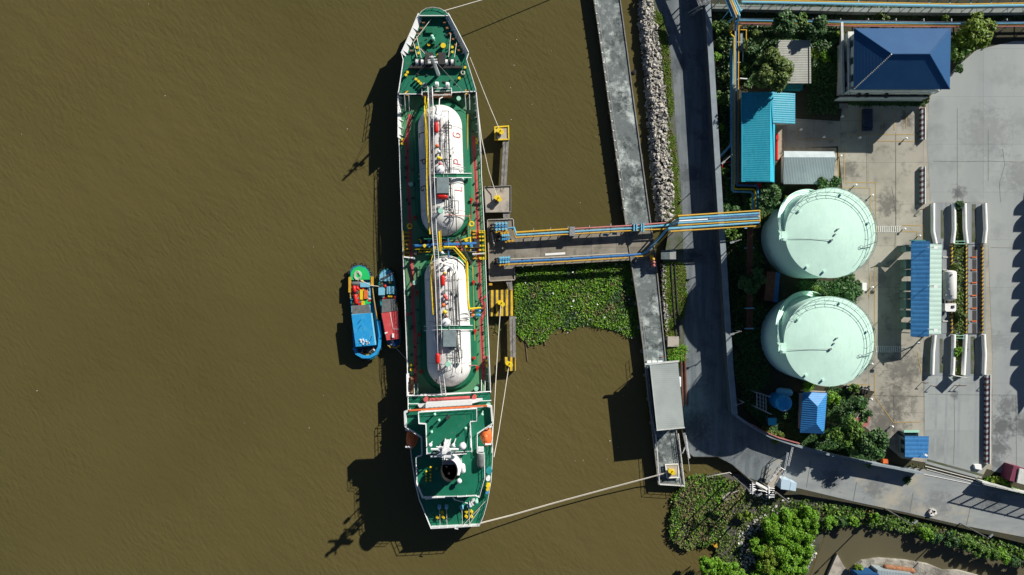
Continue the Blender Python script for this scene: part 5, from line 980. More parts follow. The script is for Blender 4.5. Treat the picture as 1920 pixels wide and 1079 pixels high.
q = M(); q.tube([W(734, 650, .2), W(742, 653, .3), W(750, 648, .2)], .16, 6); q.tube([W(727, 648, .2), W(733, 653, .3)], .14, 6); q.box(W(745, 575, .1), (.3, 1.4, .3)); ob('rub_rail', q, MT['amber'], B2)
q = M(); q.box(W(738, 645, .1), (1.8, 1.2, .4)); q.box(W(741, 647, .4), (.6, .5, .4)); ob('stern_locker', q, MT['hullblue'], B2)
for x, y in ((714, 509), (722, 504), (732, 506), (738, 512), (711, 520)): fit2 = M(); fit2.tube([Vector(W(x, y, -.1))+Vector((.25*math.cos(a), .25*math.sin(a), 0)) for a in [i*math.pi/4 for i in range(9)]], .1, 5); ob('tyre_fender', fit2, MT['black'], B2)
rope([(676, 526, .4), (695, 536, .5), (712, 538, .4)], .07, 'short line tying the two small boats together')
rope([(744, 655, .1), (756, 668, .4), (764, 676, 2.2)], .05, 'thin line from the red-roofed boat to the tanker side')
def loose(name, m, label, x, y, fn): q = M(); fn(q); solo(name, q, MT[m], label, 'boat gear', W(x, y, 0), None, True)
clutter(B1, 660, 694, 530, 571, .15, 48); clutter(B1, 676, 702, 655, 664, .0, 14); clutter(B2, 713, 741, 531, 560, .25, 34); clutter(B2, 732, 744, 641, 649, .3, 8)
loose('bundle', 'red', 'red bundle on the port side of the blue boat foredeck', 665, 545, lambda q: (q.capsule(W(664, 540, .3), W(665, 546, .3), .42, 10, 3), q.capsule(W(670, 540, .2), W(672, 543, .2), .34, 8, 3)))
loose('bundle', 'red', 'long red bundle just ahead of the grey awning of the blue boat', 667, 562, lambda q: q.capsule(W(666, 556, .2), W(668, 568, .2), .4, 10, 3))
loose('crate', 'yellow', 'yellow crate amidships on the blue boat', 680, 552, lambda q: (q.box(W(679, 553, .2), (.8, 2.0, .5)), q.box(W(681, 568, .1), (.6, 1.1, .4)), q.box(W(679, 530, .1), (.5, .9, .3))))
loose('crate', 'orange', 'orange crate beside the yellow crate on the blue boat', 686, 551, lambda q: q.box(W(686, 553, .35), (.7, 1.7, .5)))
loose('tarpaulin', 'bgreen', 'small green sheet in front of the grey awning of the blue boat', 688, 567, lambda q: q.box(W(688, 567, .1), (1.3, .9, .2), .3))
loose('net_bundle', 'tarp', 'dark net heap behind the green foredeck of the blue boat', 668, 533, lambda q: q.capsule(W(663, 533, .0), W(674, 533, .0), .5, 8, 3))
# ============================================================ PIPELINES
def pipeline(name, label, loc, runs, supports=None, smat='grey'):
    t = thing(name, label, 'pipeline', loc)
    for pts, r, m in runs: q = M(); q.pt(pts, r, 7); ob('pipe', q, MT[m], t, True)
    for (a, b, z, z0) in supports or []:
        q = M(); A, B = Vector(W(*a, z)), Vector(W(*b, z)); q.tube([(A.x, A.y, z0), A, B, (B.x, B.y, z0)], .09, 5); ob('support_frame', q, MT[smat], t)
    return t
Z2 = 5.2; J = 1.7
T1 = pipeline('pipe_bridge', 'northern bundle of yellow and light blue pipes from the jetty over the road', W(1200, 425, 0), [
 ([(1424, 396, Z2), (1272, 406, Z2), (1250, 419, J)], .16, 'amber'), ([(1249, 419, J), (1187, 424, J), (1076, 430, J)], .19, 'pink'), ([(1073, 430, J), (967, 437, J), (966, 441, .8)], .17, 'amber'),
 ([(1424, 401, Z2), (1274, 411, Z2), (1256, 423, J), (1187, 429, J), (1070, 436, J), (968, 442, J), (963.5, 428, J), (953, 429, 1.2)], .21, 'cyan'),
 ([(1424, 406.5, Z2), (1274, 415.5, Z2), (1262, 421, 3.4)], .14, 'white'), ([(1424, 410.5, Z2), (1272, 419.5, Z2), (1256, 426, 2.4)], .17, 'cyan'),
 ([(1424, 414.5, Z2), (1272, 423.5, Z2), (1246, 430.5, J), (1185, 433.5, J), (1075, 440, J), (967, 446.5, J), (962, 432, J)], .14, 'amber'),
 ([(1424, 404, Z2+.25), (1330, 409.6, Z2+.25)], .09, 'blue')],
 [((1000, 430), (1000, 447), J-.15, .0), ((1032, 428), (1032, 445), J-.15, .0), ((1065, 426), (1065, 443), J-.15, .0), ((1105, 424), (1105, 441), J-.15, 0), ((1145, 421), (1145, 438), J-.15, 0), ((1185, 419), (1185, 436), J-.15, 0)]+[((x, 415-(x-1250)*.11), (x, 432-(x-1250)*.055), Z2-.3, 0) for x in (1275, 1335, 1424)])
q = M(); q.rect(1068, 426, 1078, 443, .1, 2.0); ob('valve_box', q, MT['grey'], T1)
q = M(); [q.rect(x, 420, x+2.2, 434, .1, 2.1) for x in (1188, 1193, 1202)]; q.rect(1206, 419, 1208, 436, 1.6, 2.2); ob('flange', q, MT['lblue'], T1)
for a, b in ((1133, 441), (1150, 439)): q = M(); q.line([(a, b), (a+5, b)], 4, .6, 1.1); ob('valve', q, MT['valve'], T1)
T2 = pipeline('pipe_bridge', 'southern blue and yellow pipes bending diagonally from the compound to the lower jetty edge', W(1150, 480, 0), [
 ([(1424, 418.5, Z2), (1254, 430, Z2), (1248, 434, 4), (1212, 474, J), (1204, 477, J), (1180, 479.5, J), (1060, 487, J), (957, 492, J)], .21, 'cyan'),
 ([(1424, 424.5, Z2), (1258, 435, Z2), (1252, 439, 4), (1215, 479, J), (1208, 481.5, J), (1190, 482, J)], .13, 'amber'), ([(1178, 484.5, J), (1060, 491.5, J), (936, 498, J)], .14, 'amber'), ([(1178, 476, J), (1060, 482.5, J), (958, 487, J)], .13, 'pipecream')],
 [((x, 485-(x-1000)*.045), (x, 500-(x-1000)*.07), J-.15, 0) for x in (980, 998, 1035, 1073, 1110, 1146, 1176)]+[((1230, 452), (1236, 460), 2.6, 0)])
q = M(); q.pt([(1204, 477, J), (1180, 479.5, J), (1060, 487, J), (957, 492, J)], .225, 8); ob('pipe_cladding', q, MT['blue'], T2, True)
q = M(); q.pt([(1424, 395, Z2), (1425, 426, Z2), (1414, 427.5, Z2)], .14, 6); ob('end_header', q, MT['amber'], T1)
q = M()
for i in range(5): x = 1402+i*2.2; q.pt([(x, 425, 4.2), (x, 434, 3.8), (x-1, 620, 2.0)], .13, 6)
t = solo('pipe_bank', q, MT['brown'], 'bank of dark red pipes running south in the shade beside the storage tanks', 'pipeline', W(1406, 520, 0), None, True)
q = M(); 
for y in (429, 466, 579, 617): q.pt([(1396, y, 2.6), (1414, y-.5, 2.6)], .12, 5)
solo('cable_bracket', q, MT['lblue'], 'row of pale cross brackets over the dark red pipes', 'bracket', W(1405, 520, 0))
ZV = 1.6
pipeline('pipe_rack', 'vertical run of blue, yellow and orange pipes west of the cyan roof', W(1380, 230, 0), [
 ([(1371, 92, ZV), (1371, 272, ZV), (1349, 296, .6)], .24, 'cyan'),
 ([(1371.5, 72, ZV+.3), (1375, 76, ZV+.3), (1372.5, 220, ZV+.3), (1372.5, 357, ZV), (1376, 360, ZV), (1408, 361, ZV), (1411.5, 365, ZV), (1411.5, 400, ZV)], .2, 'cyan'),
 ([(1368, 60, ZV+.5), (1372, 67, ZV+.5), (1376.2, 70, ZV+.5), (1376, 354, ZV), (1378, 355.5, ZV), (1413, 356, ZV), (1415, 358, ZV), (1415, 400, ZV)], .15, 'yellow'),
 ([(1379.5, 40, 5.5), (1379.5, 60, ZV), (1380.5, 346, ZV), (1384, 348.5, ZV), (1418, 349, ZV), (1420.5, 352, ZV), (1420.5, 400, ZV)], .19, 'blue'),
 ([(1390, 49, ZV+.2), (1385, 50, ZV+.2), (1384, 170, ZV+.2), (1383.5, 344, ZV)], .12, 'amber'), ([(1382, 346, ZV), (1420, 345, ZV)], .12, 'brown'),
 ([(1378.5, 55, ZV+.6), (1378, 180, ZV+.4), (1378.3, 346, ZV)], .1, 'pipecream')],
 [((1368, y), (1388, y), ZV-.2, 0) for y in (80, 118, 150, 190, 230, 270, 310, 335)])
pipeline('pipe_rack', 'narrow orange and pale pipe frame left of the garden trees, looped around a grey cabinet', W(1394, 90, 0), [
 ([(1388, 57, 1.5), (1399, 57, 1.5), (1399, 94, 1.5), (1396, 97, 1.5)], .12, 'amber'), ([(1386, 122, 1.2), (1393, 122, 1.2), (1393, 97, 1.2)], .11, 'mintdome'), ([(1387, 148, 1.6), (1401, 149, 1.6)], .12, 'white')])
q = M(); q.rect(1388, 61, 1394, 96, 0, 1.2); solo('cabinet', q, MT['housegrey'], 'grey cabinet inside the orange pipe loop', 'cabinet', W(1391, 78, 0))
ZR = 6.0
pipeline('pipe_rack', 'high diagonal bundle of cyan and orange pipes crossing the top edge above the road end', W(1372, 10, 0), [
 ([(1322, -108, ZR), (1364, 0, ZR), (1378, 33, ZR), (1366, 42, 4)], .22, 'cyan'), ([(1327, -108, ZR+.2), (1370, 0, ZR+.2), (1382, 28, ZR+.2), (1374, 44, 4.2), (1369, 54, 2.4), (1370, 62, 2)], .2, 'amber'),
 ([(1330, -108, ZR), (1374, 0, ZR), (1386, 30, ZR), (1382, 46, 3)], .2, 'cyan'), ([(1334, -108, ZR), (1379, 0, ZR), (1389, 22, ZR)], .14, 'lblue'), ([(1318, -108, ZR), (1360, 0, ZR), (1373, 32, ZR)], .12, 'lblue'), ([(1325, -108, ZR+.3), (1367, 0, ZR+.3), (1381, 34, ZR+.3)], .11, 'pipecream'),
 ([(1386, 30, ZR-.2), (1381, 22, ZR-.2), (1370, 30, ZR-.2)], .1, 'lblue')],
 [((x, y), (x+26, y-3), ZR-.3, 0) for x, y in ((1319, -95), (1338, -45), (1354, -8), (1366, 22))], 'lblue')
pipeline('pipe_rack', 'run of light blue, cream and rust pipes just above the navy roof', W(1650, 45, 0), [
 ([(1384, 36.5, 2.2), (1600, 40.5, 2.2), (1800, 43.5, 2.2), (1920, 42.5, 2.2), (2100, 42, 2.2)], .16, 'white'), ([(1386, 39, 2.2), (1600, 43, 2.2), (1800, 45.5, 2.2), (1920, 44.5, 2.2), (2100, 44, 2.2)], .17, 'cyan'),
 ([(1386, 43, 2.2), (1380, 43.5, 2), (1380, 60, 1.8)], .1, 'amber'), ([(1386, 42, 2.1), (1600, 46.5, 2.1), (1800, 48.5, 2.1), (1920, 47.5, 2.1), (2100, 47, 2.1)], .1, 'amber'), ([(1388, 45, 2.0), (1600, 49.5, 2.0), (1800, 51.3, 2.0), (1920, 50.5, 2.0), (2100, 50, 2.0)], .12, 'pink')],
 [((x, 36), (x, 52), 1.9, 0) for x in range(1420, 1940, 52)])
t = pipeline('pipe_rack', 'long pipe rack with thick cyan and yellow pipes along the top edge of the photo', W(1650, 5, 0), [
 ([(1390, 5, 4), (1600, 9, 4), (1800, 13, 4), (1920, 11.5, 4), (2150, 9, 4)], .26, 'lblue'), ([(1392, 1, 4), (1600, 5.5, 4), (1800, 9.5, 4), (1920, 7.5, 4), (2150, 5, 4)], .17, 'amber'), ([(1392, -6, 4), (1700, -2, 4), (1920, -2, 4), (2150, -4, 4)], .2, 'cyan'), ([(1608, 10, 4), (1610, -4, 4)], .16, 'cyan')],
 [((x, -12), (x, 12), 3.7, 0) for x in range(1430, 2000, 39)], 'cyan')
q = M(); q.prism([(1335, 8), (1500, 13), (1600, 15), (1800, 17.5), (1920, 16), (2200, 12), (2200, 20), (1920, 24), (1800, 25), (1600, 23), (1500, 20), (1335, 17)], 0, 1.5); solo('concrete_dyke', q, mat('dyke_concrete', (.26,.29,.28), .85, (.19,.215,.2), .3, brick=(3.0, 50, .08, .4, .9)), 'long low concrete panel wall below the top pipe rack', 'wall', W(1650, 19, 0))
t = thing('grating_platform', 'grey steel platform with gridded floor at the top end of the flood wall', 'platform', W(1315, 5, 0))
q = M()
for i in range(9): q.line([(1298+i*2.6, -22+i*1.0), (1311+i*2.6, 12-i*.5)], .8, 4.6, 4.7)
for i in range(6): q.line([(1300+i*2.5, -15+i*5.5), (1322+i*1.8, -15+i*4)], .8, 4.55, 4.65)
ob('grating', q, MT['grey'], t)
q = M(); q.rail([(1298, -22), (1312, 14), (1333, 4), (1322, -22)], 4.6, 1.0, .06, 1.2); ob('railing', q, MT['grey'], t)
q = M()
for x, y in ((1300, -18), (1312, 12), (1331, 3)): a = W(x, y, 4.5); q.cyl(a, .14, 0, 4.6, 6)
q.tube([W(1312, 12, 4.6), W(1290, 25, 0)], .12, 5); q.tube([W(1316, 16, 4.6), W(1294, 29, 0)], .12, 5); ob('leg', q, MT['grey'], t)
# ============================================================ STORAGE TANKS
def stank(x, y, label, cyl_a):
    cx, cy = (x-960)*S, (540-y)*S; R_ = 7.98; H = 12.0; t = thing('storage_tank', label, 'storage tank', (cx, cy, 0), 'storage tanks')
    q = M(); q.tube([(cx, cy, 0), (cx, cy, H)], R_, 96); ob('shell', q, MT['mint'], t, True)
    n = 96; q = M(); q.add([(cx+R_*1.012*math.cos(i*2*math.pi/n), cy+R_*1.012*math.sin(i*2*math.pi/n), H+.02) for i in range(n)]+[(cx+R_*.5*math.cos(i*2*math.pi/n), cy+R_*.5*math.sin(i*2*math.pi/n), H+.5) for i in range(n)]+[(cx, cy, H+.78)], [(i, (i+1) % n, n+(i+1) % n, n+i) for i in range(n)]+[(n+i, n+(i+1) % n, 2*n) for i in range(n)]); ob('roof', q, MT['mint'], t, True)
    def arc(r, z, a0, a1, k=40): return [(cx+r*math.cos(math.radians(a0+(a1-a0)*i/k)), cy+r*math.sin(math.radians(a0+(a1-a0)*i/k)), z) for i in range(k+1)]
    q = M(); A0, A1 = 150, -75
    for z, r in ((H+.6, .03), (H+1.15, .04)): q.tube(arc(R_*1.0, z, A0, A1), r, 5)
    q.tube(arc(R_*.90, H+1.0, A0, A1+30), .03, 5)
    for i in range(19):
        a = math.radians(A0+(A1-A0)*i/18); c, s = math.cos(a), math.sin(a); q.tube([(cx+R_*c, cy+R_*s, H), (cx+R_*c, cy+R_*s, H+1.15)], .03, 4)
        if i < 14: q.tube([(cx+R_*.9*c, cy+R_*.9*s, H+1.1), (cx+R_*c, cy+R_*s, H+1.15)], .028, 4)
    ob('roof_railing', q, mat('tank_railing_paint', (.20,.33,.29), .6), t)
    q = M(); k = 40; a0, a1 = cyl_a; vs = []
    for i in range(k+1):
        a = math.radians(a0+(a1-a0)*i/k); z = H*(1-i/k)
        for r in (R_+.12, R_+1.0): vs += [(cx+r*math.cos(a), cy+r*math.sin(a), z), (cx+r*math.cos(a), cy+r*math.sin(a), z-.22)]
    q.add(vs, [(4*i, 4*i+2, 4*i+6, 4*i+4) for i in range(k)]+[(4*i+2, 4*i+3, 4*i+7, 4*i+6) for i in range(k)]+[(4*i+1, 4*i+5, 4*i+7, 4*i+3) for i in range(k)]); ob('spiral_stair', q, MT['mint'], t)
    q = M()
    for zz in (.55, 1.05): q.tube([(cx+(R_+1.0)*math.cos(math.radians(a0+(a1-a0)*i/k)), cy+(R_+1.0)*math.sin(math.radians(a0+(a1-a0)*i/k)), H*(1-i/k)+zz) for i in range(k+1)], .055, 5)
    ob('stair_rail', q, MT['mint'], t)
    a = math.radians(a0); px_, py_ = cx+(R_+.5)*math.cos(a), cy+(R_+.5)*math.sin(a); q = M(); q.box((px_, py_, H+.05), (1.4, 1.8, .12)); q.tube([(px_-.6, py_-.9, H+1), (px_-.6, py_+.9, H+1)], .05, 5); q.box((px_, py_-.6, H+.6), (.7, .5, 1.0)); ob('stair_landing', q, MT['mint'], t)
    q = M(); q.tube([(px_+.6, py_-.3, H+.25), (cx-.3, cy-1.25, H+.9)], .035, 5); ob('foam_line', q, MT['grey'], t)
    q = M(); q.box((cx-.1, cy-1.3, H+.85), (.4, .35, .3), .4); q.cyl((cx+.5, cy-.3), .16, H+.5, H+1.0, 8); q.cyl((cx+.9, cy+.6), .13, H+.5, H+1.1, 8); q.cyl((cx+1.15, cy+.7), .1, H+.5, H+1, 8); ob('vent', q, MT['grey'], t)
    q = M()
    for d_, r in ((75, 7.2), (15, 6.9), (145, 6.9), (235, 7.4), (-100, 7.0)):
        a = math.radians(d_); c = (cx+r*math.cos(a), cy+r*math.sin(a)); q.cyl(c, .22, H, H+.5, 10)
    ob('roof_manway', q, MT['mint'], t, True)
    q = M(); a = math.radians(-25); q.tube([(cx+6.1*math.cos(a), cy+6.1*math.sin(a), H+.5), (cx+8.2*math.cos(a+.25), cy+8.2*math.sin(a+.25), H+.9)], .06, 5); q.tube([Vector((cx+5.9*math.cos(a), cy+5.9*math.sin(a), H+.5))+Vector((.25*math.cos(b), .25*math.sin(b), 0)) for b in [i*math.pi/4 for i in range(9)]], .04, 4); ob('davit_arm', q, MT['grey'], t)
stank(1503, 447, 'northern mint green storage tank with spiral stair, beside the grey ribbed roof', (184, 62)); stank(1501, 632, 'southern mint green storage tank with spiral stair, above the blue tiled house', (188, 66))
# ============================================================ BUILDINGS
def bld(name, label, cat, x, y): return thing(name, label, cat, W(x, y, 0))
def roofpoly(q, pts): q.add([W(*p) for p in pts], [tuple(range(len(pts)))]); 
def slab(q, pts, th=.14):     # pts world, thick sloped roof panel, top face up
    P = [Vector(p) for p in pts]; n_ = (P[1]-P[0]).cross(P[2]-P[0])
    if n_.z < 0: P = P[::-1]
    k = len(P); q.add(P+[p-Vector((0, 0, th)) for p in P], [tuple(range(k)), tuple(range(2*k-1, k-1, -1))]+[(i, i+k, (i+1) % k+k, (i+1) % k) for i in range(k)])
def pslab(q, pts, th=.14): slab(q, [W(*p) for p in pts], th)
def walls(t, pts, z1, m, name='wall', z0=0): q = M(); q.prism(pts, z0, z1); return ob(name, q, MT[m], t)
def windows(t, px0, px1, z0, z1, n, out=(-.04, 0), frac=.55):
    A, B = Vector(px0), Vector(px1); d = (B-A).normalized(); L_ = (B-A).length; nr = Vector((out[0], out[1], 0))
    for i in range(n):
        c = A.lerp(B, (i+.5)/n); w = L_/n*frac/2; q = M(); a = c-d*w+nr; b = c+d*w+nr; th = nr.normalized()*.06
        q.add([(a.x, a.y, z0), (b.x, b.y, z0), (b.x, b.y, z1), (a.x, a.y, z1)]+[(a.x-th.x, a.y-th.y, z0), (b.x-th.x, b.y-th.y, z0), (b.x-th.x, b.y-th.y, z1), (a.x-th.x, a.y-th.y, z1)], [(0, 1, 2, 3), (7, 6, 5, 4), (0, 4, 5, 1), (2, 6, 7, 3)]); ob('window', q, MT['glass'], t)
# cyan workshop
t = bld('workshop', 'long L-shaped building with bright cyan ribbed metal roof', 'building', 1425, 250)
walls(t, [(1396, 178), (1445, 178), (1486, 179), (1486, 228), (1447, 228), (1447, 338), (1396, 338)], 3.2, 'cream')
q = M(); pslab(q, [(1391, 174, 3.5), (1444, 173, 4.4), (1444, 341, 4.4), (1391, 341, 3.5)]); ob('roof', q, MT['roofcyan'], t)
q = M(); pslab(q, [(1449, 173, 4.38), (1491, 176, 3.6), (1491, 233, 3.6), (1449, 231, 4.38)]); ob('roof', q, MT['roofcyan'], t)
q = M(); pslab(q, [(1444, 173, 4.42), (1449.5, 173, 4.42), (1449.5, 233, 4.42), (1453, 234, 4.0), (1452, 342, 4.0), (1444, 341, 4.42)]); ob('ridge_cap', q, MT['ridgecyan'], t)
q = M(); q.line([(1391, 341), (1452, 342)], 1.0, 3.3, 3.6); q.line([(1391, 174), (1391, 341)], .8, 3.3, 3.62); ob('gutter', q, MT['ridgecyan'], t)
# grey garden building
t = bld('storehouse', 'building with pale grey ribbed roof among the garden trees', 'building', 1490, 117)
walls(t, [(1463, 80), (1517, 80), (1517, 152), (1463, 152)], 3.0, 'cream'); q = M(); pslab(q, [(1459, 76, 3.3), (1520, 76, 3.6), (1521, 157, 3.6), (1459, 157, 3.3)], .2); ob('roof', q, MT['roofgrey'], t)
q = M(); q.line([(1517.5, 76.5), (1518, 157)], .7, 3.62, 3.72); ob('ridge_cap', q, MT['roofgrey'], t)
q = M(); q.rect(1470, 159, 1505, 168, 0, 1.5); ob('rear_annex', q, MT['teal'], t)
# silver shed
t = bld('shed', 'shed with silver blue ribbed roof in front of the northern storage tank', 'shed', 1518, 315)
walls(t, [(1475, 290), (1560, 290), (1560, 340), (1475, 340)], 2.8, 'cream')
q = M(); pslab(q, [(1470, 296, 4.0), (1567, 296, 4.0), (1562, 346, 3.0), (1469, 346, 3.0)]); ob('roof', q, MT['roofsilver'], t)
q = M(); pslab(q, [(1470, 284, 3.3), (1564, 285, 3.3), (1567, 296, 4.02), (1470, 296, 4.02)]); ob('roof', q, mat('bright_metal_roof', (.42,.49,.51), .45, (.36,.42,.44), 1), t)
# office with navy hipped roof
t = bld('office_building', 'tall white office building with navy blue hipped metal roof', 'building', 1690, 115)
walls(t, [(1604, 62), (1772, 62), (1772, 160), (1604, 160)], 7.4, 'cream')
walls(t, [(1590, 60), (1760, 60), (1762, 171), (1590, 171)], 3.6, 'cream', 'lower_storey')
E = 7.9; Rz = 11.2; a, b, c, d = (1602, 54, E), (1783, 54, E), (1781, 168, E), (1601, 168, E); e, f = (1672, 102, Rz), (1743, 102, Rz)
for pts in ((a, b, f, e), (b, c, f), (c, d, e, f), (d, a, e)): q = M(); pslab(q, list(pts), .2); ob('roof', q, MT['roofnavy'], t)
q = M(); q.tube([W(*e), W(*f)], .12, 6)
for p, r in ((a, e), (b, f), (c, f)): q.tube([W(*p), W(*r)], .1, 6)
ob('ridge_cap', q, MT['roofnavy'], t)
q = M(); A, B = Vector(W(*d)), Vector(W(*e))
for i in range(26): p = A.lerp(B, (i+.5)/26); q.box((p.x, p.y, p.z+.12), (.22, .22, .14), .9)
ob('hip_cap', q, MT['cream'], t)
q = M(); q.line([(1579, 44), (1582, 168)], 2.5, 3.6, 4.2); q.line([(1592, 68), (1593, 176)], 2.5, 4.8, 5.4); ob('wall_fin', q, MT['housegrey'], t)  # fin body in darker grey, the shade of its west face painted in
q = M(); q.line([(1579, 44), (1582, 176)], 4.5, 4.2, 4.4); q.line([(1592, 68), (1593, 176)], 3.5, 5.4, 5.6); ob('fin_coping', q, MT['cream'], t)
q = M(); q.prism([(1580, 80), (1600, 66), (1600, 172), (1580, 172)], 3.4, 3.65); q.prism([(1581, 166), (1758, 166), (1752, 176), (1581, 176)], 3.4, 3.65); ob('ledge', q, MT['housegrey'], t)
q = M(); q.line([(1582, 174.5), (1745, 174.5)], 1.6, 3.4, 4.3); q.line([(1576, 183), (1740, 183)], 1.6, 0, 2.6); q.line([(1594, 169.5), (1760, 169.5)], 1.2, 5, 6.6); ob('parapet', q, MT['cream'], t)
walls(t, [(1574, 176), (1742, 176), (1737, 191), (1574, 190)], .25, 'pad', 'entrance_slab')
windows(t, W(1605, 160, 7.4)[:2]+(0,), W(1770, 160, 7.4)[:2]+(0,), 5, 6.6, 8, (0, -.05)); windows(t, W(1604, 62, 7.4)[:2]+(0,), W(1604, 160, 7.4)[:2]+(0,), 5, 6.6, 3, (-.05, 0), .4); windows(t, W(1592, 171, 3.6)[:2]+(0,), W(1760, 171, 3.6)[:2]+(0,), 1, 2.5, 8, (0, -.05))
for x, y in ((1585, 122), (1585, 132), (1587, 160), (1610, 179), (1625, 179), (1662, 180)): q = M(); q.box(W(x, y, 4.0), (.5, .9, .6)); ob('air_conditioner', q, MT['dark'], t)
q = M(); q.rect(1574, 195, 1590, 204, 0, .12); ob('doorstep', q, MT['walk'], t)
# weighbridge canopy
t = bld('loading_canopy', 'tanker loading canopy with blue and pale mint ribbed roof beside the white tanker truck', 'canopy', 1735, 540)
q = M(); pslab(q, [(1709, 453, 3.5), (1744, 453, 4.7), (1742, 632, 4.7), (1708, 632, 3.5)]); ob('roof', q, MT['roofblue'], t)
q = M(); pslab(q, [(1744, 458, 4.68), (1766, 459, 4.2), (1765, 627, 4.2), (1742, 627, 4.68)]); ob('roof', q, MT['roofmint'], t)
q = M(); q.line([(1709, 451.5), (1735, 451.5)], 1.6, 3.2, 3.8); ob('gutter', q, MT['teal'], t)
for y in (460, 487, 506, 528, 548, 562, 583, 606, 625): q = M(); q.rect(1699, y, 1709, y+.9, 0, 3.0); ob('column', q, MT['grey'], t)
for y in (458, 520, 570, 626): w = W(1764, y, 4.0); q = M(); q.cyl(w, .12, 0, 4.2, 6); ob('column', q, MT['grey'], t)
for i, y in enumerate((461, 488, 507, 529, 549, 563, 584, 607)): q = M(); q.rect(1699, y, 1708, y+(17 if i in (1, 3, 5) else 12), 0, 2.3); ob('partition', q, mat('bay_panel', (.12,.19,.18), .7) if i == 0 else bpy.data.materials['bay_panel'], t)
q = M()
for y in (578, 607): q.rect(1695, y, 1699, y+7, 0, 1.3)
ob('cabinet', q, MT['white'], t)
q = M(); q.tube([W(1709, 631, 3.4), W(1729, 633, 2.5), W(1712, 650, 0)], .12, 5); q.tube([W(1699, 461, 2.8), W(1693, 459, 3.4)], .08, 5); ob('drain_pipe', q, MT['grey'], t)
for y in (465, 537, 618):
    q = M(); A = W(1740, y, 4.7); q.tube([A, (A[0], A[1], 6.4), (A[0]+.5, A[1]-.2, 6.5)], .09, 5); q.box((A[0]+.3, A[1]-.1, 6.5), (.7, .5, .12)); ob('floodlight', q, MT['white'], t)
# truck
t = thing('tanker_truck', 'white road tanker truck parked beside the loading canopy, cab pointing down', 'truck', W(1780, 545, 0))
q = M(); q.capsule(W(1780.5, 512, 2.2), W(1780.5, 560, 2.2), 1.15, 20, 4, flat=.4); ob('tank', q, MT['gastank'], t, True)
q = M(); [q.pcyl(x, y, .16, 3.2, 3.5, 8) for x, y in ((1785.5, 516), (1774, 554), (1786, 555), (1780, 530), (1780, 543))]; ob('manhole', q, MT['grey'], t)
q = M(); q.rect(1775, 507, 1785, 583, .7, 1.1); q.pt([(1784.5, 562, 1.6), (1784.5, 572, 1.6)], .1, 5); ob('chassis', q, MT['dark'], t)
q = M(); q.prism([(1772, 570), (1793, 570), (1793, 582), (1791, 585), (1774, 585), (1772, 582)], .6, 2.7); ob('cab', q, MT['white'], t)
q = M(); q.prism([(1774, 585), (1791, 585), (1791, 587), (1774, 587)], 1.5, 2.3); ob('windscreen', q, MT['glass'], t); q = M(); q.box(W(1787, 576, 2.78), (.5, .5, .12)); ob('roof_hatch', q, MT['dark'], t)
for x in (1771.5, 1794): q = M(); q.box(W(x, 583, 2), (.3, .15, .4)); ob('mirror', q, MT['dark'], t)
for x in (1773.5, 1789.5):
    for y in (515, 524, 533, 578): q = M(); w = W(x, y, .5); q.tube([(w[0]-.18, w[1], .5), (w[0]+.18, w[1], .5)], .5, 14); ob('wheel', q, MT['black'], t)
# lane guide walls
def lanewall(pts, label): 
    q = M(); q.pt([(x, y, .75) for x, y in pts], .38, 12); ribbon(q, pts, 4.4, 0, .35); solo('guide_wall', q, MT['white'], label, 'barrier', W(*pts[len(pts)//2], 0), 'white guide walls of the truck lanes', True)
for pts, l in (([(1749, 382), (1749, 435), (1754, 458)], 'outermost west white guide wall at the north end of the lanes'), ([(1788, 382), (1789, 430), (1786, 457)], 'white guide wall on the west edge of the planting strip, north end'), ([(1808, 382), (1809, 430), (1812, 457)], 'white guide wall on the east edge of the planting strip, north end'), ([(1846, 382), (1848, 430), (1845, 457)], 'easternmost white guide wall, north end'),
               ([(1752, 629), (1749, 660), (1747.5, 703)], 'outermost west white guide wall at the south end of the lanes'), ([(1788, 628), (1787.5, 665), (1786, 704)], 'white guide wall on the west edge of the planting strip, south end'), ([(1810, 628), (1808, 665), (1806, 704)], 'white guide wall on the east edge of the planting strip, south end'), ([(1844, 628), (1846, 665), (1844.5, 703)], 'easternmost white guide wall, south end')): lanewall(pts, l)
for x, l in ((1785.5, 'yellow striped kerb between the truck and the planting strip'), (1812.5, 'yellow striped kerb on the east edge of the planting strip'), (1843, 'yellow striped kerb on the far side of the empty weighbridge')):
    q = M(); q.rect(x-1.3, 460, x+1.3, 626, .05, .6); solo('striped_kerb', q, MT['hazd'], l, 'kerb', W(x, 543, 0), 'striped kerbs of the truck lanes')
t = thing('weighbridge', 'empty weighbridge with dark middle pits and orange cross bars', 'weighbridge', W(1828, 543, 0))
q = M(); q.rect(1815, 460, 1841, 626, .05, .1); ob('deck', q, MT['lane'], t)
q = M(); [q.sheet([(1823, y+2), (1831, y+2), (1831, y+21), (1823, y+21)], .11) for y in range(461, 620, 24)]; ob('pit', q, MT['dark'], t)
q = M(); [q.rect(1822, y-1, 1832, y+1, .1, .25) for y in range(483, 625, 24)]; ob('cross_bar', q, MT['orange'], t)
q = M(); [q.rect(x, y, x+.8, y+.8, .1, .12) for x in (1816,) for y in range(460, 620, 24)]; [q.line([(1815, y), (1841, y)], .8, .102, .115) for y in range(459, 630, 24)]; ob('joint', q, MT['dark'], t)
t = thing('weighbridge', 'weighbridge lane under the white tanker truck with speckled central strip', 'weighbridge', W(1770, 543, 0))
q = M(); q.rect(1766, 460, 1783, 626, .05, .1); ob('deck', q, MT['lane'], t); q = M(); [q.rect(1768, y-1, 1780, y+1, .1, .22) for y in range(483, 625, 24)]; ob('cross_bar', q, MT['wline'], t)
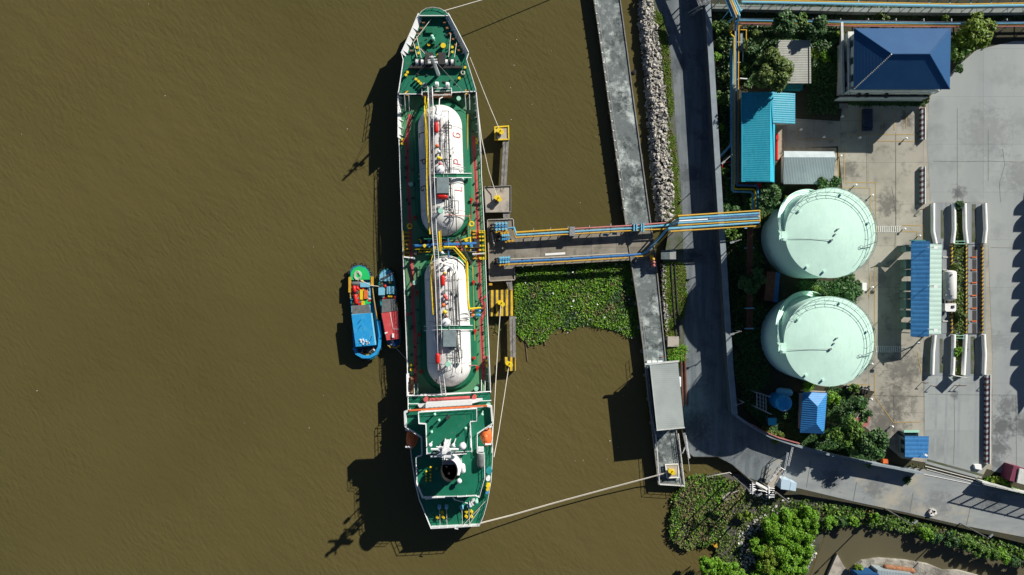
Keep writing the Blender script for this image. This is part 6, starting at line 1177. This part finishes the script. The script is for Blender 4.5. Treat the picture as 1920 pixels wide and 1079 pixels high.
for y in (453, 630):
    q = M(); q.line([(1790, y), (1810, y)], 1, .9, 1.0); q.line([(1790, y+5), (1810, y+5)], 1, .9, 1.0); [q.tube([W(x, y, 0), W(x, y, 1)], .06, 4) for x in (1790, 1810)]; solo('frame_bar', q, MT['mintdome'], 'pale green frame bars across the planting strip, '+('north' if y < 500 else 'south')+' end', 'frame', W(1800, y, 0))
q = M(); [q.sheet([(x0, y0), (x1, y0), (x1, y1), (x0, y1)], .06) for x0, x1, y0, y1 in ((1764, 1770, 395, 448), (1822, 1830, 384, 455), (1762, 1768, 636, 700), (1820, 1828, 632, 702))]; struct('lane_stain', q, MT['gravel'])
# striped barriers
for x0, y0, x1, y1, l in ((1728, 203, 1736, 262, 'short maroon and white striped barrier by the parking bays'), (1728, 313, 1736, 383, 'maroon and white striped barrier at the north end of the truck lanes'), (1850, 704, 1858.5, 871, 'long maroon and white striped barrier south of the truck lanes')):
    t = thing('striped_barrier', l, 'barrier', W((x0+x1)/2, (y0+y1)/2, 0), 'maroon and white striped barriers')
    q = M(); q.prism([(x0, y0), (x1, y0), (x1-(1 if y1 > 800 else 0), y1), (x0-(1 if y1 > 800 else 0), y1)], .02, .75); ob('body', q, MT['rw'], t)
    q = M(); q.line([(x1-.6, y0), (x1-.6-(1 if y1 > 800 else 0), y1)], 1.1, .75, .95); ob('top_strip', q, MT['white'], t)
q = M(); q.prism([(x-0, y) for x, y in ((1827, 872), (1840, 872), (1841, 882), (1829, 880))], .03, .5); solo('white_block', q, MT['white'], 'white kerb block beside the gate and the long striped barrier', 'block', W(1834, 877, 0))
# guard hut, tiled house, kiosk...
t = bld('guard_hut', 'small guard hut with bright blue ribbed roof near the yard gate', 'hut', 1718, 838)
walls(t, [(1699, 822), (1738, 822), (1738, 856), (1699, 856)], 2.7, 'housegrey'); q = M(); pslab(q, [(1697, 819, 3.1), (1742, 819, 3.1), (1740, 860, 2.8), (1697, 858, 2.8)], .15); ob('roof', q, MT['roofblue'], t)
q = M(); q.rect(1695, 808, 1724, 812, 2.4, 2.6); ob('awning', q, MT['leafd'] if 0 else MT['mintdome'], t); q = M(); q.rect(1696, 812, 1722, 819, .1, 2.2); ob('front_window', q, MT['glass'], t); windows(t, W(1699, 824, 2.7)[:2]+(0,), W(1699, 856, 2.7)[:2]+(0,), 1, 2.2, 2, (-.05, 0))
q = M(); A = W(1731, 852, 3.1); q.tube([A, (A[0], A[1], 4.0)], .06, 5); q.box((A[0], A[1], 4.0), (.6, .35, .12), -.6); ob('floodlight', q, MT['white'], t)
t = bld('tiled_house', 'small house with blue tiled hipped roof south of the storage tanks', 'house', 1525, 775)
walls(t, [(1508, 742), (1546, 742), (1542, 808), (1506, 808)], 2.9, 'cream')
a, b, c, d = (1506, 736, 3.2), (1551, 738, 3.2), (1545, 815, 3.2), (1500, 812, 3.2); e, f = (1533, 763, 4.6), (1531, 795, 4.6)
for pts in ((a, b, e), (b, c, f, e), (c, d, f), (d, a, e, f)): q = M(); pslab(q, list(pts), .15); ob('roof', q, MT['rooftile'], t)
q = M(); q.line([(1502, 733), (1555, 736)], 2, .02, .1); ob('doorstep', q, MT['pad'], t)
t = bld('water_tank', 'blue domed water tank beside the tiled house', 'water tank', 1468, 755)
q = M(); w = W(1470, 757, 4.2); q.cyl(w, 1.5, 0, 4.2, 28); q.dome(w, 1.55, .45, 4.2, 28, 4); ob('body', q, MT['bblue'], t, True); q = M(); q.cyl((w[0]+.1, w[1]-1.3), .16, 4, 4.8, 8); ob('vent', q, MT['white'], t)
q = M(); q.capsule(W(1462, 735, 1.6), W(1479, 737, 1.6), .75, 14, 3); solo('pressure_vessel', q, MT['lblue'], 'small horizontal blue vessel just north of the blue domed tank', 'vessel', W(1470, 736, 0), None, True)
t = bld('pump_box', 'small bright cyan roofed box beside the curved boundary wall', 'box', 1450, 790); q = M(); q.rect(1441, 785, 1456, 798, 2.2, 2.4); ob('roof', q, MT['ridgecyan'], t); q = M(); q.rect(1442, 786, 1455, 797, .4, 2.2); ob('body', q, MT['housegrey'], t); q = M(); [q.rect(x, 785, x+1, 800, 0, 2.3) for x in (1443, 1449, 1455)]; ob('frame', q, MT['grey'], t)
t = bld('steel_rack', 'open grey steel pipe rack frame west of the blue domed tank', 'steel frame', 1430, 760)
q = M()
for z in (3.4,):
    q.pt([(1416, 736, z), (1445, 745, z)], .12, 5); q.pt([(1416, 763, z), (1447, 778, z)], .12, 5)
    for x in (1419, 1425, 1431, 1436): q.pt([(x, 737+(x-1416)*.3, z), (x+.5, 765+(x-1416)*.48, z)], .1, 5)
for x, y in ((1417, 737), (1417, 764), (1437, 743), (1437, 773)): w = W(x, y, 3.4); q.cyl(w, .12, 0, 3.4, 6)
for y in (745, 752, 759): q.pt([(1419, y, 3.3), (1436, y+5, 3.3)], .06, 4)
ob('frame', q, MT['grey'], t)
t = bld('shipping_container', 'dark red container in the shade between the storage tanks', 'container', 1443, 538); q = M(); q.prism([(1438, 510), (1455, 511), (1450, 566), (1433, 564)], 0, 2.6); ob('body', q, MT['brown'], t); q = M(); q.prism([(1455, 511), (1463, 512), (1458, 568), (1450, 566)], 0, 1.8); ob('side_box', q, MT['hullblue'], t)
t = bld('kiosk', 'maroon roofed kiosk with a white framed window on the right edge by the gate', 'kiosk', 1908, 890)
q = M(); q.prism([(1901, 874), (1925, 880), (1922, 910), (1893, 902)], 0, 2.6); ob('wall', q, MT['purple'], t); q = M(); q.prism([(1912, 879), (1932, 884), (1926, 911), (1907, 906)], 2.6, 2.9); ob('roof', q, MT['cream'], t)
w0 = Vector(W(1896, 897, 1.6)); q = M(); q.box((w0.x+.1, w0.y+.6, 1.5), (.12, 1.5, 1.3), -.25); ob('window_frame', q, MT['white'], t); q = M(); q.box((w0.x+.02, w0.y+.62, 1.5), (.12, .95, .85), -.25); ob('window', q, MT['glass'], t)
q = M(); q.rect(1656, 862, 1666, 870, 0, 1.1); solo('orange_box', q, MT['orange'], 'small bright orange box against the wall below the big garden trees', 'box', W(1661, 866, 0))
q = M(); q.rect(1617, 531, 1625, 546, 0, 1.1); solo('white_box', q, MT['white'], 'white cabinet beside the tree between the two storage tanks', 'cabinet', W(1621, 538, 0))
t = bld('parked_car', 'dark blue car parked in the shade of the office building', 'car', 1626, 225)
q = M(); w = W(1626, 226, .6); q.box((w[0], w[1], .6), (1.75, 4.3, .7)); q.box((w[0], w[1], .95), (1.6, 3.6, .1)); ob('body', q, MT['carblue'], t); q = M(); q.prism([(1620, 216), (1632, 216), (1632, 238), (1620, 238)], 1.0, 1.45); ob('cabin', q, MT['glass'], t); q = M(); q.prism([(1621, 218), (1631, 218), (1631, 235), (1621, 235)], 1.45, 1.5); ob('roof', q, MT['carblue'], t)
for x in (1618, 1634):
    for y in (211, 240): q = M(); w2 = W(x, y, .33); q.tube([(w2[0]-.1, w2[1], .33), (w2[0]+.1, w2[1], .33)], .33, 12); ob('wheel', q, MT['black'], t)
def moto(x, y, label, rz=.3):
    t = thing('motorcycle', label, 'motorcycle', W(x, y, 0), 'parked motorcycles south of the storage tank'); c = Vector(W(x, y, 0)); d = Vector((-math.sin(rz), math.cos(rz), 0)); e = Vector((d.y, -d.x, 0))
    for s_ in (-.62, .62): q = M(); p = c+d*s_+Vector((0, 0, .3)); q.tube([p-e*.06, p+e*.06], .3, 10); ob('wheel', q, MT['black'], t)
    q = M(); q.capsule(c+d*-.45+Vector((0, 0, .6)), c+d*.3+Vector((0, 0, .65)), .2, 8, 2); ob('body', q, MT['dark'], t, True); q = M(); p = c+d*.45+Vector((0, 0, .95)); q.tube([p-e*.35, p+e*.35], .04, 5); q.tube([p, c+d*.62+Vector((0, 0, .3))], .05, 5); ob('handlebar', q, MT['grey'], t)
for i, (x, y) in enumerate(((1586, 731), (1590, 732), (1595, 731))): moto(x, y, ['leftmost motorcycle of the left parked trio', 'middle motorcycle of the left parked trio', 'rightmost motorcycle of the left parked trio'][i], .1+.1*i)
for i, (x, y) in enumerate(((1614, 733), (1619, 734), (1625, 732))): moto(x, y, ['leftmost motorcycle of the right parked trio', 'middle motorcycle of the right parked trio', 'rightmost motorcycle of the right parked trio'][i], -.1-.15*i)
# yard lamps (white dot bollards)
first = None
LP = [((1580, 219), 'between the office and the parking bays'), ((1503, 243), 'nearest the cyan roof'), ((1546, 257), 'in the shade north of the silver shed'), ((1613, 258), 'below the parking bays in the shade'), ((1577, 293), 'at the corner of the silver shed'), ((1699, 260), 'in front of the short striped barrier'), ((1605, 347), 'south-east of the silver shed'), ((1636, 366), 'at the north-east side of the northern tank'), ((1696, 429), 'beside the northern crossing'), ((1724, 442), 'north of the canopy roof'), ((1636, 538), 'beside the white cabinet'), ((1722, 642), 'just south of the canopy roof'), ((1694, 653), 'beside the southern crossing'), ((1635, 681), 'at the south-east side of the southern tank'), ((1634, 747), 'right of the motorcycles'), ((1673, 798), 'at the bend of the yellow line')]
for (x, y), l in LP:
    if first is None:
        first = thing('bollard_light', 'short white bollard lamp '+l, 'bollard', W(x, y, 0), 'white bollard lamps of the yard'); q = M(); q.pcyl(x, y, .1, 0, .7, 8); ob('post', q, MT['white'], first); q = M(); q.dome(W(x, y, .7), .24, .2, .7, 12, 4); ob('cap', q, MT['white'], first, True)
    else: copy_tree(first, W(x, y, 0), 0, 'short white bollard lamp '+l)
q = M(); q.capsule(W(1456, 262, .35), W(1456, 300, .35), .3, 8, 3); q.box(W(1456, 258, .6), (.5, 1.2, .8)); solo('red_rail', q, MT['red'], 'long red tool rack against the east side of the cyan roof', 'rack', W(1456, 280, 0))
q = M(); q.rect(1419, 344, 1428, 352, 0, 1.2); solo('hydrant_cabinet', q, MT['red'], 'red fire cabinet just below the cyan roof', 'cabinet', W(1424, 348, 0))
q = M(); q.rail([(1350, 318), (1350, 308), (1372, 307)], .02, 1.4, .09, 1.5, 1); solo('hose_frame', q, MT['red'], 'low red pipe frame against the flood wall left of the cyan roof', 'frame', W(1352, 310, 0))
# ============================================================ POLES, BRIDGE AT THE POND, STREET FURNITURE
def lightpole(x, y, h, label, arm=(1.4, 1.2)):
    w = (( x-960)*S, (540-y)*S); t = thing('light_pole', label, 'pole', (w[0], w[1], 0), 'street light poles'); q = M(); q.tube([(w[0], w[1], 0), (w[0], w[1], h)], .14, 8, 0, .09); ob('pole', q, MT['walk'], t)
    q = M(); q.tube([(w[0], w[1], h-.3), (w[0]+arm[0], w[1]+arm[1], h)], .07, 5); ob('arm', q, MT['grey'], t); q = M(); q.box((w[0]+arm[0], w[1]+arm[1], h), (.8, .35, .15), math.atan2(arm[1], arm[0])); ob('lamp_head', q, MT['grey'], t)
lightpole(1375, 895, 8.6, 'pole on the mud bank nearest the pond, its long shadow over the weeds', (.4, -.3)); lightpole(1392, 907, 8.2, 'second pole on the mud bank, right of the one by the pond', (.5, .3))
lightpole(1660, 955, 9.0, 'pole between the street and the canal whose shadow crosses the canal', (.6, .5)); lightpole(1800, 982, 8.0, 'pole lying over the canal verge under the street bend', (.5, .5))
for x, y, l in ((1362, 302, 'slim pole behind the flood wall level with the cyan roof'), (1378, 455, 'slim pole behind the flood wall near the pipe bridge'), (1378, 620, 'slim pole behind the flood wall between the storage tanks'), (1384, 748, 'slim pole near the bend of the flood wall')): lightpole(x-6, y-1, 5.5, l, (-1.7, -.5 if y != 302 else -1.5))
lightpole(2030, 880, 8, 'pole out to the right of the yard', (1, 1))
t = thing('transformer_platform', 'two-pole steel transformer platform with crossarms on the mud bank', 'platform', W(1440, 905, 0))
q = M()
for x, y in ((1402, 897), (1425, 903), (1447, 918)): w = ((x-960)*S, (540-y)*S); q.tube([(w[0], w[1], -.9), (w[0], w[1], 8)], .15, 8)
ob('pole', q, MT['walk'], t)
q = M()
for i in range(5): q.tube([W(1406, 910+i*4, 6.5), W(1416, 909+i*4, 6.5)], .08, 5); q.tube([W(1436, 915+i*4.5, 6.5), W(1452, 917+i*4, 6.5)], .08, 5)
q.tube([W(1411, 906, 6.6), W(1411, 928, 6.6)], .12, 5); q.tube([W(1441, 912, 6.6), W(1442, 935, 6.6)], .14, 5); q.tube([W(1411, 918, 6.4), W(1445, 924, 6.4)], .1, 5); q.box(W(1428, 912, 5.4), (2.6, .4, .5), -.5); ob('crossarm', q, MT['white'], t)
t = thing('footbridge', 'white railed stairway and footbridge over the street edge by the mud bank', 'footbridge', W(1460, 880, 0))
q = M(); q.prism([(1458, 877), (1470, 880), (1450, 918), (1438, 912)], 2.0, 2.15); ob('deck', q, MT['pad'], t)
q = M(); q.rail([(1483, 838), (1475, 872)], 2.0, 1.0, .07, 1.2); q.rail([(1474, 848), (1468, 880), (1460, 875), (1441, 902)], 2.0, 1.0, .07, 1.2); q.rail([(1470, 882), (1462, 900)], 2.0, 1, .06, 1.2); ob('railing', q, MT['white'], t)
t = thing('utility_cabinet', 'pair of pale blue box roofs at the foot of the footbridge', 'cabinet', W(1480, 909, 0))
q = M(); q.prism([(1465, 899), (1483, 902), (1480, 920), (1464, 918)], 0, 2.6); ob('roof', q, MT['lblue'] if 0 else mat('pale_blue_panel', (.45,.58,.68), .5), t); q = M(); q.prism([(1484, 905), (1494, 907), (1492, 922), (1481, 920)], 0, 2.3); ob('roof', q, bpy.data.materials['pale_blue_panel'], t)
for p, l in (([(1352, 930), (1374, 922), (1375, 927), (1356, 937)], 'broad pale plank on the mud bank'), ([(1372, 925), (1388, 919), (1376, 929)], 'narrow pale plank touching the broad one'), ([(1354, 938), (1378, 931), (1378, 934), (1357, 941)], 'lower pale plank on the mud bank'), ([(1363, 941), (1367, 941), (1367, 948), (1364, 948)], 'short upright pale board below the planks')):
    q = M(); q.prism(p, -1.0, -.6); solo('plank', q, MT['pad'], l, 'plank', W(*p[0], -1), 'pale planks on the mud bank')
q = M(); q.prism([(1336, 1022), (1344, 1019), (1346, 1028), (1340, 1027)], -1.1, -.6); solo('styrofoam_chunk', q, MT['amber'], 'small tan board at the water edge of the mud bank', 'board', W(1341, 1023, -1))
rope([(1314, 898, -1.1), (1340, 892, .2), (1368, 887, .8), (1371, 889, .2)], .08, 'pale bent pole line over the pond weeds')
q = M(); [q.box(W(1747+dx, 1018-60+dy, .3), (.8, .6, .5), dx) for dx, dy in ((-2, 2), (2, 0), (5, 3), (0, 6))]; solo('rubbish_pile', q, MT['litter'], 'small heap of white rubbish at the street edge above the canal', 'rubbish', W(1743, 960, 0))
for i, (x, y) in enumerate(((1711, 872), (1722, 874), (1733, 877))): q = M(); [q.tube([W(x, y, 0), W(x+3*math.cos(k*1.3), y+3*math.sin(k*1.3), .9)], .05, 4) for k in range(5)]; solo('potted_plant', q, MT['leafo'], ['leftmost dry potted plant beside the gate', 'middle dry potted plant beside the gate', 'rightmost dry potted plant beside the gate'][i], 'plant', W(x, y, 0), 'dry potted plants beside the gate')
t = thing('speed_sign', 'flat white sign board standing at the south end of the planting strip', 'sign', W(1800, 706, 0)); q = M(); A = Vector(W(1790, 706, 2.0)); B = Vector(W(1814, 710, 2.6)); q.add([A, B, B-Vector((0, 0, 1.7)), A-Vector((0, 0, 1.7))]+[v+Vector((.02, .12, 0)) for v in (A, B, B-Vector((0, 0, 1.7)), A-Vector((0, 0, 1.7)))], [(0, 1, 2, 3), (7, 6, 5, 4), (0, 4, 5, 1)]); ob('board', q, MT['white'], t); q = M(); q.tube([(A.x, A.y, 0), A], .07, 5); q.tube([(B.x, B.y, 0), B], .07, 5); ob('post', q, MT['grey'], t)
for i, (x, y) in enumerate(((1745, 724), (1790, 723), (1798, 723), (1842, 722), (1728, 718), (1725, 394))):
    q = M(); a = (x, y); w = ((x-960)*S, (540-y)*S); q.tube([(w[0], w[1], 0), (w[0], w[1], 1.0), (w[0]+.7, w[1]+.1, 1.1)], .07, 5); solo('card_reader_post', q, MT['brown'], 'small rusty reader post '+['south of the western lane wall', 'left one of the middle pair south of the planting strip', 'right one of the middle pair south of the planting strip', 'beside the long striped barrier end', 'in the yard left of the lane walls', 'beside the north end of the western lane wall'][i], 'post', w+(0,), 'rusty reader posts')
# guessed roof, unseen right of the frame, edge shaped to throw the scalloped shadow
t = thing('guessed_shadow_roof', 'guessed high roof edge just outside the right of the frame with rounded bays, seen only by its scalloped shadow', 'roof', (125, 20, 0))
q = M(); H_ = 8.0
def sh(x, y): k = 1.304*H_; return ((x-960)*S+k, (540-y)*S+k)
edge = []
for y0, y1 in ((340, 378), (378, 406), (406, 437), (437, 470), (470, 503), (503, 531), (531, 563), (563, 595), (595, 625), (625, 658), (658, 688), (688, 722)):
    for k in range(7): u = k/6; edge.append((1899+(18 if y0 < 370 else 0)-(y0-370)*.022+18*(1-u)**2.6, y0+(y1-y0)*u))
edge += [(1906, 735), (1908, 779), (1930, 745)]
w = [sh(*p) for p in edge]+[(175, w_y) for w_y in (sh(0, 745)[1], sh(0, 340)[1])]
q.wprism([(a, b, 0) for a, b in w], H_-.4, H_); ob('roof', q, MT['roofsilver'], t);
for y in range(350, 740, 60): a = sh(1945, y); q = M(); q.cyl(a, .25, 0, H_-.4, 8); ob('column', q, MT['grey'], t)
# ============================================================ TREES AND SHRUBS
TG = 'garden trees inside the compound'
tree('tree', 'round dark tree just above the grey garden roof', 1473, 47, 24, 7, MT['leafd'], TG)
tree('tree', 'smaller tree between the round dark tree and the blue-green one', 1506, 38, 13, 5, MT['leaf'], TG)
tree('tree', 'tall blue-green tree at the upper right corner of the grey garden roof', 1530, 52, 24, 6.5, MT['leafd'], TG)
tree('tree', 'loose olive tree left of the round dark tree', 1422, 68, 15, 4, MT['leafo'], TG)
tree('tree', 'broad olive tree overlapping the grey garden roof from the left', 1448, 134, 38, 9.5, MT['leafo'], TG)
tree('tree', 'bright yellow-green tree at the top right corner of the navy roof', 1832, 62, 36, 6, MT['leafy'], TG)
tree('tree', 'low tree against the right wall of the navy roofed office', 1797, 100, 18, 4, MT['leaf'], TG)
tree('tree', 'small clipped round tree at the right corner of the navy roof', 1798, 131, 9, 3, MT['leafd'], TG)
tree('tree', 'round dark tree between the stepped pipes and the northern storage tank', 1446, 370, 24, 5.5, MT['leafd'], TG)
tree('tree', 'tree between the silver shed and the northern storage tank', 1553, 350, 24, 4.5, MT['leafd'], TG)
tree('tree', 'tree between the two storage tanks on the yard side', 1585, 545, 30, 5.5, MT['leafd'], TG)
tree('tree', 'shaded tree west of the two storage tanks near the red container', 1409, 528, 25, 5, MT['leafd'], TG)
tree('tree', 'tallest tree of the clump right of the blue tiled house', 1583, 805, 30, 7.5, MT['leaf'], TG)
tree('tree', 'rounded tree behind the tallest tree, below the parked motorcycles', 1608, 768, 24, 5, MT['leafd'], TG)
tree('tree', 'large dense tree at the lower right of the clump near the guard hut', 1636, 835, 32, 6.5, MT['leafd'], TG)
tree('tree', 'small tree in front of the clump, against the south boundary wall', 1598, 835, 20, 5, MT['leaf'], TG)
def shrub(x, y, r, label, m, h=1.6, g='shrubs along the flood wall'): tree('shrub', label, x, y, r, h, MT[m], g, 'shrub', 1.1, .3, False)
for x, y, r, l, m in ((1346, 52, 13, 'shrub at the top end of the flood wall', 'leaf'), (1353, 82, 12, 'second shrub from the top along the flood wall', 'leaf'), (1344, 108, 10, 'yellow-green shrub near the top of the flood wall', 'leafb'), (1361, 152, 14, 'olive shrub between the flood wall and the vertical pipes', 'leafo'), (1349, 187, 15, 'round bush beside the flood wall left of the cyan roof corner', 'leaf'), (1350, 239, 7, 'small bright bush beside the flood wall', 'leafb'), (1357, 320, 9, 'bush inside the low red frame', 'leaf'), (1369, 398, 19, 'bush above the pipe bridge beside the flood wall', 'leafd'), (1372, 443, 18, 'bush below the pipe bridge beside the flood wall', 'leaf'), (1396, 130, 12, 'bush right of the vertical pipes near the olive tree', 'leaf')): shrub(x, y, r, l, m, 1.8)
for x, y, r, l, m in ((1474, 373, 6, 'small clipped bright bush left of the northern tank', 'leafy'), (1490, 367, 6, 'small yellow bush at the top left of the northern tank', 'leafy'), (1440, 408, 10, 'low bush between the pipe bridge end and the northern tank', 'leafo'), (1527, 103, 9, 'olive bush right of the grey garden roof', 'leafy'), (1544, 108, 12, 'round bush between the grey roof and the office', 'leafb'), (1575, 63, 8, 'bush at the top left corner of the office', 'leafy'), (1736, 187, 8, 'low bush at the lower right corner of the office', 'leafo'), (1771, 38, 8, 'small bush breaking the top pipes', 'leafy'), (1655, 33, 12, 'loose weeds between the two top pipe runs', 'leafo'), (1497, 562, 5, 'small yellow bush above the southern tank', 'leafy'), (1530, 545, 10, 'low bush between the tanks near the red container', 'leaf'), (1795, 660, 9, 'bright bush in the southern planting strip', 'leafb'), (1797, 386, 9, 'dark bush at the north end of the planting strip', 'leafd'), (1790, 500, 8, 'bush in the planting strip beside the truck tank', 'leafo'), (1800, 590, 10, 'bush in the planting strip below the truck cab', 'leafo'), (1455, 820, 16, 'bushes along the curved wall below the cyan box', 'leafo'), (1436, 806, 10, 'small olive bush at the bend of the boundary wall', 'leafo'), (1562, 748, 14, 'bush right of the blue tiled roof', 'leafb'), (1548, 812, 10, 'bush at the lower right corner of the blue tiled roof', 'leaf'), (1473, 780, 8, 'dark bush below the blue domed tank', 'leafd'), (1868, 905, 13, 'bright low hedge in the planter right of the gate', 'leafy'), (1885, 909, 9, 'hedge end beside the maroon kiosk', 'leafb'), (1629, 873, 6, 'small bush hanging over the boundary wall', 'leafb'), (1600, 730, 10, 'low bush between the parked motorcycles', 'leaf'), (1515, 725, 12, 'grass tuft bush under the southern tank edge', 'leafb'), (1790, 78, 12, 'bush against the upper right side of the navy roof', 'leaf')): shrub(x, y, r, l, m, 1.7, 'shrubs of the compound')
TB = 'bright green bushes of the mud bank thicket'
for x, y, r in ((1448, 985, 24), (1480, 975, 24), (1512, 965, 20), (1462, 1015, 26), (1495, 1005, 26), (1518, 990, 17), (1440, 1045, 24), (1472, 1050, 26), (1502, 1038, 22), (1420, 1025, 16), (1430, 1078, 22), (1465, 1085, 24), (1495, 1070, 18)):
    tree('bush', 'bright green bush in the dense thicket between the mud bank and the canal', x, y, r*1.05, 1.6, random.choice([MT['leafb'], MT['leafb'], MT['leafb'], MT['leafy']]), TB, 'bush', 1.9, .23, False)
for x, y, r in ((1322, 1058, 13), (1345, 1062, 16), (1368, 1068, 17), (1330, 1080, 16), (1355, 1088, 18), (1390, 1085, 18)): tree('bush', 'feathery green bush at the lower edge of the mud bank beside the river', x, y, r*1.1, 3.2, MT['leafb'], 'feathery bushes at the river corner', 'bush', 1.8, .25, False)
for x, y, r in ((1555, 978, 15), (1580, 975, 12), (1598, 978, 12), (1735, 1005, 15), (1755, 1010, 13), (1785, 1015, 17), (1812, 1022, 15), (1835, 1030, 15), (1858, 1035, 16), (1880, 1042, 15), (1905, 1050, 16), (1930, 1058, 16), (1640, 973, 12), (1670, 982, 11)): tree('bush', 'green bush in the row along the street side of the canal', x, y+random.uniform(-3, 3), r*random.uniform(.7, 1.15), 1.4, random.choice([MT['leafb'], MT['leaf'], MT['leafd']]), 'bushes along the canal', 'bush', 1.6, .24, False)
tree('bush', 'yellow bush among the white litter on the mud bank', 1403, 967, 11, 1.0, MT['leafy'], None, 'bush', 1.2, .28, False); tree('bush', 'small yellow bush left of the larger yellow bush on the mud bank', 1387, 968, 6, .7, MT['leafy'], None, 'bush', 1.2, .26, False)
tree('bush', 'yellow-green bush on the far canal bank beside the ramp', 1608, 1068, 10, 1.2, MT['leafy'], None, 'bush', 1.2, .28, False)
